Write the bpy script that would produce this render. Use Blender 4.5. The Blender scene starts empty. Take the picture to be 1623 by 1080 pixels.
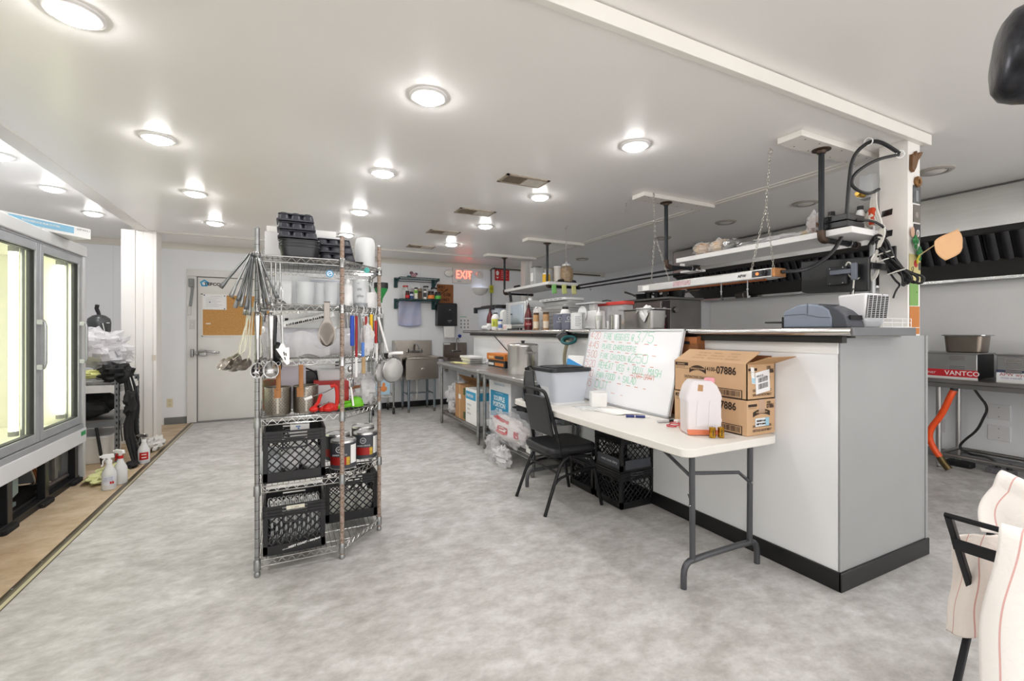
import bpy, math, random
from mathutils import Vector as V, Matrix, noise
random.seed(7)
S = bpy.context.scene
COL = S.collection
R = math.radians
PI = math.pi
# ---------------------------------------------------------------- camera, exposure
YAW = R(26.34)
cam = bpy.data.cameras.new('camera')
cam.sensor_width = 36; cam.lens = 716.0 / 1623 * 36; cam.shift_y = -14.0 / 1623; cam.clip_start = 0.05
cam_o = bpy.data.objects.new('camera', cam); COL.objects.link(cam_o)
cam_o.location = (0, 0, 1.357); cam_o.rotation_euler = (R(90), 0, -YAW)
S.camera = cam_o
S.view_settings.view_transform = 'Standard'; S.view_settings.look = 'None'
S.view_settings.exposure = 0.08; S.view_settings.gamma = 1.0
S.view_settings.use_curve_mapping = False
LAMP = 114.0        # strength of the ceiling lamp lenses
W = bpy.data.worlds.new('world'); S.world = W; W.use_nodes = True
W.node_tree.nodes['Background'].inputs[0].default_value = (1, .975, .95, 1)
W.node_tree.nodes['Background'].inputs[1].default_value = 2.3
try:
    S.cycles.use_denoising = True
    S.cycles.max_bounces = 10; S.cycles.diffuse_bounces = 6; S.cycles.glossy_bounces = 5
    S.cycles.transmission_bounces = 6; S.cycles.transparent_max_bounces = 24
    S.cycles.caustics_reflective = False; S.cycles.caustics_refractive = False
    S.cycles.sample_clamp_indirect = 6
except Exception: pass

# ---------------------------------------------------------------- materials
def lin(h):
    h = h.lstrip('#'); o = []
    for i in (0, 2, 4):
        c = int(h[i:i+2], 16) / 255
        o.append(c / 12.92 if c <= .04045 else ((c + .055) / 1.055) ** 2.4)
    return (*o, 1)
MC = {}
def M(col, rough=.5, metal=0, nz=0, ns=20, col2=None, bump=0, alpha=1, emit=0, stretch=None, spec=.5, trans=0, key=None):
    k = (col, rough, metal, nz, ns, col2, bump, alpha, emit, stretch, spec, trans)
    if k in MC: return MC[k]
    m = bpy.data.materials.new(key or 'm%d' % len(MC)); MC[k] = m
    m.use_nodes = True; nt = m.node_tree; b = nt.nodes['Principled BSDF']
    b.inputs['Base Color'].default_value = lin(col); b.inputs['Roughness'].default_value = rough
    b.inputs['Metallic'].default_value = metal; b.inputs['Alpha'].default_value = alpha
    b.inputs['Specular IOR Level'].default_value = spec
    if trans: b.inputs['Transmission Weight'].default_value = trans
    if emit:
        b.inputs['Emission Color'].default_value = lin(col); b.inputs['Emission Strength'].default_value = emit
    if nz or bump:
        tc = nt.nodes.new('ShaderNodeTexCoord'); n = nt.nodes.new('ShaderNodeTexNoise')
        n.inputs['Scale'].default_value = ns; n.inputs['Detail'].default_value = 5
        src = tc.outputs['Object']
        if stretch:
            mp = nt.nodes.new('ShaderNodeMapping'); mp.inputs['Scale'].default_value = stretch
            nt.links.new(src, mp.inputs[0]); src = mp.outputs[0]
        nt.links.new(src, n.inputs['Vector'])
        if nz:
            r = nt.nodes.new('ShaderNodeValToRGB'); r.color_ramp.elements[0].position = .3; r.color_ramp.elements[1].position = .7
            c = lin(col); c2 = lin(col2) if col2 else tuple(x * (1 - nz) for x in c[:3]) + (1,)
            r.color_ramp.elements[0].color = c2; r.color_ramp.elements[1].color = c
            nt.links.new(n.outputs['Fac'], r.inputs[0]); nt.links.new(r.outputs[0], b.inputs['Base Color'])
        if bump:
            bp = nt.nodes.new('ShaderNodeBump'); bp.inputs['Strength'].default_value = bump; bp.inputs['Distance'].default_value = .01
            nt.links.new(n.outputs['Fac'], bp.inputs['Height']); nt.links.new(bp.outputs[0], b.inputs['Normal'])
    return m
def stripes(col, line, freq, width, rough=.9, axis='X'):
    m = M(col, rough, 0, .1, 60, None, .3, key='striped_%s_%s' % (line, freq)); MC[('st', col, line, freq, width)] = m
    nt = m.node_tree; b = nt.nodes['Principled BSDF']
    uv = nt.nodes.new('ShaderNodeUVMap'); sp = nt.nodes.new('ShaderNodeSeparateXYZ')
    nt.links.new(uv.outputs[0], sp.inputs[0])
    def mt(op, a, c):
        x = nt.nodes.new('ShaderNodeMath'); x.operation = op
        nt.links.new(a, x.inputs[0]); x.inputs[1].default_value = c; return x.outputs[0]
    f = mt('LESS_THAN', mt('FRACT', mt('ADD', mt('MULTIPLY', sp.outputs[axis], freq), .5), 0), width)
    mx = nt.nodes.new('ShaderNodeMix'); mx.data_type = 'RGBA'
    mx.inputs['A'].default_value = lin(col); mx.inputs['B'].default_value = lin(line)
    nt.links.new(f, mx.inputs['Factor']); nt.links.new(mx.outputs['Result'], b.inputs['Base Color'])
    return m
STEEL = M('c9c8c6', .32, 1, .18, 3, None, .05, stretch=(1, 60, 60))
STEEL_D = M('9a9896', .38, 1, .22, 4, None, .08)
CHROME = M('b4b4b4', .18, 1, .12, 30)
WIRE = M('bdbdbb', .25, 1, .25, 40)
GALV = M('a9abab', .42, 1, .3, 25)
RUST = M('8c6a55', .75, .35, .5, 90, 'b7aca3', .4)
ALU = M('cfcdca', .3, 1, .1, 8)
WHITE = M('eeeeec', .45, 0, .04, 4)
WHITEP = M('f2f2f2', .3, 0, .03, 8)
PAPER = M('f4f4f2', .85, 0, .03, 12)
BLACK = M('17171a', .45, 0, .25, 14)
BLACKM = M('1c1d20', .32, 0, .2, 10)
BLACKR = M('121214', .75, 0, .3, 20)
IRON = M('202023', .5, .6, .4, 14, None, .2)
GREYD = M('3d3f43', .5, 0, .15, 9)
CARD = M('b58a60', .9, 0, .12, 9, None, .06)
CARDD = M('8f5d38', .9, 0, .12, 9)
CLEAR = M('f6f9fb', .12, 0, .02, 5, alpha=.38)
FROST = M('f6f8fa', .4, 0, .03, 9, alpha=.72)
FILM = M('f3f3f6', .15, 0, .12, 14, None, .5, alpha=.55)
RED = M('c8201c', .35, 0, .1, 9)
ORANGE = M('e8641c', .4, 0, .12, 12)
BLUE = M('2a4fb8', .4, 0, .1, 9)
YELLOW = M('f0c228', .45, 0, .1, 9)
GREEN = M('74c62a', .4, 0, .1, 9)
WOOD = M('a8713f', .6, 0, .3, 6, None, .05, stretch=(14, 14, 1))
INK = M('1c1a1c', .8, 0, .05, 9)
INKB = M('4a2f1c', .85, 0, .08, 9)
PAINT = M('f0eeea', .4, 0, .03, 2)

# ---------------------------------------------------------------- geometry builder
class G:
    def __init__(s): s.v = []; s.f = []; s.uv = None
    def add(s, vs, fs):
        o = len(s.v); s.v += [tuple(x) for x in vs]; s.f += [tuple(i + o for i in f) for f in fs]; return s
    def box(s, x0, y0, z0, x1, y1, z1):
        x0, x1 = sorted((x0, x1)); y0, y1 = sorted((y0, y1)); z0, z1 = sorted((z0, z1))
        return s.add([(x0,y0,z0),(x1,y0,z0),(x1,y1,z0),(x0,y1,z0),(x0,y0,z1),(x1,y0,z1),(x1,y1,z1),(x0,y1,z1)],
                     [(0,3,2,1),(4,5,6,7),(0,1,5,4),(1,2,6,5),(2,3,7,6),(3,0,4,7)])
    def hexa(s, lo, hi):   # two quads of 4 points, counter-clockwise seen from hi
        return s.add(list(lo) + list(hi), [(0,3,2,1),(4,5,6,7),(0,1,5,4),(1,2,6,5),(2,3,7,6),(3,0,4,7)])
    def slab(s, o, a, b, t):   # parallelogram o, o+a, o+b thickened by vector t
        o, a, b, t = V(o), V(a), V(b), V(t)
        return s.hexa([o, o+a, o+a+b, o+b], [o+t, o+a+t, o+a+b+t, o+b+t])
    def cyl(s, p, q, r, r2=None, n=12, cap=True):
        p, q = V(p), V(q); r2 = r if r2 is None else r2
        d = (q - p).normalized(); a = d.orthogonal().normalized(); b = d.cross(a)
        ph = PI / n if n == 4 else 0
        vs = [p + (a*math.cos(2*PI*i/n+ph) + b*math.sin(2*PI*i/n+ph))*r for i in range(n)] + \
             [q + (a*math.cos(2*PI*i/n+ph) + b*math.sin(2*PI*i/n+ph))*r2 for i in range(n)]
        fs = [(i, (i+1) % n, n+(i+1) % n, n+i) for i in range(n)]
        if cap: fs += [tuple(range(n-1, -1, -1)), tuple(range(n, 2*n))]
        return s.add(vs, fs)
    def tube(s, pts, r, n=8, closed=False, sm=0):
        P = [V(p) for p in pts]
        for _ in range(sm):   # corner-cutting
            Q = [] if closed else [P[0]]
            m = len(P)
            for i in range(m if closed else m - 1):
                a, b = P[i], P[(i+1) % m]; Q += [a*.75+b*.25, a*.25+b*.75]
            if not closed: Q.append(P[-1])
            P = Q
        m = len(P); rr = r if callable(r) else (lambda t: r)
        t0 = (P[1] - P[0]).normalized(); a = t0.orthogonal().normalized()
        vs = []; prev = t0
        for i in range(m):
            if closed: t = (P[(i+1) % m] - P[i-1]).normalized()
            else: t = (P[min(i+1, m-1)] - P[max(i-1, 0)]).normalized()
            a = prev.rotation_difference(t) @ a; a = (a - t*a.dot(t)).normalized(); b = t.cross(a); prev = t
            k = rr(i / max(m-1, 1))
            vs += [P[i] + (a*math.cos(2*PI*j/n) + b*math.sin(2*PI*j/n))*k for j in range(n)]
        fs = []
        for i in range(m if closed else m-1):
            for j in range(n):
                i2 = (i+1) % m
                fs.append((i*n+j, i*n+(j+1) % n, i2*n+(j+1) % n, i2*n+j))
        if not closed: fs += [tuple(range(n-1, -1, -1)), tuple(range((m-1)*n, m*n))]
        return s.add(vs, fs)
    def lathe(s, prof, c=(0,0,0), n=20, axis=None, sx=1, sy=1):
        c = V(c); ax = V(axis).normalized() if axis else V((0,0,1))
        q = V((0,0,1)).rotation_difference(ax); vs = []; fs = []; m = len(prof)
        for r, z in prof:
            vs += [c + q @ V((r*sx*math.cos(2*PI*i/n), r*sy*math.sin(2*PI*i/n), z)) for i in range(n)]
        for k in range(m-1):
            fs += [(k*n+i, k*n+(i+1) % n, (k+1)*n+(i+1) % n, (k+1)*n+i) for i in range(n)]
        if prof[0][0] > 1e-6: fs.append(tuple(range(n-1, -1, -1)))
        if prof[-1][0] > 1e-6: fs.append(tuple(range((m-1)*n, m*n)))
        return s.add(vs, fs)
    def prism(s, poly, h0, h1, axis='z', f=None):
        mk = {'z': lambda a, b, h: (a, b, h), 'y': lambda a, b, h: (a, h, b), 'x': lambda a, b, h: (h, a, b)}[axis]
        if f: mk = f
        n = len(poly)
        return s.add([mk(a, b, h0) for a, b in poly] + [mk(a, b, h1) for a, b in poly],
                     [tuple(range(n-1, -1, -1)), tuple(range(n, 2*n))] + [(i, (i+1) % n, n+(i+1) % n, n+i) for i in range(n)])
    def ball(s, c, r, n=14, m=8, amp=0, fr=3.0, seed=0, half=False):
        c = V(c); r = V(r) if not isinstance(r, (int, float)) else V((r, r, r)); vs = []; fs = []
        for k in range(m+1):
            th = (PI/2 if half else PI) * k / m
            for i in range(n):
                d = V((math.sin(th)*math.cos(2*PI*i/n), math.sin(th)*math.sin(2*PI*i/n), math.cos(th)))
                w = 1 + (amp*noise.noise(d*fr + V((seed*7.3, seed*1.7, seed))) + amp*.5*noise.noise(d*fr*2.7 + V((seed, 3, seed))) if amp else 0)
                vs.append(c + V((d.x*r.x, d.y*r.y, d.z*r.z))*w)
        for k in range(m):
            fs += [(k*n+i, (k+1)*n+i, (k+1)*n+(i+1) % n, k*n+(i+1) % n) for i in range(n)]
        if half: fs.append(tuple(range(m*n, m*n+n)))
        return s.add(vs, fs)
    def sheet(s, fn, nu, nv):
        vs = []; fs = []; s.uv = []
        for j in range(nv+1):
            for i in range(nu+1):
                vs.append(fn(i/nu, j/nv)); s.uv.append((i/nu, j/nv))
        for j in range(nv):
            for i in range(nu):
                a = j*(nu+1)+i; fs.append((a, a+1, a+nu+2, a+nu+1))
        return s.add(vs, fs)
    def torus(s, c, R0, r, ax=(0,0,1), n=16, m=6, sx=1, sy=1):
        q = V((0,0,1)).rotation_difference(V(ax).normalized())
        return s.tube([V(c) + q @ V((R0*sx*math.cos(2*PI*i/n), R0*sy*math.sin(2*PI*i/n), 0)) for i in range(n)], r, m, True)
    def rbox(s, x0, y0, z0, x1, y1, z1, r, n=4, tx=0, ty=0):   # box with rounded plan corners, top grown by tx,ty
        def ring(ex, ey, z):
            o = []
            for cx, cy, a0 in ((x1+ex-r, y1+ey-r, 0), (x0-ex+r, y1+ey-r, 90), (x0-ex+r, y0-ey+r, 180), (x1+ex-r, y0-ey+r, 270)):
                o += [(cx + r*math.cos(R(a0+90*i/n)), cy + r*math.sin(R(a0+90*i/n)), z) for i in range(n+1)]
            return o
        lo, hi = ring(0, 0, z0), ring(tx, ty, z1); k = len(lo)
        return s.add(lo + hi, [tuple(range(k-1, -1, -1)), tuple(range(k, 2*k))] + [(i, (i+1) % k, k+(i+1) % k, k+i) for i in range(k)])

ORG = {}
def setp(o, label=None, cat=None, group=None, kind=None):
    if label: o['label'] = label
    if cat: o['category'] = cat
    if group: o['group'] = group
    if kind: o['kind'] = kind
    return o
def T(name, label, cat, loc=(0,0,0), group=None):
    o = bpy.data.objects.new(name, None); COL.objects.link(o); o.empty_display_size = .05
    o.location = loc; ORG[o.name] = V(loc)
    return setp(o, label, cat, group)
def O(name, g, mat, parent=None, bev=0, sol=0, label=None, cat=None, group=None, kind=None, ang=40, seg=2):
    me = bpy.data.meshes.new(name)
    if parent is not None: org = ORG[parent.name]
    else:
        xs = [v[0] for v in g.v]; ys = [v[1] for v in g.v]
        org = V(((min(xs)+max(xs))/2, (min(ys)+max(ys))/2, min(v[2] for v in g.v)))
    me.from_pydata([(x-org.x, y-org.y, z-org.z) for x, y, z in g.v], [], g.f); me.update()
    if g.uv and len(g.uv) == len(g.v):
        ul = me.uv_layers.new(name='uv')
        for l in me.loops: ul.data[l.index].uv = g.uv[l.vertex_index]
    me.materials.append(mat)
    me.polygons.foreach_set('use_smooth', [True]*len(me.polygons))
    me.set_sharp_from_angle(angle=R(ang))
    o = bpy.data.objects.new(name, me); COL.objects.link(o)
    if parent is None: o.location = org; ORG[o.name] = org
    else:
        o.parent = parent; ORG[o.name] = org
    if sol:
        md = o.modifiers.new('thickness', 'SOLIDIFY'); md.thickness = sol; md.offset = 0
    if bev:
        md = o.modifiers.new('bevel', 'BEVEL'); md.width = bev; md.segments = seg; md.limit_method = 'ANGLE'; md.angle_limit = R(40)
    return setp(o, label, cat, group, kind)
def ST(name, g, mat, parent=None, bev=0, **k):
    return O(name, g, mat, parent, bev, kind=None if parent else 'structure', **k)
def dup(o, loc=None, rz=None, label=None, parent=None, scale=None):
    c = o.copy(); COL.objects.link(c)
    if parent is not None: c.parent = parent
    if loc is not None: c.location = loc
    if rz is not None: c.rotation_euler = (0, 0, rz)
    if label: c['label'] = label
    if scale: c.scale = (scale,)*3
    for ch in o.children: dup(ch, parent=c)
    return c
def text(s, size, org, right, up, mat, parent, name='lettering', center=False, off=0, sx=1, kind=None, depth=.0006):
    cu = bpy.data.curves.new('t', 'FONT'); cu.body = s; cu.size = size; cu.offset = off; cu.resolution_u = 2; cu.extrude = 0
    if center: cu.align_x = 'CENTER'
    ob = bpy.data.objects.new('t', cu); COL.objects.link(ob)
    dg = bpy.context.evaluated_depsgraph_get(); me = ob.evaluated_get(dg).to_mesh()
    r, u = V(right).normalized(), V(up).normalized(); nrm = r.cross(u); g = G(); o = V(org)
    g.add([o + r*v.co.x*sx + u*v.co.y + nrm*depth for v in me.vertices], [tuple(p.vertices) for p in me.polygons])
    ob.evaluated_get(dg).to_mesh_clear(); bpy.data.objects.remove(ob); bpy.data.curves.remove(cu)
    return O(name, g, mat, parent, kind=kind)
GL = {'0':'103041453616050110', '1':'052620', '2':'05163645440040', '3':'064623334241301001', '4':'30360242', '5':'460604344341301001', '6':'46160301103041423303', '7':'064610',
 '8':'230405163645442342413010010223', '9':'4314051636454330', 'A':'002640 1232', 'B':'00063645443303 3342413000', 'C':'4536160501103041', 'D':'00062644422000', 'E':'46060040 0333', 'F':'460600 0333',
 'G':'45361605011030414323', 'H':'0006 4046 0343', 'I':'2026', 'K':'0006 460340', 'L':'060040', 'M':'0006234640', 'N':'00064046', 'O':'103041453616050110', 'P':'00063645443303', 'R':'00063645443303 2340',
 'S':'453616050413334241301001', 'T':'2026 0646', 'U':'060110304146', 'V':'062046', 'W':'0610233046', 'Y':'062346 2320', '+':'2125 0343', '@':'4233131221314345361605011040', ':':'1112 1415'}
def hand(s, h, org, right, up, mat, parent, w=.003, wd=.62, name='handwriting', jit=.035, seed=1):
    rnd = random.Random(seed); r, u = V(right).normalized(), V(up).normalized(); n = r.cross(u); g = G(); x = 0; o = V(org)
    for ch in s:
        gl = GL.get(ch.upper() if ch != 'g' else 'G')
        if gl:
            jy = rnd.uniform(-jit, jit)*h
            for stroke in gl.split():
                pts = [(int(stroke[i]), int(stroke[i+1])) for i in range(0, len(stroke)-1, 2)]
                P = [o + r*(x + a/4*h*wd*.78 + rnd.uniform(-jit, jit)*h*.3) + u*(b/6*h + jy) for a, b in pts]
                for p, q in zip(P, P[1:]):
                    if (q-p).length < 1e-5: continue
                    d = (q-p).normalized(); e = n.cross(d)*w/2; p2 = p - d*w*.3; q2 = q + d*w*.3
                    g.add([p2-e+n*.0008, q2-e+n*.0008, q2+e+n*.0008, p2+e+n*.0008], [(0,1,2,3)])
        x += h*wd * (.5 if ch == ':' else 1)
    return O(name, g, mat, parent)
# ---------------------------------------------------------------- setting
WALLM = M('f3f5f8', .42, 0, .03, 1.2)
CEILM = M('f7f5f3', .3, 0, .03, 1.0)
TRIMM = M('edeae4', .4, 0, .05, 2)
FLOORM = M('d3d0cc', .55, 0, .2, 5, 'a8a49f', .03, stretch=(1.6, .9, 1))
def floor_mat(c1, c2, c3, rough, sc, ang):
    m = bpy.data.materials.new('vinyl'); m.use_nodes = True; nt = m.node_tree; b = nt.nodes['Principled BSDF']
    tc = nt.nodes.new('ShaderNodeTexCoord'); mp = nt.nodes.new('ShaderNodeMapping')
    mp.inputs['Rotation'].default_value = (0, 0, R(ang)); mp.inputs['Scale'].default_value = (1, 1.45, 1)
    nt.links.new(tc.outputs['Object'], mp.inputs[0])
    def nz(s, d, p0, p1, ca, cb):
        n = nt.nodes.new('ShaderNodeTexNoise'); n.inputs['Scale'].default_value = s; n.inputs['Detail'].default_value = d
        n.inputs['Roughness'].default_value = .65; nt.links.new(mp.outputs[0], n.inputs['Vector'])
        r = nt.nodes.new('ShaderNodeValToRGB'); r.color_ramp.elements[0].position = p0; r.color_ramp.elements[1].position = p1
        r.color_ramp.elements[0].color = ca; r.color_ramp.elements[1].color = cb
        nt.links.new(n.outputs['Fac'], r.inputs[0]); return r, n
    r1, n1 = nz(sc, 8, .36, .66, lin(c2), lin(c1))
    r2, n2 = nz(sc*.28, 4, .35, .75, lin(c3), (1, 1, 1, 1))
    r3, n3 = nz(sc*7, 3, .3, .7, (.86, .86, .86, 1), (1, 1, 1, 1))
    out = r1.outputs[0]
    for r in (r2, r3):
        mx = nt.nodes.new('ShaderNodeMix'); mx.data_type = 'RGBA'; mx.blend_type = 'MULTIPLY'; mx.inputs['Factor'].default_value = .6
        nt.links.new(out, mx.inputs['A']); nt.links.new(r.outputs[0], mx.inputs['B']); out = mx.outputs['Result']
    nt.links.new(out, b.inputs['Base Color']); b.inputs['Roughness'].default_value = rough
    bp = nt.nodes.new('ShaderNodeBump'); bp.inputs['Strength'].default_value = .06; bp.inputs['Distance'].default_value = .004
    nt.links.new(n1.outputs['Fac'], bp.inputs['Height']); nt.links.new(bp.outputs[0], b.inputs['Normal'])
    return m
VINYL = floor_mat('dcdbda', 'b9b7b4', 'd8d6d3', .5, 10, 25)
BEIGE = floor_mat('dccbb4', 'bfa98c', 'd8c3a4', .6, 5, -10)
ST('floor', G().box(-1.28, -2.4, -.05, 6.35, 8.15, 0), VINYL)
ST('floor', G().box(-3.0, -2.4, -.05, -1.28, 8.15, 0), BEIGE)
g = G().prism([(-1.315, 0), (-1.25, 0), (-1.255, .004), (-1.282, .007), (-1.31, .004)], -2.4, 8.1, 'y')
t1 = ST('trim_1', g, M('6e6555', .4, .7, .2, 6))
g = G()
for i in range(24): g.cyl((-1.296, .4+i*.32, .004), (-1.296, .4+i*.32, .0085), .006, n=8)
O('screw', g, CHROME, t1, kind='stuff')
g = G().box(-1.272, -2.3, .0055, -1.252, 8.1, .0062); O('edge_strip', g, M('c9bfa0', .4, .5, .1, 5), t1)

ST('ceiling', G().box(-1.53, 1.47, 2.6, 3.78, 6.95, 2.66), CEILM)
ST('ceiling', G().box(-3.0, -2.4, 2.661, 6.4, 8.2, 2.72), CEILM)
ST('trim_2', G().box(-1.66, 1.40, 2.592, -1.53, 6.95, 2.66), TRIMM, bev=.004)
ST('trim_3', G().box(-1.66, 1.46, 2.604, 3.80, 1.60, 2.655).box(-1.66, 1.44, 2.585, 3.80, 1.475, 2.655), TRIMM, bev=.003)
ST('trim_4', G().box(3.70, 1.47, 2.588, 3.79, 7.0, 2.66).box(3.655, 1.47, 2.594, 3.70, 7.0, 2.65), TRIMM, bev=.004)
ST('trim_5', G().box(-1.53, 6.95, 2.588, 3.78, 7.03, 2.66).box(-1.53, 6.90, 2.595, 3.7, 6.95, 2.65), TRIMM, bev=.004)
ST('wall_back', G().box(-3.0, 8.15, 0, -1.34, 8.25, 2.66).box(.25, 8.15, 0, 6.35, 8.25, 2.66).box(-1.34, 8.15, 2.285, .25, 8.25, 2.66), WALLM)
ST('wall_left', G().box(-3.1, -2.4, 0, -2.9, 8.25, 2.66), WALLM)
ST('wall_right', G().box(6.35, -2.4, 0, 6.45, 8.25, 2.66), WALLM)
ST('wall_front', G().box(-3.0, -2.5, 0, 6.4, -2.4, .35).box(-3.0, -2.5, 2.5, 6.4, -2.4, 2.66), WALLM)  # unseen wall, wide opening added so world light fills the room
ST('trim_6', G().box(-2.9, 8.13, 2.57, 6.35, 8.15, 2.66), M('e2ded4', .6, 0, .04, 3))
ST('baseboard_back', G().box(.3, 8.13, 0, 3.6, 8.15, .1), BLACKM)
ST('baseboard_left', G().box(-1.62, 8.13, 0, -1.35, 8.15, .1), M('77797a', .5, 0, .1, 5))
g = G()
for x in (.95, 2.17, 3.39, -2.2): g.box(x-.001, 8.1485, .1, x+.001, 8.151, 2.57)
ST('trim_7', g, M('c9ccce', .7))
# columns
c = ST('column', G().box(-1.80, 6.98, 0, -1.46, 7.2, 2.6), PAINT)
for x0, x1, y in ((-1.805, -1.67, 6.955), (-1.668, -1.587, 6.965), (-1.585, -1.492, 6.945), (-1.49, -1.455, 6.93)):
    O('plank', G().box(x0, y, 0, x1, 6.985, 2.595), PAINT, c, bev=.004)
O('stain', G().box(-1.5, 6.9285, 1.0, -1.46, 6.9295, 1.07), M('d8cfc0', .7, 0, .1, 9), c)
c = ST('column', G().box(3.70, 6.97, 0, 3.84, 7.12, 2.6), PAINT)
for y in (6.965, 7.005, 7.05): O('plank', G().box(3.692, y+.003, 1.38, 3.702, y+.04, 2.6), PAINT, c, bev=.003)
O('plank', G().box(3.702, 6.96, 1.38, 3.76, 6.972, 2.6), PAINT, c, bev=.003); O('plank', G().box(3.764, 6.958, 1.38, 3.84, 6.972, 2.6), PAINT, c, bev=.003)
colr = ST('column', G().box(3.575, 1.475, 0, 3.73, 1.635, 2.6), PAINT, bev=.003)
# counter wall
cw = ST('wall_counter', G().box(2.58, 1.36, 0, 3.49, 6.55, 1.334), WALLM)
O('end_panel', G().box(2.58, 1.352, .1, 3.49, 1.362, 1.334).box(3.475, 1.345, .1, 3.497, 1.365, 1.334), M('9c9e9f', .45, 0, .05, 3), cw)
O('cap_strip', G().box(2.572, 1.36, 1.24, 2.582, 6.5, 1.30), M('f3f3f2', .4), cw)
ST('baseboard_counter', G().box(2.566, 1.34, 0, 2.582, 6.5, .1).box(2.566, 1.338, 0, 3.50, 1.354, .1).box(3.488, 1.338, 0, 3.504, 2.2, .1), M('141416', .35, 0, .1, 8), bev=.004)

# door
d = ST('door_1', G().box(-1.215, 8.135, .015, .14, 8.2, 2.175), M('e9e8e4', .4, 0, .12, 1.5, 'd9d7d0'), bev=.004)
O('frame', G().box(-1.343, 8.10, 0, -1.222, 8.2, 2.18).box(-1.343, 8.10, 2.182, .27, 8.2, 2.285).box(.147, 8.10, 0, .27, 8.2, 2.18), M('e4e3df', .45, 0, .08, 2), d, bev=.004)
O('gasket', G().box(-1.223, 8.127, 2.172, .15, 8.14, 2.186).box(-1.226, 8.127, 0, -1.214, 8.14, 2.18), M('55524c', .8), d)
O('sill_strip', G().box(-1.3, 8.07, .001, .2, 8.17, .012), STEEL_D, d)
O('door_closer', G().box(-1.315, 8.05, 2.02, -1.25, 8.1, 2.14).slab((-1.285, 8.075, 2.03), (.035, 0, 0), (-.03, 0, -.3), (0, .02, 0)), M('8d8f8f', .45, .4, .15, 9), d, bev=.006)
O('strike_box', G().box(-1.33, 8.06, 1.60, -1.29, 8.1, 1.73), M('d8d8d4', .5), d, bev=.004)
O('latch', G().cyl((-1.27, 8.06, .985), (-1.27, 8.06, 1.10), .022).box(-1.27, 8.07, 1.02, -1.2, 8.13, 1.06).tube([(-1.21, 8.07, 1.05), (-1.1, 8.06, 1.065), (-.98, 8.065, 1.045), (-.93, 8.075, 1.045)], .016).box(-1.19, 8.08, 1.0, -1.1, 8.136, 1.085), CHROME, d, bev=.003)
lg = M('3aa3d0', .4)
lo = O('emblem', G().prism([(-1.165+.055+.06*math.sin(2*PI*i/5)-.02, 2.085+.058*math.cos(2*PI*i/5)) for i in range(5)], 8.132, 8.136, 'y'), lg, d)
O('emblem_core', G().prism([(-1.13+.032*math.sin(2*PI*i/5), 2.082+.03*math.cos(2*PI*i/5)) for i in range(5)], 8.130, 8.133, 'y'), M('e9f3f6', .4), lo)
text('TEFCO', .06, (-1.135, 8.129, 2.055), (1,0,0), (0,0,1), INK, lo, off=.002, sx=1.15)
sw = T('switch_plate', 'small grey steel plate on the frame left of the door', 'switch', (-1.275, 8.1, 1.4))
O('plate', G().box(-1.31, 8.094, 1.395, -1.24, 8.1, 1.53), M('cfcfcb', .4, .3, .1, 5), sw, bev=.002); O('toggle', G().box(-1.279, 8.085, 1.455, -1.271, 8.095, 1.475), WHITEP, sw)
cb = T('cork_board', 'framed cork board with a white notice on the steel door', 'cork board', (-.81, 8.135, 1.28))
O('cork', G().box(-1.15, 8.12, 1.30, -.27, 8.134, 1.915), M('d2a063', .95, 0, .2, 60, 'bb8a4e', .3), cb)
O('frame', G().box(-1.165, 8.115, 1.285, -.255, 8.136, 1.303).box(-1.165, 8.115, 1.91, -.255, 8.136, 1.928).box(-1.165, 8.115, 1.285, -1.148, 8.136, 1.928).box(-.272, 8.115, 1.285, -.255, 8.136, 1.928), M('e8e4dc', .6), cb)
pp = O('notice_paper', G().box(-1.15, 8.112, 1.69, -.845, 8.1155, 1.925), PAPER, cb)
g = G()
for k in range(7): g.box(-1.11+.02*(k == 0)*3, 8.1108, 1.885-k*.025, -.9-(k*37 % 5)*.02, 8.1116, 1.888-k*.025)
O('print', g, M('9a9aa2', .8), pp)
for x, z in ((-1.13, 1.905), (-.87, 1.9), (-.87, 1.705), (-1.06, 1.8)): O('push_pin', G().ball((x, 8.108, z), .009, 8, 5), M('5a6080', .4), cb)
O('hook', G().torus((-.755, 8.114, 1.87), .012, .004, (0, 1, 0), 10, 5), INK, cb)
O('label_strip', G().box(-1.11, 8.117, 1.47, -1.05, 8.1195, 1.485), PAPER, cb)
g = G().box(-1.592, 8.143, .25, -1.518, 8.15, .378)
ou = O('wall_outlet', g, M('e5dcc0', .45), label='cream duplex wall outlet left of the walk-in door', cat='outlet', bev=.003)
for z in (.285, .342): O('socket', G().cyl((-1.555, 8.144, z), (-1.555, 8.140, z), .02, n=14).box(-1.563, 8.1385, z-.004, -1.56, 8.1405, z+.01).box(-1.55, 8.1385, z-.004, -1.547, 8.1405, z+.01), M('d9cfb0', .45), ou)

# ceiling lamps
LENS = M('fffdfb', .4, emit=LAMP)
def lamp(x, y, z, label):
    t = T('ceiling_light', label, 'ceiling light', (x, y, z), 'round ceiling lights')
    O('trim_ring', G().lathe([(.098, 0), (.098, -.006), (.088, -.012), (.074, -.012), (.074, 0)], (x, y, z), 28), WHITEP, t)
    O('lens', G().lathe([(.075, -.009), (.071, -.017), (.055, -.027), (.03, -.033), (0, -.035)], (x, y, z), 24), LENS, t, ang=60)
nth = ['nearest the camera', 'second from the camera', 'third from the camera', 'fourth from the camera']
for row, x in (('left', -.75), ('middle', .662), ('right', 2.07)):
    for k, y in enumerate((2.333, 3.605, 4.885, 6.12)):
        if row == 'middle' and k == 3: lab = 'lit round ceiling light above the wire rack, farthest of its row'
        else: lab = 'lit round ceiling light in the %s row of the white ceiling, %s' % (row, nth[k])
        lamp(x, y, 2.6, lab)
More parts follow.
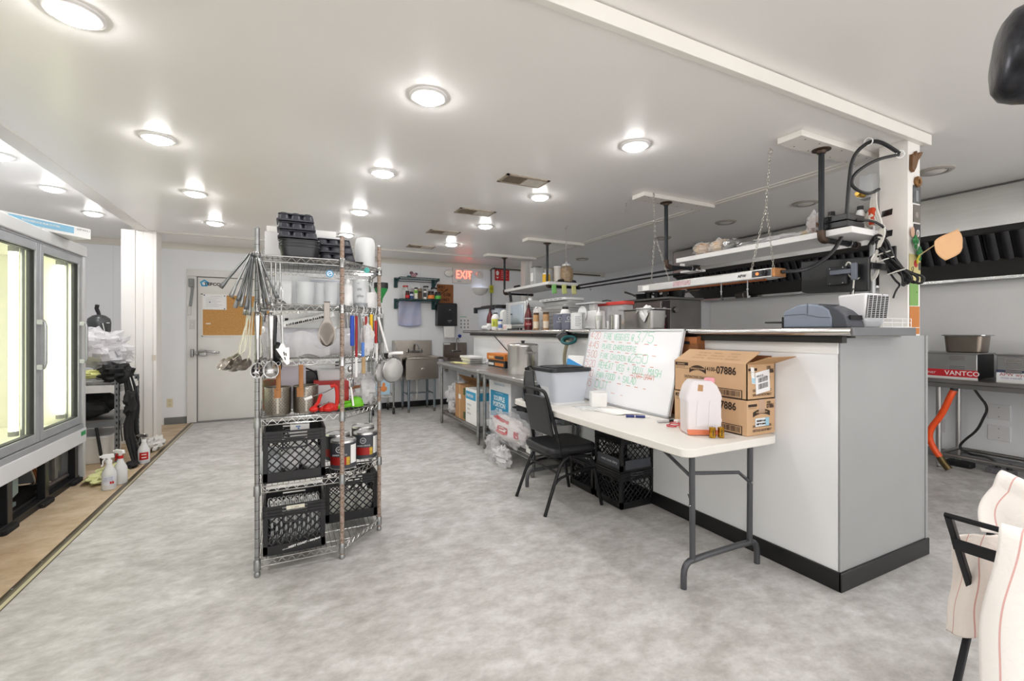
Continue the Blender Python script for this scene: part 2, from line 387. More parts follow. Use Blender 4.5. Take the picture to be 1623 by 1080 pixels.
for k, y in enumerate((4.66, 5.53, 6.485)): lamp(-1.92, y, 2.661, 'lit round ceiling light over the glass-door cooler aisle, %s' % nth[k])
for x, y in ((-.75, .2), (.662, .2), (2.07, .2), (-.75, -1.1), (.9, -1.1), (2.6, -1.1), (4.65, .45), (4.65, -.5), (4.65, -1.5)): lamp(x, y, 2.661, 'added unseen fill light in the raised front ceiling, %s of nine' % ['first', 'second', 'third', 'fourth', 'fifth', 'sixth', 'seventh', 'eighth', 'ninth'][[(-.75, .2), (.662, .2), (2.07, .2), (-.75, -1.1), (.9, -1.1), (2.6, -1.1), (4.65, .45), (4.65, -.5), (4.65, -1.5)].index((x, y))])  # lamps added outside the view to brighten the room and kitchen wall
OFFL = M('d9d6d0', .5, 0, .05, 9)
for k, (x, y) in enumerate(((4.68, 1.75), (4.69, 2.78), (4.65, 3.68), (4.65, 4.69), (4.72, 6.7))):
    t = T('ceiling_light', 'unlit round ceiling light over the kitchen line, ' + ['nearest, beside the posted column', 'second, above the hanging shelf', 'third along the hood', 'fourth, over the black oven', 'farthest, near the back wall'][k], 'ceiling light', (x, y, 2.661), 'unlit kitchen ceiling lights')
    O('trim_ring', G().lathe([(.115, 0), (.115, -.008), (.1, -.018), (.078, -.016), (.07, -.004)], (x, y, 2.661), 28), M('a9a49c', .5, 0, .1, 9), t)
    O('lens', G().lathe([(.076, -.008), (.05, -.02), (0, -.026)], (x, y, 2.661), 24), OFFL, t, ang=60)
# ceiling vents
VB = M('b3a594', .8, 0, .25, 30); VF = M('ddd6cb', .6, 0, .2, 20)
for k, y in enumerate((3.29, 4.37, 5.44, 6.51)):
    x = 1.735
    t = T('ceiling_vent', 'rusty slotted ceiling vent, ' + ['nearest of the row', 'second of the row', 'third of the row', 'farthest of the row'][k] + ' down the white ceiling', 'vent', (x, y, 2.6), 'slotted ceiling vents')
    O('backing', G().box(x-.175, y-.08, 2.597, x+.175, y+.08, 2.6), M('8a7d6e', .9), t)
    O('frame', G().box(x-.195, y-.1, 2.592, x+.195, y-.078, 2.6).box(x-.195, y+.078, 2.592, x+.195, y+.1, 2.6).box(x-.195, y-.1, 2.592, x-.172, y+.1, 2.6).box(x+.172, y-.1, 2.592, x+.195, y+.1, 2.6).box(x-.006, y-.08, 2.592, x+.006, y+.08, 2.6), VB, t)
    for i in range(12):
        yy = y - .072 + i*.0125
        O('slat', G().slab((x-.172, yy, 2.5925), (.166, 0, 0), (0, .007, .006), (0, 0, .001)), VB, t)
        O('slat', G().slab((x+.006, yy, 2.5925), (.166, 0, 0), (0, .0095, -.001), (0, 0, .001)), VF, t)
# ---------------------------------------------------------------- left: glass-door cooler
ck = T('display_cooler', 'tall glass-door display cooler with lit empty interior along the left wall', 'cooler', (-2.05, 4.2, 0))
x0, x1, ya, yb = -2.5, -1.70, 2.0, 5.50
GREYW = M('d3d4d6', .45, .2, .08, 5)
O('cabinet', G().box(x0, yb-.05, .02, x1+.02, yb, 2.14).box(x0, ya, .48, x0+.04, yb-.05, 2.14).box(x0, ya, 2.05, x1, yb-.05, 2.14).box(x0, ya, .40, x1-.05, yb-.05, .5), GREYW, ck, bev=.006)
INT = M('f3f2e2', .45, 0, .04, 3)
O('liner', G().box(x0+.04, ya, .5, x0+.06, yb-.05, 2.05).box(x0+.06, yb-.065, .5, x1-.06, yb-.051, 2.05).box(x0+.06, ya, 2.02, x1-.06, yb-.075, 2.048).box(x0+.06, ya, .501, x1-.06, yb-.075, .53), INT, ck)
O('header', G().box(x1-.01, ya, 2.045, x1+.03, yb, 2.14), M('d9dadb', .4, .3, .06, 5), ck, bev=.008)
O('kick_panel', G().box(x1-.02, ya, .345, x1+.025, yb, .475), M('e9eaee', .4, .1, .05, 4), ck, bev=.006)
O('door_rail', G().box(x1-.06, ya, .475, x1+.02, yb-.05, .52).box(x1-.06, ya, 2.03, x1+.01, yb-.05, 2.045), M('b4b7bc', .4, .4, .12, 5), ck, bev=.004)
O('sticker', G().box(x1+.024, 5.375, .415, x1+.0275, 5.47, .452), M('2f9a58', .5), ck)
DOORF = M('b4b7bc', .4, .4, .15, 6)
GLASS = M('e6efe2', .02, 0, 0, 5, alpha=.10)
for k, (da, db) in enumerate(((4.665, 5.43), (3.885, 4.655), (3.10, 3.875), (2.32, 3.09))):
    D = O('glass_door', G().box(x1-.04, da, .525, x1+.012, da+.055, 2.028).box(x1-.04, db-.055, .525, x1+.012, db, 2.028).box(x1-.04, da+.055, .525, x1+.012, db-.055, .59).box(x1-.04, da+.055, 1.965, x1+.012, db-.055, 2.028), DOORF, ck, bev=.004)
    O('gasket', G().box(x1-.041, da+.05, .585, x1-.0, da+.06, 1.97).box(x1-.041, db-.06, .585, x1, db-.05, 1.97).box(x1-.041, da+.06, .585, x1, db-.06, .596).box(x1-.041, da+.06, 1.96, x1, db-.06, 1.97), M('2c2d2f', .7), D)
    O('pane', G().box(x1-.025, da+.05, .585, x1-.019, db-.05, 1.97), GLASS, D)
    hy = db - .03
    h = G().tube([(x1+.012, hy, 1.43), (x1+.05, hy, 1.43), (x1+.055, hy, 1.40), (x1+.055, hy, 1.12), (x1+.05, hy, 1.09), (x1+.012, hy, 1.09)], .011, 8)
    O('handle', h.box(x1+.01, hy-.018, 1.412, x1+.045, hy+.018, 1.448).box(x1+.01, hy-.018, 1.072, x1+.045, hy+.018, 1.108), M('b9bcc0', .35, .8, .1, 8), D)
TUBE = M('fbffe6', .4, emit=7)
for y in (5.385, 4.625, 3.86, 3.1):
    L = O('light_tube', G().cyl((-1.82, y, .62), (-1.82, y, 1.95), .026, n=14), TUBE, ck)
    O('tube_cap', G().cyl((-1.82, y, .585), (-1.82, y, .622), .029).cyl((-1.82, y, 1.948), (-1.82, y, 1.99), .029), M('8f8f88', .5), L)
    O('mullion', G().box(-1.80, y+.035, .53, -1.785, y+.075, 2.02), M('8e908c', .45, .4, .25, 4), ck, bev=.004)
for y in (5.28, 4.82, 4.4, 4.03, 3.5):
    g = G().box(x0+.06, y-.018, .55, x0+.085, y+.018, 2.0)
    O('shelf_rail', g, M('b9bab0', .45, .6, .1, 8), ck)
# open machine base
O('base_rail', G().box(x1-.06, ya, 0, x1-.005, yb-.06, .05).box(x1-.07, ya, .05, x1-.055, yb-.06, .075), BLACK, ck, bev=.004)
for y in (5.385, 4.83, 4.30, 3.6): O('base_post', G().box(x1-.055, y-.04, .05, x1-.005, y+.025, .348), BLACKM, ck, bev=.003); O('floor_pad', G().rbox(x1-.05, y-.13, .0, x1+.025, y+.05, .035, .02), BLACKR, ck, bev=.006)
O('base_back', G().box(x0, ya, .0, x0+.03, yb-.06, .40).box(x0+.03, ya, .002, x1-.06, yb-.06, .01), M('3a3430', .9, 0, .3, 6), ck)
O('condenser', G().box(-2.1, 3.9, .06, -1.78, 4.33, .33), M('6a625a', .7, .4, .5, 60, '2f2a28', .4), ck)
g = G()
for i in range(24): g.box(-1.784, 3.905+i*.0175, .065, -1.777, 3.909+i*.0175, .325)
O('fin', g, M('77705f', .6, .5, .4, 50), ck, kind='stuff')
O('drip_pan', G().slab((-1.80, 4.36, .10), (0, .28, .06), (0, -.0, .16), (-.02, 0, 0)).box(-2.1, 4.35, .06, -1.82, 4.66, .09), M('a9bdb8', .4, .2, .15, 5), ck)
O('compressor', G().lathe([(.0, .25), (.08, .24), (.11, .19), (.11, .09), (.08, .05)], (-2.15, 4.98, 0), 18), BLACK, ck)
O('bracket', G().box(-1.80, 5.16, .05, -1.775, 5.215, .345).box(-1.80, 5.23, .14, -1.79, 5.32, .345), M('b5b2ac', .5, .7, .3, 12), ck, bev=.002)
COPP = M('a5683c', .4, .9, .3, 20)
for i, dy in enumerate((0, .03, .06)):
    O('pipe', G().tube([(-1.95, 4.98+dy, .34), (-1.86, 4.95+dy, .28), (-1.82, 4.93+dy, .19), (-1.84, 4.99+dy, .12), (-1.9, 5.08+dy, .10)], .007, 6, sm=2), COPP if i else M('c9c2ae', .5), ck)
O('valve', G().ball((-1.80, 5.05, .10), .02, 8, 6).cyl((-1.80, 5.05, .10), (-1.8, 5.08, .09), .009), M('b9552a', .5), ck)
O('drain_pipe', G().cyl((-1.78, 4.88, .085), (-1.76, 5.34, .085), .018), M('6a6260', .5, .6, .2, 9), ck)

bx = T('paper_roll_box', 'flat white and blue carton lying crosswise on top of the cooler', 'box', (-1.95, 5.0, 2.14))
P0, P1 = V((-2.05, 4.20, 2.141)), V((-1.505, 5.03, 2.141)); dr = (P1-P0).normalized(); nn = V((-dr.y, dr.x, 0))
L_ = (P1-P0).length
O('carton', G().slab(P0, dr*L_, nn*.30, V((0, 0, .085))), M('f3f3f3', .7, 0, .04, 4), bx, bev=.002)
def onbox(u, v): return P0 + dr*u + V((0, 0, v)) - nn*.001
O('blue_band', G().slab(onbox(.42, .022), dr*.44, V((0,0,.052)), -nn*.0006), M('8ec3e0', .7), bx)
O('blue_strip', G().slab(P0+dr*.2+nn*.02+V((0,0,.0855)), dr*.7, nn*.06, V((0,0,.0005))), M('a9d3ea', .7), bx)
text('MONOGRAM', .062, onbox(.02, .028), dr, (0,0,1), M('8ec3e0', .7), bx, off=.002, depth=.0012)
text('FOODSERVICE FILM CUTTER', .02, onbox(.5, .045), dr, (0,0,1), PAPER, bx, depth=.0022, off=.0006)
text('LOT 4 0 2 1', .02, onbox(L_-.11, .058), dr, (0,0,1), INK, bx, depth=.0012)
text('12 x 2000 FT    KEEP DRY', .014, onbox(.48, .006), dr, (0,0,1), INK, bx, depth=.0012)

# ---------------------------------------------------------------- left: slotted-angle rack and clutter
rk = T('angle_rack', 'grey slotted-angle shelf rack beyond the cooler', 'rack', (-1.85, 6.3, 0))
ANG = M('84888c', .45, .6, .15, 8)
for px, py in ((-1.56, 5.95), (-2.20, 5.95), (-1.56, 6.62), (-2.20, 6.62)):
    s = 1 if px < -2 else -1
    g = G().box(px, py, 0, px-s*-.003, py+.035, .865).box(px, py, 0, px+s*.036, py+.003, .865)
    p = O('post', g, ANG, rk)
    g = G()
    for i in range(14): g.box(px+s*.012, py-.0006, .06+i*.058, px+s*.024, py+.0002, .085+i*.058); g.box(px+.0032, py+.012, .06+i*.058, px+.0038, py+.024, .085+i*.058)
    O('slot', g, INK, p, kind='stuff')
for z in (.79, .44):
    O('shelf_board', G().box(-2.20, 5.955, z, -1.57, 6.65, z+.02), WHITE if z > .5 else STEEL_D, rk)
    O('shelf_beam', G().box(-2.20, 5.952, z-.055, -1.57, 5.957, z).box(-1.565, 5.955, z-.055, -1.56, 6.65, z), M('eceae6', .5, 0, .05, 5) if z > .5 else ANG, rk)
O('prop_leg', G().cyl((-1.70, 5.99, 0), (-1.75, 5.99, .385), .014), BLACKM, rk)
# bag of wrapped linens and clothes
O('plastic_bag', G().ball((-1.86, 6.30, 1.19), (.27, .28, .20), 30, 20, .5, 2.6, 3).ball((-1.66, 6.30, 1.06), (.13, .2, .09), 20, 12, .5, 3, 8).ball((-1.60, 6.2, 1.13), (.05, .08, .06), 14, 10, .6, 3, 5), FILM, label='big clear plastic bag of wrapped linen heaped on the grey rack', cat='bag', ang=25)
O('linen_bundle', G().ball((-1.86, 6.28, 1.17), (.235, .24, .155), 24, 14, .45, 2.4, 3), M('e9e6ea', .8, 0, .12, 9), label='white folded linen bundle inside the clear bag on the rack', cat='linen', ang=25)
O('yellow_cloth', G().ball((-1.86, 6.05, .925), (.22, .11, .04), 26, 12, .5, 3.2, 11), M('e6e79a', .9, 0, .15, 12), label='pale yellow cloth bunched under the plastic bag on the rack', cat='cloth', ang=25)
O('black_garment', G().ball((-1.62, 6.1, .93), (.14, .20, .095), 24, 14, .4, 3, 4).tube([(-1.55, 6.02, .95), (-1.50, 5.98, .90), (-1.55, 5.97, .84), (-1.6, 5.99, .88), (-1.56, 5.97, .92)], .035, 8, sm=2), BLACKR, label='black garment hanging over the corner of the grey rack', cat='clothing', ang=25)
O('plastic_sheet', G().ball((-1.86, 6.08, .85), (.26, .10, .03), 26, 10, .6, 3.5, 21), FILM, label='crumpled clear plastic sheet on the top shelf of the grey rack', cat='plastic sheet', ang=25)
O('black_bag', G().ball((-1.88, 6.27, .60), (.24, .22, .12), 26, 14, .2, 2.2, 6).ball((-1.86, 6.05, .56), (.20, .075, .085), 20, 12, .2, 3, 2), BLACKR, label='black fabric bag stuffed on the lower shelf of the grey rack', cat='bag', ang=30)
g = G()
for i, (dx, dy) in enumerate(((0, 0), (.03, .05), (-.02, .09), (.05, .12), (.02, .02))):
    g.tube([(-1.53+dx*.5, 6.0+dy, .90), (-1.50+dx, 5.96+dy, .72), (-1.46+dx*.6, 5.93+dy, .55), (-1.50+dx, 5.9+dy, .36), (-1.44+dx, 5.85+dy*1.6, .12), (-1.40+dx, 5.78+dy, .02)], lambda t: .009+.014*math.sin(t*PI)**2, 7, sm=2)
st = O('strap_bundle', g.ball((-1.47, 5.94, .62), (.05, .10, .13), 14, 9, .5, 3, 3).ball((-1.40, 5.74, .03), (.05, .1, .03), 14, 8, .4, 3, 9), BLACKR, label='bundle of black straps hanging from the grey rack to the floor strip', cat='straps', ang=30)
for p in ((-1.50, 5.9, .66), (-1.51, 5.905, .60), (-1.49, 5.91, .68)): O('buckle', G().box(p[0]-.016, p[1]-.01, p[2]-.012, p[0]+.016, p[1]+.008, p[2]+.012), WHITEP, st, bev=.004)
for k in range(4): O('clip', G().tube([(-1.53+k*.017, 5.9+k*.02, .42), (-1.525+k*.017, 5.89+k*.02, .33), (-1.52+k*.017, 5.9+k*.02, .24)], .007, 6, sm=1), M('77777a', .4, .8, .2, 9), st)
bn = T('storage_bin', 'white plastic bin on the floor under the grey rack', 'bin', (-1.86, 6.25, 0))
O('body', G().rbox(-2.05, 6.05, 0, -1.68, 6.5, .27, .05, 5, .02, .02), M('efeeea', .45, 0, .05, 6), bn, bev=.006); O('rim', G().rbox(-2.08, 6.02, .255, -1.65, 6.53, .285, .06, 5), WHITE, bn, bev=.005)
b2 = O('floor_rag', G().ball((-1.385, 6.5, .07), (.085, .2, .075), 24, 12, .5, 3, 14), M('e8e6e2', .9, 0, .1, 12), label='white rag on the floor strip behind the red-labelled spray bottle', cat='rag', ang=25)
O('yellow_rag', G().ball((-1.51, 5.36, .035), (.11, .19, .045), 28, 12, .55, 3.2, 17).ball((-1.46, 5.40, .07), (.10, .11, .05), 20, 10, .5, 3, 2), M('e3e5a8', .9, 0, .15, 12), label='pale yellow rag crumpled on the floor behind the spray bottles', cat='rag', ang=25)
fn = T('black_dispenser', 'dark grey bulbous jug with a short handle standing behind the linen bag', 'jug', (-2.0, 6.9, 1.2))
O('body', G().lathe([(.05, 1.22), (.09, 1.26), (.105, 1.36), (.11, 1.46), (.10, 1.51), (.06, 1.545), (.03, 1.555)], (-1.99, 6.9, 0), 20), M('4b4d4f', .3, .3, .2, 6), fn)
O('handle', G().cyl((-1.99, 6.9, 1.55), (-2.0, 6.9, 1.60), .018).tube([(-2.0, 6.9, 1.59), (-2.01, 6.89, 1.63), (-2.0, 6.88, 1.67)], .02, 8), BLACK, fn)
O('wire_hoop', G().tube([(-2.1, 6.85, 1.45), (-1.99, 6.785, 1.455), (-1.88, 6.85, 1.46)], .004, 5, sm=1).tube([(-1.93, 6.80, 1.455), (-1.90, 6.80, 1.3)], .004, 5), WHITE, fn)
O('stand', G().box(-2.08, 6.82, .0, -1.9, 6.98, .03).cyl((-1.99, 6.9, .03), (-1.99, 6.9, 1.22), .03), STEEL_D, fn)

def spray(x, y, rz, body, liquid, lv, head, trig, band, label, lab=True):
    t = T('spray_bottle', label, 'spray bottle', (x, y, 0))
    a = math.cos(rz), math.sin(rz)
    def p(f, z, s=0): return (x+a[0]*f-a[1]*s, y+a[1]*f+a[0]*s, z)
    prof = [(.001, 0), (.047, .002), (.05, .012), (.05, .13), (.046, .15), (.028, .19), (.02, .215), (.019, .235)]
    O('bottle', G().lathe(prof, (x, y, 0), 22), body, t)
    if liquid: O('liquid', G().lathe([(.001, .004), (.0465, .006), (.0475, .014), (.0475, lv), (.001, lv)], (x, y, 0), 20), liquid, t)
    O('collar', G().cyl((x, y, .225), (x, y, .25), .022, n=16), band, t)
    O('spray_head', G().cyl((x, y, .248), (x, y, .27), .013).hexa([p(-.035, .268, -.014), p(-.035, .268, .014), p(.05, .272, .01), p(.05, .272, -.01)][::-1], [p(-.03, .30, -.012), p(-.03, .30, .012), p(.045, .305, .009), p(.045, .305, -.009)][::-1]).cyl(p(.045, .289), p(.065, .289), .009), head, t, bev=.003)
    O('trigger', G().tube([p(.025, .272), p(.042, .25), p(.04, .225), p(.05, .205)], .006, 6, sm=1), trig, t)
    if lab:
        g = G(); n = 10
        vs = [];
        for i in range(n+1):
            an = math.atan2(-y, -x) + R(-45 + 90*i/n)
            vs += [(x+.0508*math.cos(an), y+.0508*math.sin(an), .045), (x+.0508*math.cos(an), y+.0508*math.sin(an), .12)]
        lb = O('label', g.add(vs, [(2*i, 2*i+2, 2*i+3, 2*i+1) for i in range(n)]), M('dfe3ee', .6) if lab == 1 else RED, t)
        vd = V((-x, -y, 0)).normalized(); rt = V((-vd.y, vd.x, 0))
        if lab == 1:
            for k in range(3): text('DAILY CARE', .011, V((x, y, .105-k*.014)) + vd*.051 - rt*.035, rt, (0,0,1), M('7780b0', .7), lb)
            O('red_mark', G().slab(V((x, y, .055)) + vd*.0505 + rt*.005, rt*.012, V((0,0,.02)), vd*.001).slab(V((x, y, .055)) + vd*.0495 + rt*.02, rt*.012, V((0,0,.02)), vd*.001), RED, lb)
        else:
            for k in range(2): O('white_line', G().slab(V((x, y, .065+k*.03)) + vd*.0510 - rt*.02, rt*.04, V((0,0,.008)), vd*.001), PAPER, lb)
    return t
BT = M('f2f3f4', .3, 0, .03, 9, alpha=.8)
spray(-1.385, 5.03, R(-150), BT, M('9fc4dd', .3), .03, WHITEP, WHITEP, WHITEP, 'white spray bottle with pale blue dregs on the floor strip, all white head')
spray(-1.345, 5.17, R(150), BT, M('d8dcc8', .3), .10, WHITEP, RED, RED, 'white spray bottle with red trigger and collar on the floor strip', 0)
spray(-1.335, 5.86, R(170), BT, M('3c78c0', .3), .04, CHROME, CHROME, WHITEP, 'spray bottle with a red label and blue liquid beside the hanging straps', 2)
# ---------------------------------------------------------------- corner wire rack
A, B, C_, D_, E_ = V((-.155, 2.868, 0)), V((.288, 2.872, 0)), V((.556, 3.172, 0)), V((.567, 3.6, 0)), V((-.153, 3.6, 0))
PLY = [A, B, C_, D_, E_]
wr = T('wire_rack', 'five-sided chrome wire corner rack with rusty posts in the middle of the floor', 'rack', (.2, 3.25, 0))
for k, p in enumerate(PLY):
    rusty = k in (1, 2)
    zt = 1.93 if k != 2 else 1.94
    po = O('post', G().cyl(p + V((0,0,.025)), p + V((0,0,zt)), .0128, n=12), RUST if rusty else GALV, wr)
    g = G()
    for i in range(36): g.cyl(p + V((0,0,.06+i*.0508)), p + V((0,0,.0625+i*.0508)), .0134, n=10, cap=False)
    O('groove_ring', g, M('5b5654', .7, .4), po, kind='stuff')
    O('post_cap', G().lathe([(.0135, zt-.006), (.0135, zt), (.009, zt+.004), (0, zt+.005)], (p.x, p.y, 0), 12), GALV, po)
    O('foot', G().lathe([(.012, 0), (.016, .004), (.016, .02), (.0115, .028)], (p.x, p.y, 0), 12), GALV, po)
def inside_x(x):
    ys = []
    for a, b in zip(PLY, PLY[1:] + PLY[:1]):
        if (a.x - x)*(b.x - x) < 0: ys.append(a.y + (b.y-a.y)*(x-a.x)/(b.x-a.x))
    return min(ys), max(ys)
def inside_y(y):
    xs = []
    for a, b in zip(PLY, PLY[1:] + PLY[:1]):
        if (a.y - y)*(b.y - y) < 0: xs.append(a.x + (b.x-a.x)*(y-a.y)/(b.y-a.y))
    return min(xs), max(xs)
for z in (1.785, 1.512, 1.197, .868, .492, .082):
    sh = O('shelf_frame', G().tube([p + V((0,0,z)) for p in PLY], .0035, 6, True).tube([p + V((0,0,z-.034)) for p in PLY], .0035, 6, True), WIRE, wr)
    g = G()
    for a, b in zip(PLY, PLY[1:] + PLY[:1]):
        n = max(4, round((b-a).length/.048)); pts = []
        for i in range(2*n+1): q = a.lerp(b, i/(2*n)); pts.append(q + V((0, 0, z - (.003 if i % 2 else .031))))
        g.tube(pts, .0022, 4)
    O('zigzag_truss', g, WIRE, sh, kind='stuff')
    g = G()
    for i in range(25):
        x = -.14 + i*.0285
        if -.15 < x < .56: lo, hi = inside_x(x); g.cyl((x, lo, z+.002), (x, hi, z+.002), .0016, n=4)
    for y in (2.95, 3.1, 3.25, 3.4, 3.52): lo, hi = inside_y(y); g.cyl((lo, y, z-.002), (hi, y, z-.002), .0028, n=5)
    if z > 1.7:
        for i in range(22):
            y = 2.89 + i*.032
            lo, hi = inside_y(y); g.cyl((lo, y, z-.001), (hi, y, z-.001), .0014, n=4)
    O('wire_grid', g, WIRE, sh, kind='stuff')
    for p in PLY: O('collar', G().lathe([(.0185, z-.045), (.0175, z+.004), (.0145, z+.012)], (p.x, p.y, 0), 12), CHROME if z > 1 else GALV, sh)
bt = O('shelf_tag', G().cyl((.218, 2.853, 1.697), (.218, 2.856, 1.697), .021, n=20), M('4b9ac8', .4), wr)
O('tag_ring', G().torus((.218, 2.8525, 1.697), .013, .0025, (0,1,0), 16, 4).slab((.205, 2.852, 1.69), (.026, 0, .012), (0, 0, .004), (0, .001, 0)), WHITEP, bt)
O('shelf_tag', G().cyl((.455, 3.04, 1.755), (.457, 3.043, 1.755), .018, n=18), M('63c4bd', .4), wr)

# --- top shelf
b = T('white_carton', 'white carton printed SIP standing on the top of the wire rack, left', 'box', (0, 3.25, 1.79))
O('carton', G().box(-.13, 3.16, 1.79, .33, 3.42, 1.975), M('f1f1f3', .7, 0, .03, 5), b, bev=.003)
O('lid_flap', G().slab((-.12, 3.16, 1.975), (.40, 0, 0), (0, .25, .0), (0, 0, .035)).slab((.16, 3.165, 2.0), (.19, 0, -.02), (0, .2, 0), (0, 0, .004)), PAPER, b)
text('SIP', .085, (-.005, 3.159, 1.815), (1,0,0), (0,0,1), INK, b, off=.001, sx=.6)
text('CUPS & LIDS', .014, (0, 3.159, 1.798), (1,0,0), (0,0,1), INK, b, sx=.8)
SLATE = M('34363f', .4, 0, .15, 10)
def tray(x, y, z, wx, wy, h, n, label, grp, lid=False):
    t = T('muffin_tray', label, 'tray', (x, y, z), grp)
    O('top_plate', G().rbox(x-wx/2+.004, y-wy/2+.006, z+h*.82, x+wx/2-.004, y+wy/2-.006, z+h, .022, 5), SLATE, t, bev=.003)
    for i in range(n):
        g = G(); x0 = x - wx/2 + wx*i/n + .004; x1 = x0 + wx/n - .004
        g.rbox(x0 - .003, y-wy/2+.004, z+.010, x1 + .003, y+wy/2-.004, z+h*.84, .022, 5, -.004, -.005)
        if lid:
            for yy in (y-wy*.3, y+wy*.15): g.rbox(x0+.014, yy, z+h, x1-.014, yy+.03, z+h+.009, .006, 2)
        O('lobe', g, SLATE, t, bev=.003)
    O('rim', G().rbox(x-wx/2-.004, y-wy/2-.006, z, x+wx/2+.004, y+wy/2+.006, z+.011, .022, 5), SLATE, t, bev=.002)
    return t
BOWLM = M('26272b', .22, 0, .1, 9)
for k in range(3):
    bw = T('black_container', 'black plastic takeout base, nested in the stack under the muffin trays, ' + ['lowest', 'middle', 'topmost'][k], 'container', (.06, 3.02, 1.79+.018*k), 'nested black takeout bases')
    zz = 1.79+.018*k
    O('body', G().rbox(-.035+.002*k, 2.94, zz, .16, 3.1, zz+.07, .045, 6, .012, .012), BOWLM, bw, bev=.003)
    O('rim', G().rbox(-.052, 2.925, zz+.066, .177, 3.115, zz+.075, .055, 6), BOWLM, bw, bev=.002)
for k, (dz, nm) in enumerate(((0, 'lowest'), (.048, 'middle'), (.096, 'topmost'))): tray(.05-.006*k, 3.0, 1.905+dz, .205-.006*k, .16, .046, 3, 'dark slate cup tray, %s of the tall stack above the black bases' % nm, 'stacked cup trays, left', k == 2)
for k, (dz, nm) in enumerate(((.012, 'lowest'), (.058, 'middle'), (.104, 'topmost'))): tray(.28-.012*k, 3.12, 1.795+dz, .205, .15, .044, 3, 'dark slate cup tray, %s of the shorter stack behind the rusty post' % nm, 'stacked cup trays, right', False)
O('flat_tray', G().rbox(.15, 3.03, 1.79, .43, 3.22, 1.805, .02, 4, .006, .006), BLACKM, label='flat black tray under the shorter stack of cup trays', cat='tray', bev=.003)
pn = T('pan_holder', 'beige tin standing on edge between the two tray stacks', 'tin', (.17, 3.17, 1.79))
O('body', G().box(.145, 3.18, 1.79, .205, 3.2, 1.92), M('9d968a', .5, .6, .2, 9), pn, bev=.003); O('hole', G().cyl((.175, 3.179, 1.89), (.175, 3.182, 1.89), .006), INK, pn)
cs = T('cup_sleeve', 'tall sleeve of frosted plastic cups at the right of the rack top', 'cups', (.47, 3.25, 1.79))
O('outer_cup', G().lathe([(.066, 1.79), (.066, 1.96), (.06, 1.99), (.05, 2.0), (0, 2.0)], (.475, 3.25, 0), 24), FROST, cs)
for k in range(5): O('cup_rim', G().torus((.475, 3.25, 1.82+k*.035), .064, .002, n=20, m=5), WHITEP, cs)
O('inner_stack', G().lathe([(.05, 1.795), (.052, 1.95), (.045, 1.975), (0, 1.976)], (.475, 3.25, 0), 20), WHITE, cs)

# --- hanging tongs at the left post
DULL = M('7f8283', .4, .9, .25, 12)
def tongs(a, b, spread, label, mat=DULL, side=V((1, 0, 0))):
    a, b = V(a), V(b); t = T('tongs', label, 'tongs', tuple(b), 'tongs hooked on the left post')
    d = (b-a).normalized(); s = side.cross(d).cross(d).normalized()*-1
    for sg in (1, -1):
        def f(u, v):
            c = a.lerp(b, v); w = .0048 if v < .75 else .0048 + .005*math.sin((v-.75)*4*PI/2)
            bow = s*sg*(spread*v*(1.15 - .35*v)); y = d.cross(s)
            return c + bow + y*(u-.5)*2*w + s*sg*(.004*(1-(2*u-1)**2))
        O('arm', G().sheet(f, 4, 12), mat, t, sol=.0015)
    O('spring_loop', G().torus(a, .009, .003, d.cross(s), 10, 5), mat, t)
# tips of tongs: (dx, dy, length) fan from the top hook
rnd = random.Random(4)
tp = [(-.125, -.03, .225), (-.085, -.06, .25), (-.075, .0, .30), (-.06, -.05, .26), (-.05, -.04, .29), (-.04, .02, .33), (-.03, -.05, .30), (-.02, -.02, .33), (.03, -.05, .28), (.045, -.04, .30), (.06, -.05, .27), (.075, -.045, .30), (.09, -.04, .25)]
pos = ['leftmost, sticking out widest', 'second from the left tip', 'third from the left tip', 'fourth from the left tip', 'fifth from the left tip', 'sixth from the left tip', 'last tip left of the post', 'hanging along the post', 'first tip right of the post', 'second tip right of the post', 'third tip right of the post', 'fourth tip right of the post', 'rightmost tip']
for k, (dx, dy, ln) in enumerate(tp):
    st = V((-.165 + dx*.22, 2.835 + dy*.3, 1.775)); h = math.sqrt(max(ln*ln - dx*dx, .02))
    tongs(st, st + V((dx, dy, -h)), .012, 'steel tongs hanging in the fan at the rack corner, ' + pos[k], [DULL, GALV, CHROME][k % 3] if k != 2 else M('9a9d9f', .5, .2), V((0, 1, 0)))
for k in range(3):
    x = -.085+.022*k; w = T('whisk', 'small wire whisk end hanging right of the tongs, ' + ['left', 'middle', 'right'][k], 'whisk', (x, 2.83, 1.55), 'wire whisks by the left post')
    g = G()
    for j in range(5):
        an = PI*j/5; c, s_ = math.cos(an), math.sin(an)
        g.tube([(x+c*.004, 2.83+s_*.004, 1.63), (x+c*.02, 2.83+s_*.02, 1.58), (x+c*.012, 2.83+s_*.012, 1.53), (x, 2.83, 1.52), (x-c*.012, 2.83-s_*.012, 1.53), (x-c*.02, 2.83-s_*.02, 1.58), (x-c*.004, 2.83-s_*.004, 1.63)], .0012, 4, sm=1)
    O('loops', g, CHROME, w); O('handle', G().cyl((x, 2.83, 1.625), (x, 2.83, 1.74), .005), CHROME, w)
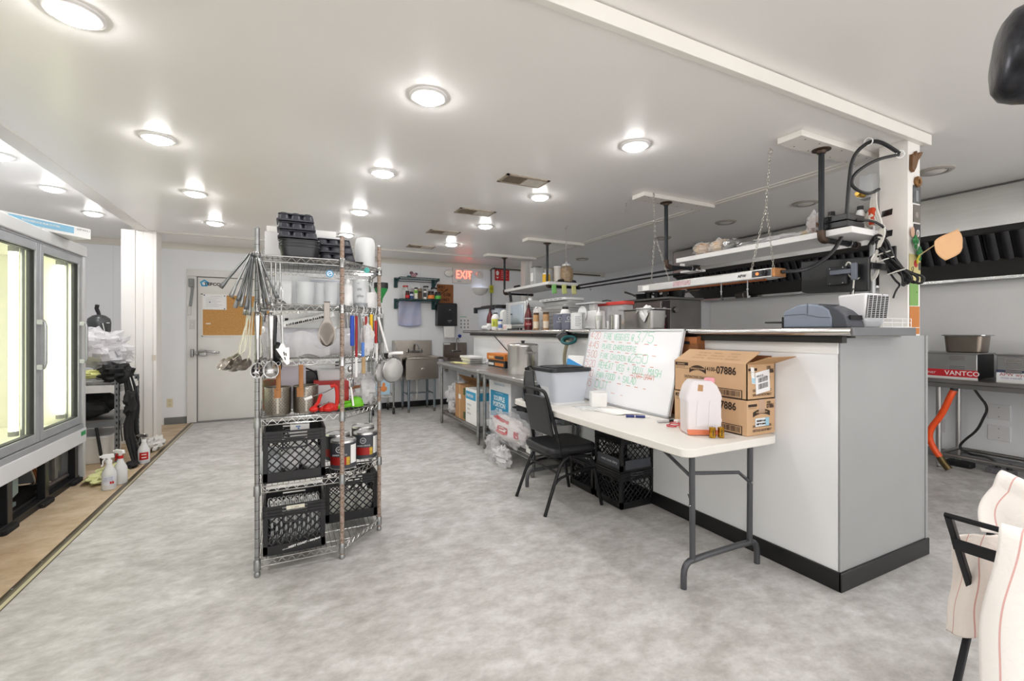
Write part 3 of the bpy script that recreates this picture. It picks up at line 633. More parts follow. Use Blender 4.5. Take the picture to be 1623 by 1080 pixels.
# --- ladles on the left
for k in range(7):
    x = -.205 - .022*(k % 4) - .012*(k//4); y = 2.80 - .055*(k % 3); z = 1.19 + .012*(k % 3) - .018*(k//4)
    bx_ = x - .045*(k % 2)
    t = T('ladle', 'long-handled steel ladle left of the rack, ' + ['first', 'second', 'third', 'fourth', 'fifth', 'sixth', 'seventh'][k] + ' bowl from the post', 'ladle', (bx_, y, z), 'ladles hung on the left post')
    r = .03 + .004*(k % 3); ax = V((-.75, -.35, .55))
    O('bowl', G().lathe([(0, -r*.95), (r*.5, -r*.85), (r*.85, -r*.45), (r, 0), (r*1.06, .002), (r*.95, -.002), (r*.8, -r*.4), (r*.4, -r*.78), (0, -r*.86)], (bx_, y, z), 16, ax), M('b3aca4', .3, 1, .25, 14), t)
    O('handle', G().tube([(bx_+r*.6, y+.005, z+.01), (x+.02+.003*k, y+.02, z+.06), (-.172-.004*k, 2.842-.004*k, 1.49)], .0026, 5), M('d9d8c4', .45, .5, .1, 9), t)
# ---------------------------------------------------------------- wire rack: second shelf (z 1.514)
Z2 = 1.517
def cup(x, y, z, r0, r1, h, mat, label, name='plastic_container', cat='container', lid=None, group=None, square=False, rim=True):
    t = T(name, label, cat, (x, y, z), group)
    if square: O('body', G().rbox(x-r0, y-r0, z, x+r0, y+r0, z+h, r0*.25, 4, r1-r0, r1-r0), mat, t)
    else: O('body', G().lathe([(.001, z), (r0, z), (r1, z+h), (r1-.003, z+h), (r0-.003, z+.004), (.001, z+.004)], (x, y, 0), 24), mat, t)
    if rim and not square: O('rim', G().torus((x, y, z+h), r1, .0025, n=24, m=5), mat, t)
    if lid: O('lid', G().lathe([(r1+.004, z+h-.004), (r1+.004, z+h+.008), (r1-.004, z+h+.01), (0, z+h+.01)], (x, y, 0), 22), lid, t)
    return t
ds = O('steel_dish', G().ball((-.065, 2.93, Z2), (.055, .05, .028), 22, 8, half=True), STEEL_D, label='small dull steel bowl upside down at the front of the second rack shelf', cat='bowl')
cup(-.035, 3.1, Z2, .052, .055, .15, FROST, 'cloudy square-shouldered plastic container, leftmost on the second rack shelf', square=True)
cup(.095, 3.08, Z2, .046, .055, .145, CLEAR, 'clear plastic deli container right of the cloudy one on the rack')
cup(.18, 3.16, Z2, .040, .047, .15, CLEAR, 'clear ribbed plastic cup left of the hanging spoon hook on the rack', 'plastic_cup', 'cup')
cup(.245, 3.13, Z2, .038, .044, .155, CLEAR, 'clear plastic cup directly left of the front rusty post on the rack', 'plastic_cup', 'cup')
cup(.03, 3.3, Z2, .09, .10, .20, FROST, 'big frosted plastic tub at the back of the second rack shelf', 'plastic_tub', 'tub', square=True)
cup(.22, 3.36, Z2, .09, .10, .17, CLEAR, 'big clear plastic tub behind the cups on the second rack shelf', 'plastic_tub', 'tub', square=True)
w = T('squeeze_bottle', 'white plastic bottle with a nozzle right of the front rusty post, second shelf', 'bottle', (.345, 3.12, Z2))
O('body', G().lathe([(.001, Z2), (.032, Z2), (.034, Z2+.02), (.034, Z2+.13), (.02, Z2+.155), (.013, Z2+.16)], (.345, 3.12, 0), 20), WHITEP, w)
O('nozzle', G().lathe([(.016, Z2+.155), (.016, Z2+.175), (.008, Z2+.185), (.005, Z2+.215), (0, Z2+.216)], (.345, 3.12, 0), 14), WHITEP, w)
p = T('measuring_jug', 'clear measuring jug with dark printed marks on the second rack shelf', 'jug', (.435, 3.2, Z2))
O('body', G().lathe([(.001, Z2), (.043, Z2), (.05, Z2+.19), (.047, Z2+.19), (.04, Z2+.005), (.001, Z2+.005)], (.435, 3.2, 0), 24), CLEAR, p)
O('handle', G().tube([(.48, 3.22, Z2+.17), (.52, 3.24, Z2+.16), (.52, 3.24, Z2+.07), (.475, 3.22, Z2+.05)], .006, 7, sm=2), CLEAR, p)
for k, s_ in enumerate(('oho', '500', 'oz')): text(s_, .028-.006*k, (.408, 3.149, Z2+.07+.045*k), (1, .1, 0), (0,0,1), M('5a5f66', .6), p)
O('white_tub', G().rbox(.455, 3.22, Z2, .545, 3.34, Z2+.11, .02, 4, .006, .006), WHITEP, label='opaque white plastic tub at the right end of the second rack shelf', cat='tub', bev=.004)
for k in range(4):
    t = T('grey_disc', 'grey round lid in the flat pile on the second rack shelf, %s' % ['lowest', 'second', 'third', 'top'][k], 'disc', (.42, 3.08, Z2+.007*k), 'round lids on the second shelf')
    O('disc', G().lathe([(.045, Z2+.007*k), (.046, Z2+.006+.007*k), (0, Z2+.0065+.007*k)], (.42, 3.075, 0), 22), M('a9adb3', .4, .3, .1, 9), t); O('ridge', G().torus((.42, 3.075, Z2+.0065+.007*k), .032, .001, n=20, m=4), GREYD, t)
fo = T('foil_roll_box', 'long pale carton at the back of the second rack shelf', 'box', (.1, 3.5, Z2))
O('carton', G().box(-.10, 3.47, Z2, .40, 3.55, Z2+.21), M('e3e6ee', .7, 0, .05, 5), fo, bev=.003); O('tear_strip', G().box(-.10, 3.468, Z2+.17, .40, 3.471, Z2+.18), STEEL_D, fo)
gr = T('green_bottle', 'green plastic funnel hung on the back wire at the right of the rack', 'funnel', (.6, 3.42, 1.6))
O('cone', G().lathe([(.05, 1.68), (.045, 1.66), (.012, 1.60), (.009, 1.57)], (.61, 3.4, 0), 20), M('16803a', .35), gr); O('band', G().cyl((.61, 3.4, 1.675), (.61, 3.4, 1.715), .051, n=20), BLACK, gr)

# third shelf (z 1.2): rolls of film and papers
Z3 = 1.203
t = T('bubble_roll', 'big roll of clear plastic liner lying across the third rack shelf', 'plastic roll', (.1, 3.12, Z3))
g = G()
def fr(u, v):
    an = 2*PI*u; r = .085*(1 + .06*noise.noise(V((math.cos(an)*1.5, math.sin(an)*1.5, v*9))))
    return (-.135 + .50*v, 3.10 + r*math.cos(an), Z3 + .09 + r*math.sin(an)*1.02)
O('roll', g.sheet(fr, 28, 26), M('eeeef4', .12, 0, .12, 22, None, .6, alpha=.8), t); O('core', G().cyl((-.13, 3.1, Z3+.09), (.36, 3.1, Z3+.09), .03), WHITE, t)
O('loose_end', G().sheet(lambda u, v: (-.13+.36*u, 3.03+.02*math.sin(9*u)-.03*v, Z3+.15-.14*v+.01*math.sin(14*u+5*v)), 24, 8), FILM, t)
t = T('film_bag', 'crumpled clear bag filling the left end of the third rack shelf', 'bag', (-.1, 3.06, Z3))
O('bag', G().ball((-.09, 3.02, Z3+.12), (.05, .08, .125), 20, 14, .4, 3, 5), FILM, t, ang=25)
t = T('plate_stack', 'tall stack of thin clear lids standing on edge behind the rusty post', 'lids', (.38, 3.15, Z3))
for k in range(7): O('lid', G().cyl((.30+.022*k, 3.22, Z3+.145), (.304+.022*k, 3.22, Z3+.145), .14, n=24), M('f3f4f6', .3, 0, .02, 5, alpha=.7), t)
t = T('instruction_sheet', 'folded printed paper strip lying on the plastic roll of the third shelf', 'paper', (.1, 3.0, Z3+.2))
def ps(u, v): return (-.06+.32*u, 3.04-.05*math.sin(2.5*u)+.12*v, Z3+.17+.08*u+.04*v)
O('sheet', G().sheet(ps, 10, 6), PAPER, t, sol=.001)
g = G(); rnd = random.Random(3)
for k in range(20):
    u = .15 + .035*k + rnd.uniform(0, .012)
    a = V(ps(u, .05)); b_ = V(ps(u, .05 + rnd.uniform(.2, .35))); g.slab(a + V((0, -.002, .003)), V((rnd.uniform(.004, .009), 0, .002)), b_ - a, V((0, -.001, .001)))
O('print', g, INK, t, kind='stuff')
t = T('menu_sheet', 'white printed sheet leaning behind the paper strip on the rack', 'paper', (.0, 3.2, Z3+.2))
O('sheet', G().slab((-.10, 3.18, Z3+.16), (.40, 0, .03), (0, .05, .10), (0, .001, 0)), PAPER, t)
O('print', G().slab((-.02, 3.184, Z3+.20), (.02, 0, .0), (0, .02, .04), (0, -.001, 0)).slab((.10, 3.19, Z3+.22), (.045, 0, .0), (0, .018, .035), (0, -.001, 0)), INK, t)

# hanging utensils, front edge of second shelf (hooks at z 1.51, y 2.845)
def shook(x, y, z, par, ln=.05, ax=(0, 1)):
    O('hook', G().tube([(x, y+.02, z-.012), (x, y+.022, z+.006), (x, y+.004, z+.01), (x, y, z-.01), (x, y, z-ln), (x, y-.010, z-ln-.008), (x, y-.016, z-ln+.006)], .0022, 5, sm=2), CHROME, par)
def spoon(x, y, zt, zb, rb, hl, label, slots=False, mat=CHROME, name='serving_spoon', group=None):
    t = T(name, label, 'spoon', (x, y, zb), group)
    zc = zb + rb*1.3
    def bowl(u, v):
        an = 2*PI*u; d = v*1.0
        return (x + rb*d*math.sin(an)*(1 - .12*math.cos(an)), y - .0005 + .020*(1-d*d), zc + rb*1.3*d*math.cos(an))
    O('bowl', G().sheet(bowl, 28, 7), mat, t, sol=.0015)
    def hd(u, v):
        w = .010 + .005*max(0, v-.4)*2.0 - (.005 if v > .95 else 0)
        return (x + (u-.5)*2*w, y + .004*abs(2*u-1) - .002, zc + rb*1.25 + (zt - zc - rb*1.25)*v)
    h = O('handle', G().sheet(hd, 4, 14), mat, t, sol=.002)
    O('hang_ring', G().torus((x, y-.003, zt-.012), .0065, .0022, (0,1,0), 14, 5), STEEL_D, h)
    if slots:
        g = G()
        for i in range(-1, 2):
            for j in (-1, 0, 1): g.lathe([(.0065, 0), (0, .0008)], (x+i*.018, y+.0185 - .009*(abs(i)+abs(j)*.5), zc+j*.026), 10, (0, -1, 0), sy=1.5)
        O('drain_hole', g, INK, t, kind='stuff')
    shook(x, y, 1.512, t, 1.512-zt+.006)
    return t
spoon(-.152, 2.832, 1.465, 1.10, .034, .2, 'slotted steel spoon hanging at the left post of the rack', True)
spoon(-.085, 2.822, 1.463, 1.098, .038, .2, 'solid steel serving spoon hanging second from the left on the rack')
spoon(-.070, 2.850, 1.45, 1.12, .038, .2, 'dark spoon hidden behind the solid steel serving spoon', mat=BLACKM)
ss = T('spatula', 'steel slotted cake server hanging right of the serving spoons', 'spatula', (-.03, 2.83, 1.17))
O('handle', G().tube([(-.035, 2.832, 1.45), (-.032, 2.832, 1.38), (-.030, 2.832, 1.29)], lambda t: .008-.002*t, 8), CHROME, ss)
O('neck', G().hexa([(-.05, 2.826, 1.262), (-.01, 2.826, 1.262), (-.01, 2.832, 1.262), (-.05, 2.832, 1.262)], [(-.035, 2.828, 1.295), (-.025, 2.828, 1.295), (-.025, 2.834, 1.295), (-.035, 2.834, 1.295)]), CHROME, ss)
bl = O('blade', G().prism([(-.062, 1.262), (.004, 1.268), (.006, 1.178), (-.008, 1.170)], 2.824, 2.826, 'y'), M('dcdad6', .3, .8, .08, 9), ss)
O('slot', G().prism([(-.026, 1.245), (-.020, 1.246), (-.016, 1.225), (-.022, 1.223)], 2.8232, 2.8238, 'y').prism([(-.016, 1.238), (-.010, 1.239), (-.008, 1.222), (-.013, 1.220)], 2.8232, 2.8238, 'y').prism([(-.022, 1.215), (-.016, 1.216), (-.012, 1.198), (-.017, 1.197)], 2.8232, 2.8238, 'y'), INK, bl)
shook(-.035, 2.832, 1.512, ss, .055)
lk = O('black_ladle', G().ball((-.055, 2.86, 1.25), (.03, .02, .05), 16, 10), BLACKM, label='black ladle bowl half hidden behind the slotted cake server', cat='ladle')
# big flat-handled spoon rest over the edge
t = T('spoon_rest', 'large brushed steel spoon with a broad flat handle hooked over the second shelf', 'spoon', (.2, 2.83, 1.27))
def sr(u, v):
    z = 1.532 - .262*v; w = .0165 if v < .38 else .0165 + .033*math.sin(min(1, (v-.38)/.38)*PI/2)
    if v > .72: w = .0495*math.sqrt(max(0, 1-((v-.72)/.28)**2))
    dish = .022*max(0, (v-.45)/.55)*(1-(2*u-1)**2)
    return (.201 + (2*u-1)*w, 2.828 + dish, z)
O('spoon', G().sheet(sr, 12, 30), M('8d8781', .22, 1, .12, 9), t, sol=.0016); O('hook_lip', G().slab((.1845, 2.828, 1.531), (.033, 0, 0), (0, .05, .001), (0, 0, .0016)), M('8d8781', .22, 1, .12, 9), t)
# wooden paddles, hung from the third shelf
for x, nm, dz in ((-.05, 'wooden paddle handle hanging left, above the left perforated pot', 0), (.065, 'wooden paddle handle hanging over the right perforated pot', .03)):
    t = T('wooden_spatula', nm, 'spatula', (x, 2.85, 1.0))
    O('shaft', G().rbox(x-.012, 2.845, 1.03, x+.012, 2.853, 1.168, .003, 2), WOOD, t, bev=.002); O('blade', G().rbox(x-.022, 2.847, .985, x+.014, 2.852, 1.04, .002, 2), WOOD, t, bev=.001)
    O('hook', G().torus((x, 2.85, 1.178), .010, .002, (0,1,0), 12, 5), CHROME, t)

# fourth shelf (z .872)
Z4 = .872
for x, y, nm in ((-.055, 2.985, 'left'), (.095, 3.0, 'right')):
    Z4 = .8765; t = T('perforated_pot', 'perforated steel cutlery cylinder, the %s one of two on the fourth rack shelf' % nm, 'pot', (x, y, Z4))
    PB = M('a8a298', .35, 1, .2, 20)
    O('body', G().lathe([(.001, Z4), (.068, Z4), (.070, Z4+.004), (.070, Z4+.155), (.066, Z4+.155), (.066, Z4+.006), (.001, Z4+.006)], (x, y, 0), 30), PB, t)
    O('rim', G().torus((x, y, Z4+.155), .069, .003, n=28, m=6), PB, t)
    g = G()
    for j in range(13):
        for i in range(28):
            an = 2*PI*(i+.5*(j % 2))/28
            if math.sin(an) < .35 and i % 7 != 3: c, s_ = math.cos(an), math.sin(an); g.lathe([(.0026, 0), (0, .0003)], (x+.0702*c, y+.0702*s_, Z4+.018+j*.0102), 5, (c, s_, 0))
    O('hole', g, M('3a3733', .8), t, kind='stuff')
    O('seam', G().box(x-.006, y-.073, Z4+.01, x+.006, y-.0695, Z4+.15), PB, t); O('rivet_tab', G().torus((x+.005, y-.073, Z4+.15), .008, .0025, (0,1,0), 12, 5), CHROME, t)
    O('weld_foot', G().cyl((x, y, Z4-.003), (x, y, Z4), .064, n=24), PB, t)
Z4 = .874; t = T('red_slicer', 'red hand-crank peeler clamp between the rusty post and right perforated pot', 'peeler', (.22, 2.98, Z4))
RD = M('d8261c', .3, 0, .08, 9)
O('base', G().rbox(.165, 2.95, Z4, .275, 3.02, Z4+.035, .02, 4).lathe([(.04, Z4), (.045, Z4+.02), (.03, Z4+.045), (.01, Z4+.05)], (.22, 2.975, 0), 18), RD, t, bev=.004)
O('arm', G().tube([(.268, 2.985, Z4+.02), (.272, 2.985, Z4+.10), (.262, 2.985, Z4+.155), (.232, 2.985, Z4+.145)], .011, 8, sm=1).tube([(.13, 2.94, Z4+.02), (.16, 2.935, Z4+.06), (.175, 2.935, Z4+.11)], .010, 8).ball((.135, 2.94, Z4+.02), (.028, .022, .018), 14, 8), RD, t)
O('crank', G().tube([(.25, 2.96, Z4+.14), (.2, 2.93, Z4+.12), (.13, 2.92, Z4+.10)], .003, 6).tube([(.165, 2.93, Z4+.03), (.22, 2.94, Z4+.06)], .004, 6), CHROME, t)
O('grip', G().tube([(.125, 2.92, Z4+.098), (.10, 2.915, Z4+.09), (.085, 2.915, Z4+.085)], .010, 8), M('f1efee', .35), t)
O('red_tray', G().box(.15, 3.16, Z4+.01, .36, 3.3, Z4+.16), M('b72320', .4, 0, .1, 9), label='red box standing behind the red peeler on the rack', cat='box', bev=.004)
O('cutting_plate', G().slab((.155, 3.10, Z4+.01), (.12, 0, 0), (0, .03, .13), (0, .003, 0)), M('cdc9cc', .5), label='pale plastic cutting plate leaning behind the red peeler', cat='plate')
t = T('lemon_squeezer', 'lime green hand citrus squeezer on the fourth shelf right of the post', 'squeezer', (.4, 3.08, Z4))
O('dome', G().ball((.395, 3.09, Z4+.018), (.045, .045, .045), 18, 6, half=True), GREEN, t); O('plate', G().lathe([(.048, Z4), (.05, Z4+.016), (.045, Z4+.02)], (.395, 3.09, 0), 20), GREEN, t)
O('handle', G().tube([(.36, 3.07, Z4+.012), (.30, 3.02, Z4+.012), (.26, 3.0, Z4+.01)], lambda u: .014-.004*u, 8).tube([(.355, 3.08, Z4+.028), (.31, 3.04, Z4+.034)], .010, 8), GREEN, t)
O('cutting_board', G().slab((-.06, 3.14, Z4+.0), (.16, 0, 0), (0, .02, .29), (0, .004, 0)), M('c9c2cb', .45), label='tall grey-pink cutting board leaning at the back left of the fourth shelf', cat='board', bev=.002)
O('tomato_pack', G().rbox(-.14, 3.12, Z4, -.05, 3.22, Z4+.19, .02, 3), M('8a2b22', .5, 0, .6, 30, '3a5a30'), label='red patterned food pack behind the left perforated pot', cat='packet', bev=.004)
t = T('label_printer', 'white box with a black window and cord behind the right paddle', 'printer', (.2, 3.4, Z4))
O('case', G().box(.02, 3.34, Z4, .34, 3.5, Z4+.29), WHITEP, t, bev=.008); O('window', G().box(.08, 3.335, Z4+.09, .25, 3.341, Z4+.22), BLACKM, t, bev=.003); O('slot', G().box(.10, 3.332, Z4+.15, .23, 3.336, Z4+.16), GREYD, t)
O('vent_bar', G().box(.29, 3.335, Z4+.2, .33, 3.341, Z4+.21).box(.29, 3.335, Z4+.222, .33, 3.341, Z4+.232).box(.29, 3.335, Z4+.244, .33, 3.341, Z4+.254).box(.29, 3.335, Z4+.266, .33, 3.341, Z4+.276), GREYD, t)
O('cord', G().tube([(.10, 3.33, Z4+.24), (.17, 3.31, Z4+.21), (.185, 3.3, Z4+.13), (.17, 3.3, Z4+.05)], .005, 6, sm=2), BLACK, t)
O('clear_box', G().rbox(.18, 3.2, Z4+.16, .34, 3.33, Z4+.23, .02, 4, .008, .008), FROST, label='frosted plastic box resting on the red box of the fourth shelf', cat='container', bev=.003)
O('clear_wrap', G().ball((.47, 3.22, Z4+.10), (.08, .1, .10), 22, 14, .45, 3, 12), FILM, label='crumpled clear plastic bag behind the green squeezer', cat='bag', ang=25)
O('white_tray', G().box(.36, 3.38, Z4+.14, .52, 3.44, Z4+.19), WHITEP, label='small white plastic tray behind the hanging gadgets on the rack', cat='tray', bev=.006)
O('brown_stick', G().cyl((.36, 3.12, Z4+.115), (.44, 3.15, Z4+.12), .010), M('8a5a38', .6, 0, .2, 20), label='short brown wooden pestle above the green squeezer', cat='pestle')

# tools hung along the slanted right edge (B -> C), hooks at z 1.505
def edge(f, off=.018): q = B.lerp(C_, f); n = V((C_.y-B.y, -(C_.x-B.x), 0)).normalized(); return q + n*off
ED = (C_-B).normalized()
def tool(f, name, label, cat, parts, off=.018):
    q = edge(f, off); t = T(name, label, cat, (q.x, q.y, 1.2))
    for pn_, z1, z0, w, th, mat, dx in parts:
        c = q + ED*dx
        o_ = V((c.x, c.y, z0)) - ED*(w/2); n = V((ED.y, -ED.x, 0))
        O(pn_, G().slab(o_ - n*th/2, ED*w, n*th, V((0, 0, z1-z0))), mat, t, bev=min(w, th)*.3)
    O('hook', G().tube([(q.x, q.y, 1.52), (q.x+.006, q.y, 1.51), (q.x+.004, q.y, 1.485), (q.x-.004, q.y, 1.475), (q.x, q.y, 1.465)], .0022, 5, sm=1), CHROME, t)
    return t
REDD = M('a3262a', .4, 0, .1, 9)
tool(.14, 'blue_scraper', 'long tool with a bright blue handle, leftmost on the slanted rack edge', 'scraper', (('handle', 1.455, 1.27, .026, .016, BLUE, 0), ('blade', 1.27, 1.06, .012, .003, STEEL_D, 0), ('tip', 1.07, 1.02, .022, .012, CHROME, 0)), .03)
tool(.26, 'red_spatula', 'dark red flat spatula handle right of the blue scraper', 'spatula', (('handle', 1.455, 1.2, .016, .01, REDD, 0), ('blade', 1.2, 1.075, .022, .004, WHITE, 0)), .026)
tool(.34, 'blue_tip_brush', 'thin grey tool with a light blue block beside the red spatula', 'brush', (('shaft', 1.44, 1.27, .006, .005, GALV, 0), ('block', 1.29, 1.2, .02, .014, M('4f7fd0', .4), 0)), .05)
tool(.48, 'wood_spoon', 'wooden tool hanging inside a clear bag on the slanted rack edge', 'spoon', (('shaft', 1.42, 1.2, .010, .008, WOOD, 0), ('blade', 1.2, 1.09, .03, .012, M('c9a97c', .6, 0, .2, 20), 0)))
q = edge(.45, .05); O('clear_bag', G().ball((q.x, q.y, 1.31), (.042, .035, .095), 20, 14, .35, 3, 3), FILM, label='small clear plastic bag hanging among the coloured tools', cat='bag', ang=25)
tool(.55, 'dark_red_brush', 'short dark red handled tool left of the yellow one', 'brush', (('handle', 1.455, 1.39, .016, .012, REDD, 0), ('blade', 1.39, 1.2, .010, .003, STEEL, 0)))
tool(.63, 'yellow_peeler', 'bright yellow handled tool on the slanted rack edge', 'peeler', (('handle', 1.47, 1.35, .02, .014, YELLOW, 0), ('tip', 1.36, 1.32, .014, .012, YELLOW, .008)), .035)
tool(.70, 'grey_file', 'dark grey flat file right of the yellow tool', 'file', (('handle', 1.45, 1.25, .016, .008, GREYD, 0), ('blade', 1.25, 1.14, .012, .003, STEEL, 0)))
tool(.78, 'red_scraper', 'red handled scraper with a white blade near the right rusty post', 'scraper', (('handle', 1.43, 1.28, .017, .014, M('b5262a', .4), 0), ('blade', 1.28, 1.16, .026, .004, WHITE, .012)), .03)
tool(.88, 'silver_tongs', 'bright steel flat tongs at the right rusty post', 'tongs', (('arm', 1.455, 1.24, .010, .004, CHROME, -.006), ('arm', 1.455, 1.2, .010, .004, CHROME, .010)), .03)
tool(1.0, 'steel_turner', 'wide steel turner hanging behind the white rod', 'spatula', (('blade', 1.45, 1.28, .022, .003, GALV, 0), ('shaft', 1.28, 1.16, .008, .005, STEEL, 0)), .02)
t = T('white_rod', 'white plastic stick slanting across the tools at the right post', 'stick', (.58, 3.12, 1.2))
O('rod', G().cyl((.535, 3.09, 1.455), (.598, 3.10, 1.225), .008), WHITEP, t); O('hook', G().torus((.534, 3.09, 1.462), .008, .002, (0,1,0), 12, 5), CHROME, t)
q = edge(.12, .02); t = T('pulley_gadget', 'small steel strainer gadget with a white rod below the blue scraper', 'strainer', (q.x, q.y, .9))
O('wheel', G().torus((q.x, q.y, 1.075), .017, .004, (0,1,0), 18, 6).torus((q.x, q.y, 1.075), .006, .004, (0,1,0), 12, 5), CHROME, t); O('cap', G().ball((q.x, q.y, 1.13), (.014, .012, .02), 12, 8), CHROME, t); O('rod', G().cyl((q.x, q.y, 1.06), (q.x+.02, q.y, .905), .006), WHITE, t)
for k in range(4):
    q = edge(.75+.1*k, .02); o_ = O('hand_whisk', G().cyl((q.x, q.y, 1.48), (q.x, q.y, 1.18), .004, n=6).torus((q.x, q.y, 1.17), .014, .002, (1,.3,0), 12, 4).torus((q.x, q.y, 1.17), .014, .002, (.2,1,0), 12, 4), [CHROME, DULL, CHROME, GALV][k], label='thin steel tool in the bundle by the right post, %s from its left' % ['first', 'second', 'third', 'fourth'][k], cat='utensil', group='thin steel tools at the right post')
# strainers
def strainer(c, r, ax, label):
    c = V(c); a = V(ax).normalized(); t = T('strainer', label, 'strainer', tuple(c))
    qn = V((0,0,1)).rotation_difference(a)
    O('rim', G().torus(c, r, .006, a, 32, 7), CHROME, t)
    O('mesh', G().lathe([(r, 0), (r*.93, r*.28), (r*.75, r*.5), (r*.45, r*.62), (0, r*.66)], c, 30, a), M('e2e2e0', .35, .6, .25, 300, None, .5, alpha=.72), t)
    return t, a
t, a = strainer((.625, 3.08, 1.10), .082, (.55, -.83, -.05), 'round fine-mesh strainer hanging at the right rusty post of the rack')
O('handle', G().tube([(.605, 3.07, 1.19), (.60, 3.03, 1.215), (.68, 3.0, 1.217)], .010, 8, sm=1), WHITEP, t)
t, a = strainer((.545, 3.11, 1.08), .062, (.8, -.5, 0), 'smaller strainer edge-on behind the round fine-mesh one')
O('handle', G().tube([(.535, 3.11, 1.14), (.53, 3.11, 1.2)], .005, 6), CHROME, t)

# ---------------------------------------------------------------- milk crates
CR = M('1d1d20', .42, 0, .15, 10)
def crate_parts(t, cx, cy, z, w, d, h, mat, logo=True, holes=True):
    x0, x1, y0, y1 = cx-w/2, cx+w/2, cy-d/2, cy+d/2; p = .016
    for x in (x0, x1-p*1.6):
        for y in (y0, y1-p*1.6): O('corner_post', G().box(x, y, z+.004, x+p*1.6, y+p*1.6, z+h), mat, t, bev=.003)
    O('floor_grid', G().box(x0+.005, y0+.005, z, x1-.005, y1-.005, z+.008), mat, t)
    hb = h*.2
    O('bottom_band', G().box(x0, y0, z+.01, x1, y0+.006, z+hb).box(x0, y1-.006, z+.01, x1, y1, z+hb).box(x0, y0, z+.01, x0+.006, y1, z+hb).box(x1-.006, y0, z+.01, x1, y1, z+hb), mat, t)
    g = G()
    for k in range(4):
        zz = z+h-.008-k*.018
        for q in ((x0-.002, y0-.002, x1+.002, y0+.008), (x0-.002, y1-.008, x1+.002, y1+.002), (x0-.002, y0, x0+.008, y1), (x1-.008, y0, x1+.002, y1)): g.box(q[0], q[1], zz, q[2], q[3], zz+(.008 if k else .01))
    O('rim', g, mat, t)
    gb = G()
    for q in ((x0, y0+.004, x1, y0+.006), (x0, y1-.006, x1, y1-.004)):
        gb.box(q[0], q[1], z+h-.062, q[0]+w*.3, q[3], z+h); gb.box(q[2]-w*.3, q[1], z+h-.062, q[2], q[3], z+h)
    gb.box(x0+.004, y0, z+h-.062, x0+.006, y1, z+h); gb.box(x1-.006, y0, z+h-.062, x1-.004, y1, z+h)
    O('rim_band', gb, mat, t, kind='stuff')
    g = G(); zl, zh = z+hb, z+h-.062
    def lat(a0, a1, mk):
        n = 7
        st_ = (a1-a0)/n
        for k in range(-n, 2*n):
            for sg in (1, -1):
                # line a = s + sg*(zz - zl)
                s0 = a0 + k*st_ if sg == 1 else a1 - k*st_
                lo, hi = zl, zh
                pts = []
                za, zb = lo, hi
                aa, ab = s0, s0 + sg*(hi-lo)
                # clip to [a0+m, a1-m]
                m = .02; L0, L1 = a0+m, a1-m
                if max(aa, ab) < L0 or min(aa, ab) > L1: continue
                def zat(a): return lo + sg*(a-s0)
                if aa < L0: za = zat(L0); aa = L0
                if aa > L1: za = zat(L1); aa = L1
                if ab < L0: zb = zat(L0); ab = L0
                if ab > L1: zb = zat(L1); ab = L1
                if abs(zb-za) < .01: continue
                g.cyl(mk(aa, za), mk(ab, zb), .0038, n=4, cap=False)
    for y in (y0+.004, y1-.004): lat(x0, x1, lambda a, zz: (a, y, zz))
    for x in (x0+.004, x1-.004): lat(y0, y1, lambda a, zz: (x, a, zz))
    O('lattice', g, mat, t, kind='stuff')
    g = G()
    for y in (y0-.001, y1+.001): g.tube([(cx+.062*max(-1, min(1, 1.35*math.cos(a))), y, z+h-.072+.024*max(-1, min(1, 1.35*math.sin(a)))) for a in [2*PI*i/20 for i in range(20)]], .0055, 6, True)
    for x in (x0-.001, x1+.001): g.tube([(x, cy+.055*max(-1, min(1, 1.35*math.cos(a))), z+h-.072+.024*max(-1, min(1, 1.35*math.sin(a)))) for a in [2*PI*i/20 for i in range(20)]], .0055, 6, True)
    O('hand_hole', g, mat, t, kind='stuff')
def crate(cx, cy, z, w, d, h, label, mat=CR, group=None):
    t = T('milk_crate', label, 'crate', (cx, cy, z), group); crate_parts(t, cx, cy, z, w, d, h, mat); return t
CA = crate(.034, 3.06, .496, .325, .33, .29, 'black milk crate with bagged goods on the fifth rack shelf')
CB = crate(.034, 3.06, .086, .325, .33, .275, 'black milk crate full of clear lids on the bottom rack shelf, left')
text('RETURN TO', .009, (-.03, 2.8945, .107), (1, 0, .12), (0, 0, 1), M('e9e9e9', .7), CB); text('WEST COAST - dairyland', .016, (.0, 2.8945, .112), (1, 0, .16), (0, 0, 1), M('e9e9e9', .7), CB, off=.0006)
O('tape_label', G().box(-.01, 2.888, .338, .085, 2.893, .358), M('d8d4c4', .7), CB); text('2 - LIDS', .012, (.015, 2.8875, .343), (1,0,0), (0,0,1), INK, CB)
CC = crate(.385, 3.36, .086, .33, .30, .30, 'black milk crate on the bottom rack shelf, right, behind the rusty post')
rnd = random.Random(9)
for k in range(9):
    x = -.10+.12*(k % 3)+rnd.uniform(-.01, .01); y = 2.96+.085*(k//3)
    t = O('wrapped_cup', G().ball((x, y, .56+.05*rnd.random()), (.06, .045, .065), 14, 9, .3, 3, k), FILM if k % 3 else M('dfe6ea', .25, 0, .15, 20, None, .4, alpha=.85), label='clear wrapped plastic piece inside the fifth-shelf crate, %s row, %s' % (['front', 'middle', 'rear'][k//3], ['left', 'centre', 'right'][k % 3]), cat='plastic goods', group='wrapped plastic in the upper crate', ang=25)
t = T('printed_carton', 'small white printed carton poking out of the fifth-shelf crate', 'box', (.06, 3.1, .6)); O('carton', G().box(.01, 3.0, .56, .115, 3.12, .80), PAPER, t, bev=.003); O('print', G().box(.04, 2.998, .785, .065, 3.0005, .792).box(.05, 2.998, .772, .06, 3.0005, .782), M('6c8fc0', .7), t)
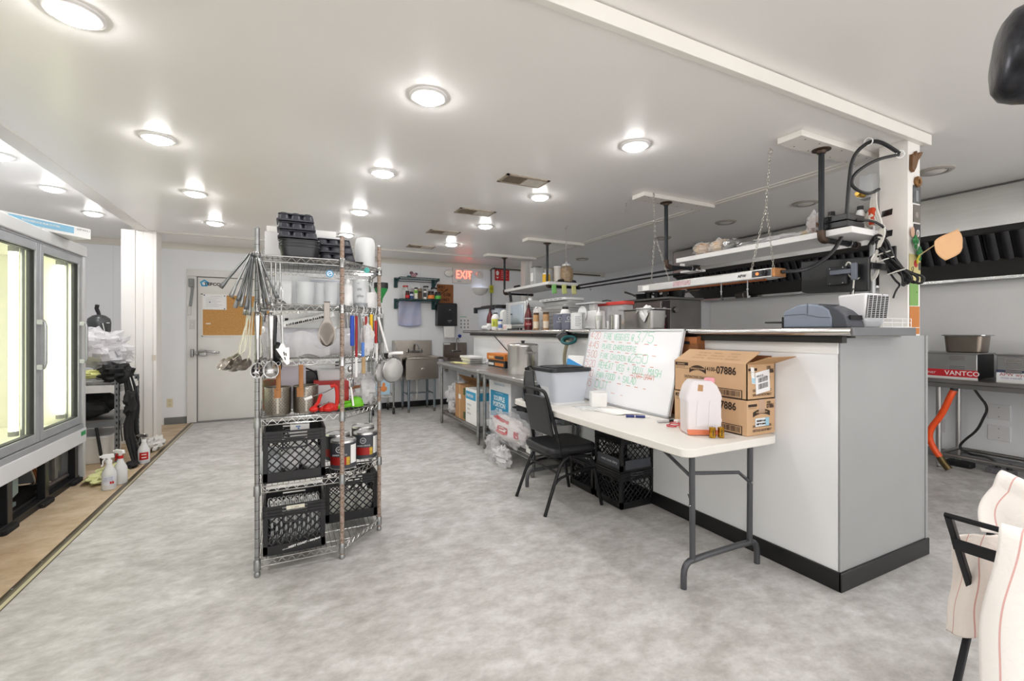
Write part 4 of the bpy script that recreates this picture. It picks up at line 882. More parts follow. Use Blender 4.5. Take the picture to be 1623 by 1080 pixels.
for k in range(12):
    x = -.095 + .0235*k
    t = O('takeout_dome', G().tube([(x+.012*math.sin(i), 3.03+.115*math.cos(2*PI*i/16), .235+.125*math.sin(2*PI*i/16)*1.05) for i in range(16)], .003, 5, True).lathe([(0, 0), (.11, .002), (.112, .008)], (x, 3.03, .235), 16, (1, .1, .05)), M('f1f3f5', .15, 0, .05, 9, alpha=.5), label='clear plastic lid on edge in the bottom-left crate, number %s from the left' % ['one', 'two', 'three', 'four', 'five', 'six', 'seven', 'eight', 'nine', 'ten', 'eleven', 'twelve'][k], cat='lid', group='clear lids on edge in the crate')
for k in range(6):
    x = .265+.048*k; O('foam_cup', G().lathe([(.028, .10), (.042, .22), (.042, .225), (0, .225)], (x, 3.30+.05*(k % 2), 0), 14), M('e4e4dc', .7, 0, .05, 9), label='white foam cup upside down in the bottom-right crate, %s from the left' % ['first', 'second', 'third', 'fourth', 'fifth', 'sixth'][k], cat='cup', group='foam cups in the right crate')

# sauce cans
CANG = M('45474e', .5, 0, .06, 9); CANM = M('d2d2d2', .28, 1, .12, 14)
def can(x, y, label, face):
    z = .496; t = T('sauce_can', label, 'can', (x, y, z), 'tin cans on the fifth shelf'); h, r = .178, .078
    O('body', G().lathe([(.001, z), (r-.002, z), (r, z+.004), (r, z+h-.004), (r-.003, z+h), (r-.006, z+h-.005), (0, z+h-.005)], (x, y, 0), 32), CANM, t)
    lb = O('label', G().lathe([(r+.0008, z+.008), (r+.0008, z+h-.014)], (x, y, 0), 32), CANG, t)
    lb.data.polygons.foreach_set('use_smooth', [True]*len(lb.data.polygons))
    vd = V((-x+face, -y, 0)).normalized(); a0 = math.atan2(vd.y, vd.x)
    def patch(a, b, zz0, zz1, mat, nm, rr=.0014):
        g = G(); n = 8; vs = []
        for i in range(n+1):
            an = a0 + R(a + (b-a)*i/n); vs += [(x+(r+rr)*math.cos(an), y+(r+rr)*math.sin(an), z+zz0), (x+(r+rr)*math.cos(an), y+(r+rr)*math.sin(an), z+zz1)]
        return O(nm, g.add(vs, [(2*i, 2*i+2, 2*i+3, 2*i+1) for i in range(n)]), mat, lb)
    patch(-75, 18, .03, .08, M('b3201c', .5, 0, .3, 40), 'tomato_picture'); patch(18, 34, .03, .08, M('d9b23c', .5, 0, .4, 60), 'pasta_picture'); patch(38, 74, .035, .15, PAPER, 'facts_panel')
    rt = V((-vd.y, vd.x, 0)); c = V((x, y, z)) + vd*(r+.002)
    O('badge', G().torus(c + V((0,0,.128)) - rt*.018, .018, .002, vd, 20, 4), M('d8d8da', .6), lb)
    text('W', .022, c + V((0,0,.12)) - rt*.018, rt, (0,0,1), M('d8d8da', .6), lb, center=True, depth=.001); text('MARA SAUCE', .014, c + V((0,0,.09)) - rt*.055, rt, (0,0,1), M('e6e6e6', .6), lb, depth=.0015)
    O('lid_ring', G().torus((x, y, z+h-.004), r-.012, .0016, n=28, m=4), CANM, t)
can(.315, 3.06, 'grey labelled sauce can, front left, cut by the front rusty post', -.3)
can(.475, 3.24, 'grey labelled sauce can, right, showing its tomato picture', .15)
can(.30, 3.27, 'grey labelled sauce can half hidden, behind the front left one', .3)
can(.49, 3.45, 'grey labelled sauce can at the very back right of the shelf', .3)
# ---------------------------------------------------------------- back wall
GRN = M('1f4a4c', .4, .3, .25, 20)
JR = M('eef0ee', .12, 0, .03, 6, alpha=.4)
def wallshelf(z, label):
    t = T('green_wire_shelf', label, 'shelf', (2.05, 8.0, z), 'green wire wall shelves')
    x0, x1, y0, y1 = 1.72, 2.42, 7.80, 8.13
    fr = O('shelf_frame', G().tube([(x0, y0, z), (x1, y0, z), (x1, y1, z), (x0, y1, z)], .006, 6, True).tube([(x0, y0, z-.036), (x1, y0, z-.036), (x1, y1, z-.036), (x0, y1, z-.036)], .006, 6, True), GRN, t)
    g = G(); pts = [(x0+(x1-x0)*i/28, y0, z-(.0 if i % 2 else .036)) for i in range(29)]; g.tube(pts, .0042, 4)
    for x in (x0, x1): g.tube([(x, y0+(y1-y0)*i/12, z-(.0 if i % 2 else .036)) for i in range(13)], .0042, 4)
    O('zigzag_truss', g, GRN, fr, kind='stuff')
    g = G()
    for i in range(24): g.cyl((x0+.012+i*.0295, y0, z+.003), (x0+.012+i*.0295, y1, z+.003), .003, n=4)
    O('wire_grid', g, GRN, fr, kind='stuff')
    for x in (x0-.005, x1-.02):
        b = O('bracket', G().box(x-.03, 8.1, z-.16, x+.03, 8.15, z+.02), GRN, t, bev=.006)
        O('brace', G().cyl((x, 8.1, z-.14), (x, 7.86, z-.02), .009).cyl((x, 8.1, z-.01), (x, 7.82, z-.01), .009), GRN, b)
wallshelf(2.30, 'upper green wire shelf on the back wall, nothing but a pink trinket on it')
wallshelf(1.925, 'lower green wire shelf on the back wall, full of spice jars')
t = T('trinket', 'small pink and grey figurine on the upper green shelf', 'ornament', (2.0, 7.95, 2.305))
O('body', G().ball((1.98, 7.9, 2.345), (.05, .04, .04), 16, 10, .3, 3, 2), M('c9a0a8', .6, 0, .3, 20), t); O('wing', G().ball((1.94, 7.9, 2.39), (.035, .02, .03), 12, 8, .3, 3, 4).ball((2.02, 7.9, 2.375), (.03, .02, .02), 12, 8, .3, 3, 5), M('7b5564', .6), t)
O('post_cap', G().box(1.86, 7.85, 2.305, 1.92, 7.9, 2.335), GRN, label='small dark green block beside the pink trinket', cat='block', bev=.004)
def jar(x, y, z, w, h, body, lid, band=None, bz=(0, 0), label='', lh=.02, name='spice_jar', cat='jar', group=None):
    t = T(name, label, cat, (x, y, z), group)
    r = w/2
    O('body', G().lathe([(.001, z), (r*.96, z), (r, z+.008), (r, z+h*.82), (r*.8, z+h*.92), (r*.8, z+h)], (x, y, 0), 20), body, t)
    O('lid', G().lathe([(r*.86, z+h-.004), (r*.88, z+h+lh), (r*.8, z+h+lh+.003), (0, z+h+lh+.003)], (x, y, 0), 18), lid, t)
    if band:
        vd = math.atan2(-y, -x); n = 8; vs = []
        for i in range(n+1):
            a = vd + R(-65+130*i/n); vs += [(x+(r+.0015)*math.cos(a), y+(r+.0015)*math.sin(a), z+bz[0]*h), (x+(r+.0015)*math.cos(a), y+(r+.0015)*math.sin(a), z+bz[1]*h)]
        O('label', G().add(vs, [(2*i, 2*i+2, 2*i+3, 2*i+1) for i in range(n)]), band, t)
    return t
TAN = M('b9a88c', .5, 0, .25, 20, alpha=.9)
ZS = 1.932
jar(1.85, 7.97, ZS, .11, .215, JR, RED, label='tall clear jar with a red lid, leftmost on the lower green shelf')
jar(2.00, 8.0, ZS, .09, .20, JR, WHITEP, label='tall clear jar with a white lid, second in the rear row of the green shelf')
jar(2.10, 7.98, ZS, .10, .20, TAN, WHITEP, label='tall tan filled jar with a white lid on the lower green shelf')
jar(2.22, 7.98, ZS, .11, .225, JR, BLACK, label='tall clear jar with a black lid on the lower green shelf')
jar(2.37, 7.98, ZS, .13, .20, JR, BLACK, label='wide clear jar with a black lid, rightmost in the rear of the green shelf')
jar(1.855, 7.84, ZS, .075, .11, M('5a2224', .5), BLACK, RED, (.1, .55), 'small jar with red label in the front row of the green shelf')
jar(1.925, 7.84, ZS, .07, .10, M('3a5088', .5), BLACK, M('d9dde6', .6), (.5, .8), 'small blue jar in the front row of the green shelf')
jar(2.005, 7.84, ZS, .065, .175, M('eeeade', .5), BLACK, M('7cc04a', .5), (.55, .85), 'pale jar with a green label band and black cap on the green shelf')
jar(2.08, 7.86, ZS, .06, .115, M('6b4a34', .5, 0, .3, 30), BLACK, label='small brown spice jar in the front row of the green shelf')
jar(2.165, 7.84, ZS, .055, .15, M('f3f2ee', .5), BLACK, M('3a3d44', .6), (.25, .75), 'narrow white jar with grey print on the green shelf')
jar(2.275, 7.84, ZS, .12, .12, M('4a3a34', .5, 0, .3, 30), BLACK, M('ee8a3a', .5), (.08, .6), 'squat dark jar with an orange label on the green shelf')
jar(2.40, 7.84, ZS, .115, .11, M('3f3f42', .5, 0, .3, 30), BLACK, M('62c24c', .5), (.08, .6), 'squat dark jar with a green label at the right of the green shelf')
t = T('hanging_cloth', 'faded blue cloth hanging flat under the lower green shelf', 'cloth', (1.95, 8.1, 1.5))
O('cloth', G().sheet(lambda u, v: (1.755+.40*u + .012*math.sin(v*3)*(u-.5), 8.09-.012*math.sin(u*11+v*2)-.01*math.sin(v*5+u*3), 1.90-.42*v-.03*v*math.sin(PI*u)), 26, 18), M('a9b7dc', .9, 0, .28, 3.5, 'c9c3d4'), t, sol=.004)
O('hem', G().tube([(1.755+.40*i/12, 8.082, 1.48-.03*math.sin(PI*i/12)) for i in range(13)], .004, 5), M('8d97bd', .9), t)
t = T('wooden_sign', 'square brown wooden sign with painted words and a fork above the towel dispenser', 'sign', (2.63, 8.13, 1.89))
O('board', G().box(2.475, 8.128, 1.89, 2.79, 8.149, 2.24), M('a3673a', .7, 0, .25, 5, None, .1, stretch=(1, 1, 8)), t, bev=.003)
WI = (1, 0, 0), (0, 0, 1)
hand('WHAT', .055, (2.495, 8.127, 2.165), *WI, INKB, t, w=.008); hand('YOU', .03, (2.53, 8.127, 2.115), *WI, INKB, t, w=.005); hand('IS FOR', .05, (2.585, 8.127, 2.02), *WI, INKB, t, w=.008, wd=.5); hand('DINNER', .05, (2.53, 8.127, 1.93), *WI, INKB, t, w=.007, wd=.62)
O('fork', G().slab((2.525, 8.126, 2.035), (.12, 0, .085), (-.008, 0, .012), (0, .001, 0)).slab((2.635, 8.126, 2.115), (.035, 0, .008), (-.012, 0, .022), (0, .001, 0)).slab((2.66, 8.126, 2.123), (.035, 0, .024), (-.003, 0, .005), (0, .001, 0)).slab((2.655, 8.126, 2.13), (.035, 0, .024), (-.003, 0, .005), (0, .001, 0)).slab((2.65, 8.126, 2.137), (.035, 0, .024), (-.003, 0, .005), (0, .001, 0)), INKB, t)
t = T('towel_dispenser', 'black paper towel dispenser on the back wall with a sheet hanging out', 'dispenser', (2.62, 8.05, 1.45))
O('shell', G().prism([(2.44, 1.47), (2.45, 1.46), (2.81, 1.46), (2.82, 1.47), (2.82, 1.86), (2.805, 1.885), (2.455, 1.885), (2.44, 1.86)], 7.99, 8.15, 'y'), BLACKM, t, bev=.02, seg=3)
O('cover_seam', G().box(2.438, 8.07, 1.47, 2.4405, 8.075, 1.87).box(2.46, 7.9885, 1.50, 2.80, 7.9895, 1.503), INK, t)
O('mark', G().prism([(2.655, 1.745), (2.675, 1.775), (2.695, 1.745), (2.675, 1.755)], 7.986, 7.989, 'y').box(2.63, 7.987, 1.555, 2.71, 7.989, 1.567).box(2.645, 7.987, 1.53, 2.68, 7.989, 1.536), M('9a9ca0', .5), t)
O('paper_sheet', G().sheet(lambda u, v: (2.565+.215*u, 8.02-.03*v-.012*math.sin(v*3+u*2), 1.48-.235*v-.01*math.sin(u*3)), 8, 8), PAPER, t, sol=.002)
# exit sign
t = T('exit_sign', 'lit EXIT sign with red letters and two emergency heads on the back wall', 'exit sign', (2.96, 8.1, 2.27))
O('housing', G().box(2.765, 8.09, 2.275, 3.155, 8.15, 2.56), M('e9e6e2', .45, 0, .05, 5), t, bev=.012)
EXM = M('ff5a48', .5, emit=5)
text('EXIT', .215, (2.825, 8.088, 2.365), *WI, EXM, t, off=.001, sx=.74); text('>', .15, (3.07, 8.088, 2.385), *WI, EXM, t, off=.004, sx=.6)
O('test_button', G().box(2.86, 8.082, 2.295, 2.93, 8.091, 2.32), M('b9b9b9', .5), t, bev=.003)
for x, nm in ((2.685, 'l'), (3.27, 'r')):
    h = O('lamp_head', G().lathe([(.03, 0), (.075, .03), (.085, .075), (.08, .09), (0, .095)], (x, 8.13, 2.455), 20, (-.1 if nm == 'l' else .45, -1, -.1), sy=.8), M('d9d8d2', .4, 0, .06, 9), t)
    O('lens', G().lathe([(.07, .0955), (.05, .1), (0, .102)], (x, 8.13, 2.455), 18, (-.1 if nm == 'l' else .45, -1, -.1), sy=.8), M('f0f0ea', .2), h)
    O('arm', G().cyl((x+(.06 if nm == 'l' else -.05), 8.12, 2.47), (2.78 if nm == 'l' else 3.15, 8.12, 2.45), .02), WHITEP, t)
t = T('wall_lamp', 'white half-dome wall lamp glowing upward, right of the exit sign', 'wall lamp', (3.33, 8.1, 2.06))
O('dome', G().add(*(lambda g: (g.v, g.f))(G().lathe([(0, -.14), (.07, -.13), (.125, -.09), (.155, -.03), (.16, .0), (.15, .0), (.12, -.085), (0, -.128)], (3.33, 8.14, 2.20), 26, sy=.75))), M('ebe9e6', .5, 0, .03, 5), t)
O('bulb', G().ball((3.33, 8.09, 2.16), .03, 12, 8), M('dfe8ff', .4, emit=5), t)
t = T('fire_sign', 'red fire instruction sign hung near the ceiling by the conduit', 'sign', (3.8, 8.13, 2.37))
O('plate', G().box(3.645, 8.12, 2.37, 3.96, 8.126, 2.60), M('c8242a', .4, 0, .05, 5), t, bev=.003)
O('pictogram', G().prism([(3.67, 2.44), (3.70, 2.40), (3.73, 2.44)], 8.118, 8.12, 'y').prism([(3.68, 2.47), (3.72, 2.47), (3.735, 2.53), (3.70, 2.57), (3.665, 2.53)], 8.118, 8.12, 'y'), PAPER, t)
for k in range(5): O('text_line', G().box(3.78, 8.118, 2.555-k*.035, 3.92-.02*(k % 2), 8.1205, 2.562-k*.035), M('f0c9c9', .7), t)
t = T('valve_tag', 'yellow-green tag on the grey conduit beside the wall lamp', 'tag', (3.57, 8.1, 2.12)); O('tag', G().box(3.52, 8.09, 2.115, 3.60, 8.096, 2.265), M('d2d23a', .5, 0, .1, 20), t, bev=.003); O('ring', G().torus((3.56, 8.088, 2.2), .02, .005, (0,1,0), 14, 5), M('8a8a2a', .5), t)
t = T('conduit', 'grey metal conduit running down the back wall and across under the ceiling', 'conduit', (3.56, 8.1, 1.4))
CD = M('6a6c6a', .5, .6, .2, 8)
O('riser', G().tube([(3.565, 8.12, 1.40), (3.565, 8.12, 2.55), (3.57, 8.12, 2.585), (3.61, 8.12, 2.60), (3.64, 8.12, 2.60)], .014, 8), CD, t)
O('run', G().cyl((3.63, 8.12, 2.60), (6.2, 8.12, 2.60), .014), CD, t); O('elbow', G().cyl((3.56, 8.12, 2.55), (3.56, 8.12, 2.57), .02).cyl((3.62, 8.12, 2.60), (3.65, 8.12, 2.60), .02), CD, t)
t = T('notice_card', 'white card of six hand icons on the back wall above the small sink', 'notice', (3.02, 8.14, 1.41))
O('card', G().box(2.915, 8.143, 1.405, 3.135, 8.149, 1.665), M('f3f4f5', .6), t)
O('headline', G().box(2.93, 8.141, 1.635, 3.06, 8.1432, 1.645), M('6aa88a', .7), t)
for i in range(3):
    for j in range(3): O('icon', G().ball((2.95+.07*i, 8.142, 1.44+.065*j), (.018, .002, .02), 10, 6), M('a3a8b2', .7), t)
O('blue_hook', G().ball((2.915, 8.13, 1.275), (.035, .02, .03), 12, 8, .3, 3, 2), M('2a3a9a', .4), label='small blue plastic hook on the wall below the icon card', cat='hook')

# sinks
t = T('utility_sink', 'stainless one-compartment sink on tube legs against the back wall', 'sink', (2.05, 7.8, 0))
SK = M('c4bdb4', .33, 1, .2, 3, None, .08)
O('backsplash', G().box(1.655, 8.10, .88, 2.365, 8.135, 1.20), SK, t, bev=.006)
O('side_splash', G().prism([(7.46, .56), (8.13, .56), (8.13, 1.20), (8.0, 1.17), (7.62, .92), (7.46, .92)], 1.655, 1.675, 'x'), SK, t, bev=.003)
O('basin', G().box(1.74, 7.47, .56, 2.30, 7.485, .90).box(1.74, 8.0, .56, 2.30, 8.02, .90).box(1.74, 7.47, .56, 1.755, 8.02, .90).box(2.285, 7.47, .56, 2.30, 8.02, .90).box(1.74, 7.47, .555, 2.30, 8.02, .57), SK, t, bev=.012)
O('rim', G().box(1.675, 7.43, .895, 2.37, 7.50, .925).box(1.675, 8.0, .895, 2.37, 8.11, .925).box(1.675, 7.43, .895, 1.76, 8.1, .925).box(2.28, 7.43, .895, 2.40, 8.1, .925), SK, t, bev=.008)
LB = M('8f9aa3', .45, .8, .25, 8)
for x, y in ((1.80, 7.52), (2.24, 7.52), (1.80, 7.97), (2.24, 7.97)):
    l = O('leg', G().cyl((x, y, .06), (x, y, .57), .021), LB, t); O('foot', G().lathe([(.012, 0), (.018, .01), (.021, .06)], (x, y, 0), 12), M('77736a', .5, .6), l)
O('cross_brace', G().cyl((1.80, 7.74, .30), (2.24, 7.74, .30), .012).cyl((1.80, 7.52, .30), (1.80, 7.97, .30), .012).cyl((2.24, 7.52, .30), (2.24, 7.97, .30), .012), LB, t)
O('drain', G().cyl((2.0, 7.75, .50), (2.0, 7.75, .56), .045).cyl((2.0, 7.75, .22), (2.0, 7.75, .52), .022).tube([(2.0, 7.75, .24), (2.0, 7.77, .17), (2.0, 7.85, .18), (2.0, 8.1, .26)], .02, 8, sm=2), M('d8d8d4', .4), t)
f_ = O('faucet_body', G().cyl((1.90, 8.06, 1.0), (2.16, 8.06, 1.0), .02).cyl((1.91, 8.06, 1.0), (1.91, 8.11, 1.0), .022).cyl((2.15, 8.06, 1.0), (2.15, 8.11, 1.0), .022).tube([(2.03, 8.06, 1.0), (2.03, 8.04, 1.11), (2.03, 7.98, 1.15), (2.04, 7.88, 1.12), (2.05, 7.83, 1.05)], .013, 8, sm=2), CHROME, t)
for x in (1.91, 2.15): O('faucet_handle', G().cyl((x, 8.05, 1.0), (x, 8.0, 1.0), .025).slab((x-.01, 8.0, .985), (.02, 0, 0), (0, -.01, .07), (0, .012, 0)), CHROME, f_, bev=.003)
O('logo_plate', G().ball((2.03, 7.469, .73), (.03, .003, .02), 14, 8), M('c9c3ba', .3, 1), t)
t = T('hand_sink', 'small wall-hung hand sink beside the prep table', 'sink', (2.8, 7.95, .78))
SK2 = M('9a8f85', .35, 1, .25, 4, None, .08)
O('backsplash', G().box(2.59, 8.11, .84, 3.05, 8.14, 1.15), SK2, t, bev=.006)
O('bowl', G().box(2.60, 7.80, .72, 3.08, 7.815, .86).box(2.60, 8.1, .72, 3.08, 8.12, .86).box(2.60, 7.8, .72, 2.615, 8.12, .86).box(3.065, 7.8, .72, 3.08, 8.12, .86).box(2.6, 7.8, .71, 3.08, 8.12, .725).box(2.56, 7.76, .852, 3.12, 7.81, .88).box(2.56, 7.76, .852, 2.62, 8.12, .88).box(3.06, 7.76, .852, 3.12, 8.12, .88), SK2, t, bev=.008)
O('faucet', G().cyl((2.75, 8.06, 1.0), (2.92, 8.06, 1.0), .016).cyl((2.76, 8.06, 1.0), (2.76, 8.1, 1.0), .02).cyl((2.91, 8.06, 1.0), (2.91, 8.1, 1.0), .02).tube([(2.83, 8.06, 1.0), (2.83, 8.06, 1.18), (2.83, 8.03, 1.235), (2.83, 7.97, 1.24), (2.83, 7.93, 1.2), (2.83, 7.93, 1.17)], .010, 8, sm=1), CHROME, t)
O('sticker', G().box(2.6, 8.108, 1.115, 2.72, 8.111, 1.14), PAPER, t); O('drain_pipe', G().cyl((2.83, 7.97, .45), (2.83, 7.97, .72), .02).tube([(2.83, 7.97, .46), (2.83, 8.0, .42), (2.83, 8.12, .44)], .018, 8), WHITEP, t); O('wall_bracket', G().box(2.62, 8.05, .62, 2.66, 8.14, .72).box(3.02, 8.05, .62, 3.06, 8.14, .72), SK2, t)

# cart by the sink
t = T('wire_cart', 'low chrome wire cart on casters behind the rack near the sink', 'cart', (1.45, 7.7, 0))
for x, y in ((1.22, 7.52), (1.55, 7.52), (1.22, 8.0), (1.55, 8.0)):
    l = O('post', G().cyl((x, y, .12), (x, y, .95), .014), WIRE, t)
    w = O('caster', G().cyl((x-.014, y, .05), (x+.014, y, .05), .05, n=18), BLACK, t); O('fork', G().box(x-.02, y-.02, .05, x-.015, y+.02, .12).box(x+.015, y-.02, .05, x+.02, y+.02, .12).box(x-.02, y-.02, .11, x+.02, y+.02, .125), STEEL_D, w)
for z in (.32, .90):
    g = G().tube([(1.22, 7.52, z), (1.55, 7.52, z), (1.55, 8.0, z), (1.22, 8.0, z)], .006, 6, True).tube([(1.22, 7.52, z-.03), (1.55, 7.52, z-.03), (1.55, 8.0, z-.03), (1.22, 8.0, z-.03)], .006, 6, True)
    sf = O('wire_shelf', g, WIRE, t)
    g = G()
    for i in range(11): g.cyl((1.235+.03*i, 7.52, z), (1.235+.03*i, 8.0, z), .003, n=4)
    O('wire_grid', g, WIRE, sf, kind='stuff')
t = T('picture_box', 'light blue picture carton with an orange shape on the low wire cart', 'box', (1.42, 7.6, .325))
O('carton', G().box(1.27, 7.56, .325, 1.50, 7.72, .60), M('b9d9ec', .6, 0, .15, 6), t, bev=.003)
O('orange_shape', G().ball((1.40, 7.559, .42), (.055, .003, .045), 16, 10, .3, 3, 1).ball((1.40, 7.559, .49), (.025, .003, .035), 12, 8), M('e08a4a', .6), t); O('yellow_corner', G().prism([(1.272, .6), (1.272, .53), (1.33, .6)], 7.557, 7.5598, 'y'), M('f0dc5a', .6), t)
O('black_pan', G().rbox(1.28, 7.55, .905, 1.5, 7.8, 1.0, .02, 3), BLACK, label='black plastic pan on top of the low wire cart', cat='pan', bev=.004)
# ---------------------------------------------------------------- prep tables
def preptable(x0, x1, y0, y1, zt, label, shelf_y=None):
    t = T('prep_table', label, 'table', ((x0+x1)/2, (y0+y1)/2, 0))
    O('table_top', G().box(x0, y0, zt-.04, x1, y1, zt), STEEL, t, bev=.012, seg=3)
    O('under_rail', G().box(x0+.03, y0+.03, zt-.08, x0+.05, y1-.03, zt-.04).box(x1-.05, y0+.03, zt-.08, x1-.03, y1-.03, zt-.04), STEEL_D, t)
    for x in (x0+.035, x1-.035):
        for y in (y0+.045, y1-.13):
            l = O('leg', G().cyl((x, y, .09), (x, y, zt-.04), .0205), GALV, t)
            O('foot', G().lathe([(.012, 0), (.02, .012), (.022, .03), (.022, .1)], (x, y, 0), 14), STEEL_D, l)
    z = .19
    sf = O('under_shelf', G().tube([(x0+.03, y0+.04, z), (x1-.03, y0+.04, z), (x1-.03, y1-.12, z), (x0+.03, y1-.12, z)], .0045, 6, True).tube([(x0+.03, y0+.04, z-.038), (x1-.03, y0+.04, z-.038), (x1-.03, y1-.12, z-.038), (x0+.03, y1-.12, z-.038)], .0045, 6, True), WIRE, t)
    g = G(); n = int((y1-y0)/.03)
    g.tube([(x0+.03, y0+.04+(y1-y0-.16)*i/(2*n//2*2), z-(.004 if i % 2 else .034)) for i in range(2*n//2*2+1)], .003, 4)
    O('zigzag_truss', g, WIRE, sf, kind='stuff')
    g = G()
    for i in range(n): yy = y0+.045+(y1-y0-.17)*i/(n-1); g.cyl((x0+.03, yy, z+.003), (x1-.03, yy, z+.003), .0022, n=4)
    for i in range(4): xx = x0+.08+i*.14; g.cyl((xx, y0+.04, z-.003), (xx, y1-.12, z-.003), .004, n=5)
    O('wire_grid', g, WIRE, sf, kind='stuff')
    return t
preptable(2.005, 2.56, 4.985, 6.60, .905, 'far stainless prep table with cartons on its wire undershelf')
preptable(2.0, 2.56, 3.64, 4.955, .90, 'near stainless prep table carrying the big stock pot')
ZU = .196
def carton(name, label, x0, y0, z0, x1, y1, z1, mat=CARD, cat='box'):
    t = T(name, label, cat, ((x0+x1)/2, (y0+y1)/2, z0)); O('carton', G().box(x0, y0, z0, x1, y1, z1), mat, t, bev=.003); return t
t = carton('tall_carton', 'tall brown carton with green edge print under the far prep table', 2.06, 5.55, ZU, 2.34, 5.92, .645)
for z in (.27, .58): O('green_print', G().box(2.0585, 5.545, z-.05, 2.0605, 5.60, z+.04).box(2.06, 5.5485, z-.05, 2.2, 5.5505, z+.04), M('4a5a34', .8), t)
O('tape', G().box(2.0585, 5.72, .20, 2.0605, 5.76, .645), M('c9a26a', .4), t); O('shipping_label', G().box(2.0575, 5.7, .46, 2.06, 5.78, .52), PAPER, t)
t = carton('cup_carton', 'white carton with a blue printed side next to the tall brown carton', 2.06, 5.13, ZU, 2.34, 5.52, .635, PAPER)
O('blue_band', G().box(2.058, 5.16, .50, 2.0605, 5.50, .60).box(2.07, 5.1285, .5, 2.35, 5.131, .6), M('3f9fc8', .7), t)
text('PORTION', .052, (2.0585, 5.47, .53), (0,-1,0), (0,0,1), PAPER, t, off=.001, depth=.002)
for k in range(3): text(('PORTION', '20/250', 'KEEP DRY')[k], .03, (2.0585, 5.45, .42-k*.055), (0,-1,0), (0,0,1), M('5a6a78', .7), t, depth=.001)
t = T('open_carton', 'open brown carton with raised flaps at the back of the far undershelf', 'box', (2.4, 5.9, ZU))
O('carton', G().box(2.40, 5.56, ZU, 2.54, 6.42, .62).box(2.36, 5.3, .45, 2.54, 5.56, .66), CARDD, t, bev=.003)
O('flap', G().slab((2.38, 5.60, .62), (0, .82, 0), (-.10, 0, .10), (0, 0, .004)), CARD, t); O('flap', G().slab((2.40, 5.60, .60), (.13, 0, 0), (0, -.16, .10), (0, 0, .004)), CARDD, t)
t = carton('short_carton', 'low brown carton under the clear bag at the far end of the undershelf', 2.10, 5.98, ZU, 2.36, 6.30, .30, CARDD)
O('film_roll', G().ball((2.12, 6.15, .45), (.10, .2, .14), 24, 16, .5, 3.2, 5).ball((2.08, 6.1, .30), (.06, .11, .09), 18, 12, .5, 3, 6).ball((2.2, 5.97, .6), (.08, .1, .07), 18, 12, .5, 3, 9), FILM, label='crumpled clear plastic wrap spilling from the far undershelf', cat='plastic wrap', ang=25)
t = carton('souffle_carton', 'large white carton with a blue SOUFFLE PORTION CUPS panel under the prep tables', 2.16, 4.39, ZU, 2.49, 4.98, .82, M('eceef2', .7, 0, .03, 5))
O('blue_panel', G().box(2.1575, 4.45, .37, 2.1605, 4.93, .67), M('2f93bd', .7), t)
for k, s_ in enumerate(('SOUFFLE', 'PORTION', 'CUPS')): text(s_, .075, (2.1575, 4.69, .565-k*.07), (0,-1,0), (0,0,1), M('e8f4f8', .7), t, center=True, off=.003, depth=.001)
text('VASOS DE PORCION', .022, (2.1575, 4.69, .645), (0,-1,0), (0,0,1), M('bfe0ec', .7), t, center=True, depth=.001); text('5.5 oz', .022, (2.1575, 4.69, .395), (0,-1,0), (0,0,1), M('bfe0ec', .7), t, center=True, depth=.001)
text('TRANSLUCENT LIDS', .03, (2.159, 4.69, .74), (0,-1,0), (0,0,1), M('7aa7c9', .7), t, center=True, depth=.001); text('QTY 2500', .04, (2.159, 4.86, .27), (0,-1,0), (0,0,1), M('5a6a78', .7), t, depth=.001)
O('cup_drawing', G().tube([(2.1585, 4.98, .33), (2.1585, 4.99, .40), (2.1585, 4.95, .40), (2.1585, 4.955, .33)], .002, 4, True), M('7a8aa0', .7), t)
for k in range(8): O('blue_tick', G().box(2.1585, 4.95, .49+k*.012, 2.1605, 5.0, .493+k*.012), M('4f9fc8', .7), t)
# items on the far table
ZT = .906
O('yellow_paper', G().sheet(lambda u, v: (2.10+.16*u+.05*v, 6.02+.4*v-.1*u, ZT+.004+.004*math.sin(u*7+v*5)), 8, 6), M('e9e3a0', .8, 0, .1, 9), label='pale yellow paper sheets lying on the far prep table', cat='paper', sol=.003)
for k in range(3):
    O('paper_stack', G().box(2.30-.02*k, 5.98-.05*k, ZT+.035*k, 2.5-.02*k, 6.3, ZT+.033+.035*k), M('f0efec', .8, 0, .08, 20), label='white napkin stack on the far prep table, %s layer' % ['lowest', 'middle', 'top'][k], cat='napkins', group='white napkin stacks', bev=.006)
O('plastic_wrap', G().ball((2.5, 5.86, ZT+.03), (.05, .16, .045), 20, 10, .5, 3.5, 3), FILM, label='crumpled clear wrap behind the napkins on the far prep table', cat='plastic wrap', ang=25)
ORB = M('e5883a', .55, 0, .2, 20)
for k in range(2):
    t = T('orange_carton', 'orange and black flat carton on the far prep table, %s of two' % ['lower', 'upper'][k], 'box', (2.48, 5.3, ZT+.085*k), 'orange and black cartons')
    O('carton', G().box(2.38, 5.0+.02*k, ZT+.086*k, 2.56, 5.52+.05*k, ZT+.083+.086*k), ORB if k else BLACKM, t, bev=.003)
    O('side_print', G().box(2.3785, 5.04, ZT+.015+.086*k, 2.381, 5.30, ZT+.055+.086*k), BLACKM if k else ORB, t); O('white_print', G().box(2.378, 5.34, ZT+.02+.086*k, 2.381, 5.5, ZT+.05+.086*k), PAPER if not k else M('f2c48a', .6), t)
O('black_case', G().rbox(2.44, 4.82, .901, 2.56, 4.95, 1.07, .03, 4), BLACKM, label='black rounded case between the orange cartons and the stock pot', cat='case', bev=.01)
t = T('black_cable', 'thin black cord dropping from the counter edge behind the stock pot', 'cord', (2.56, 5.3, 1.05))
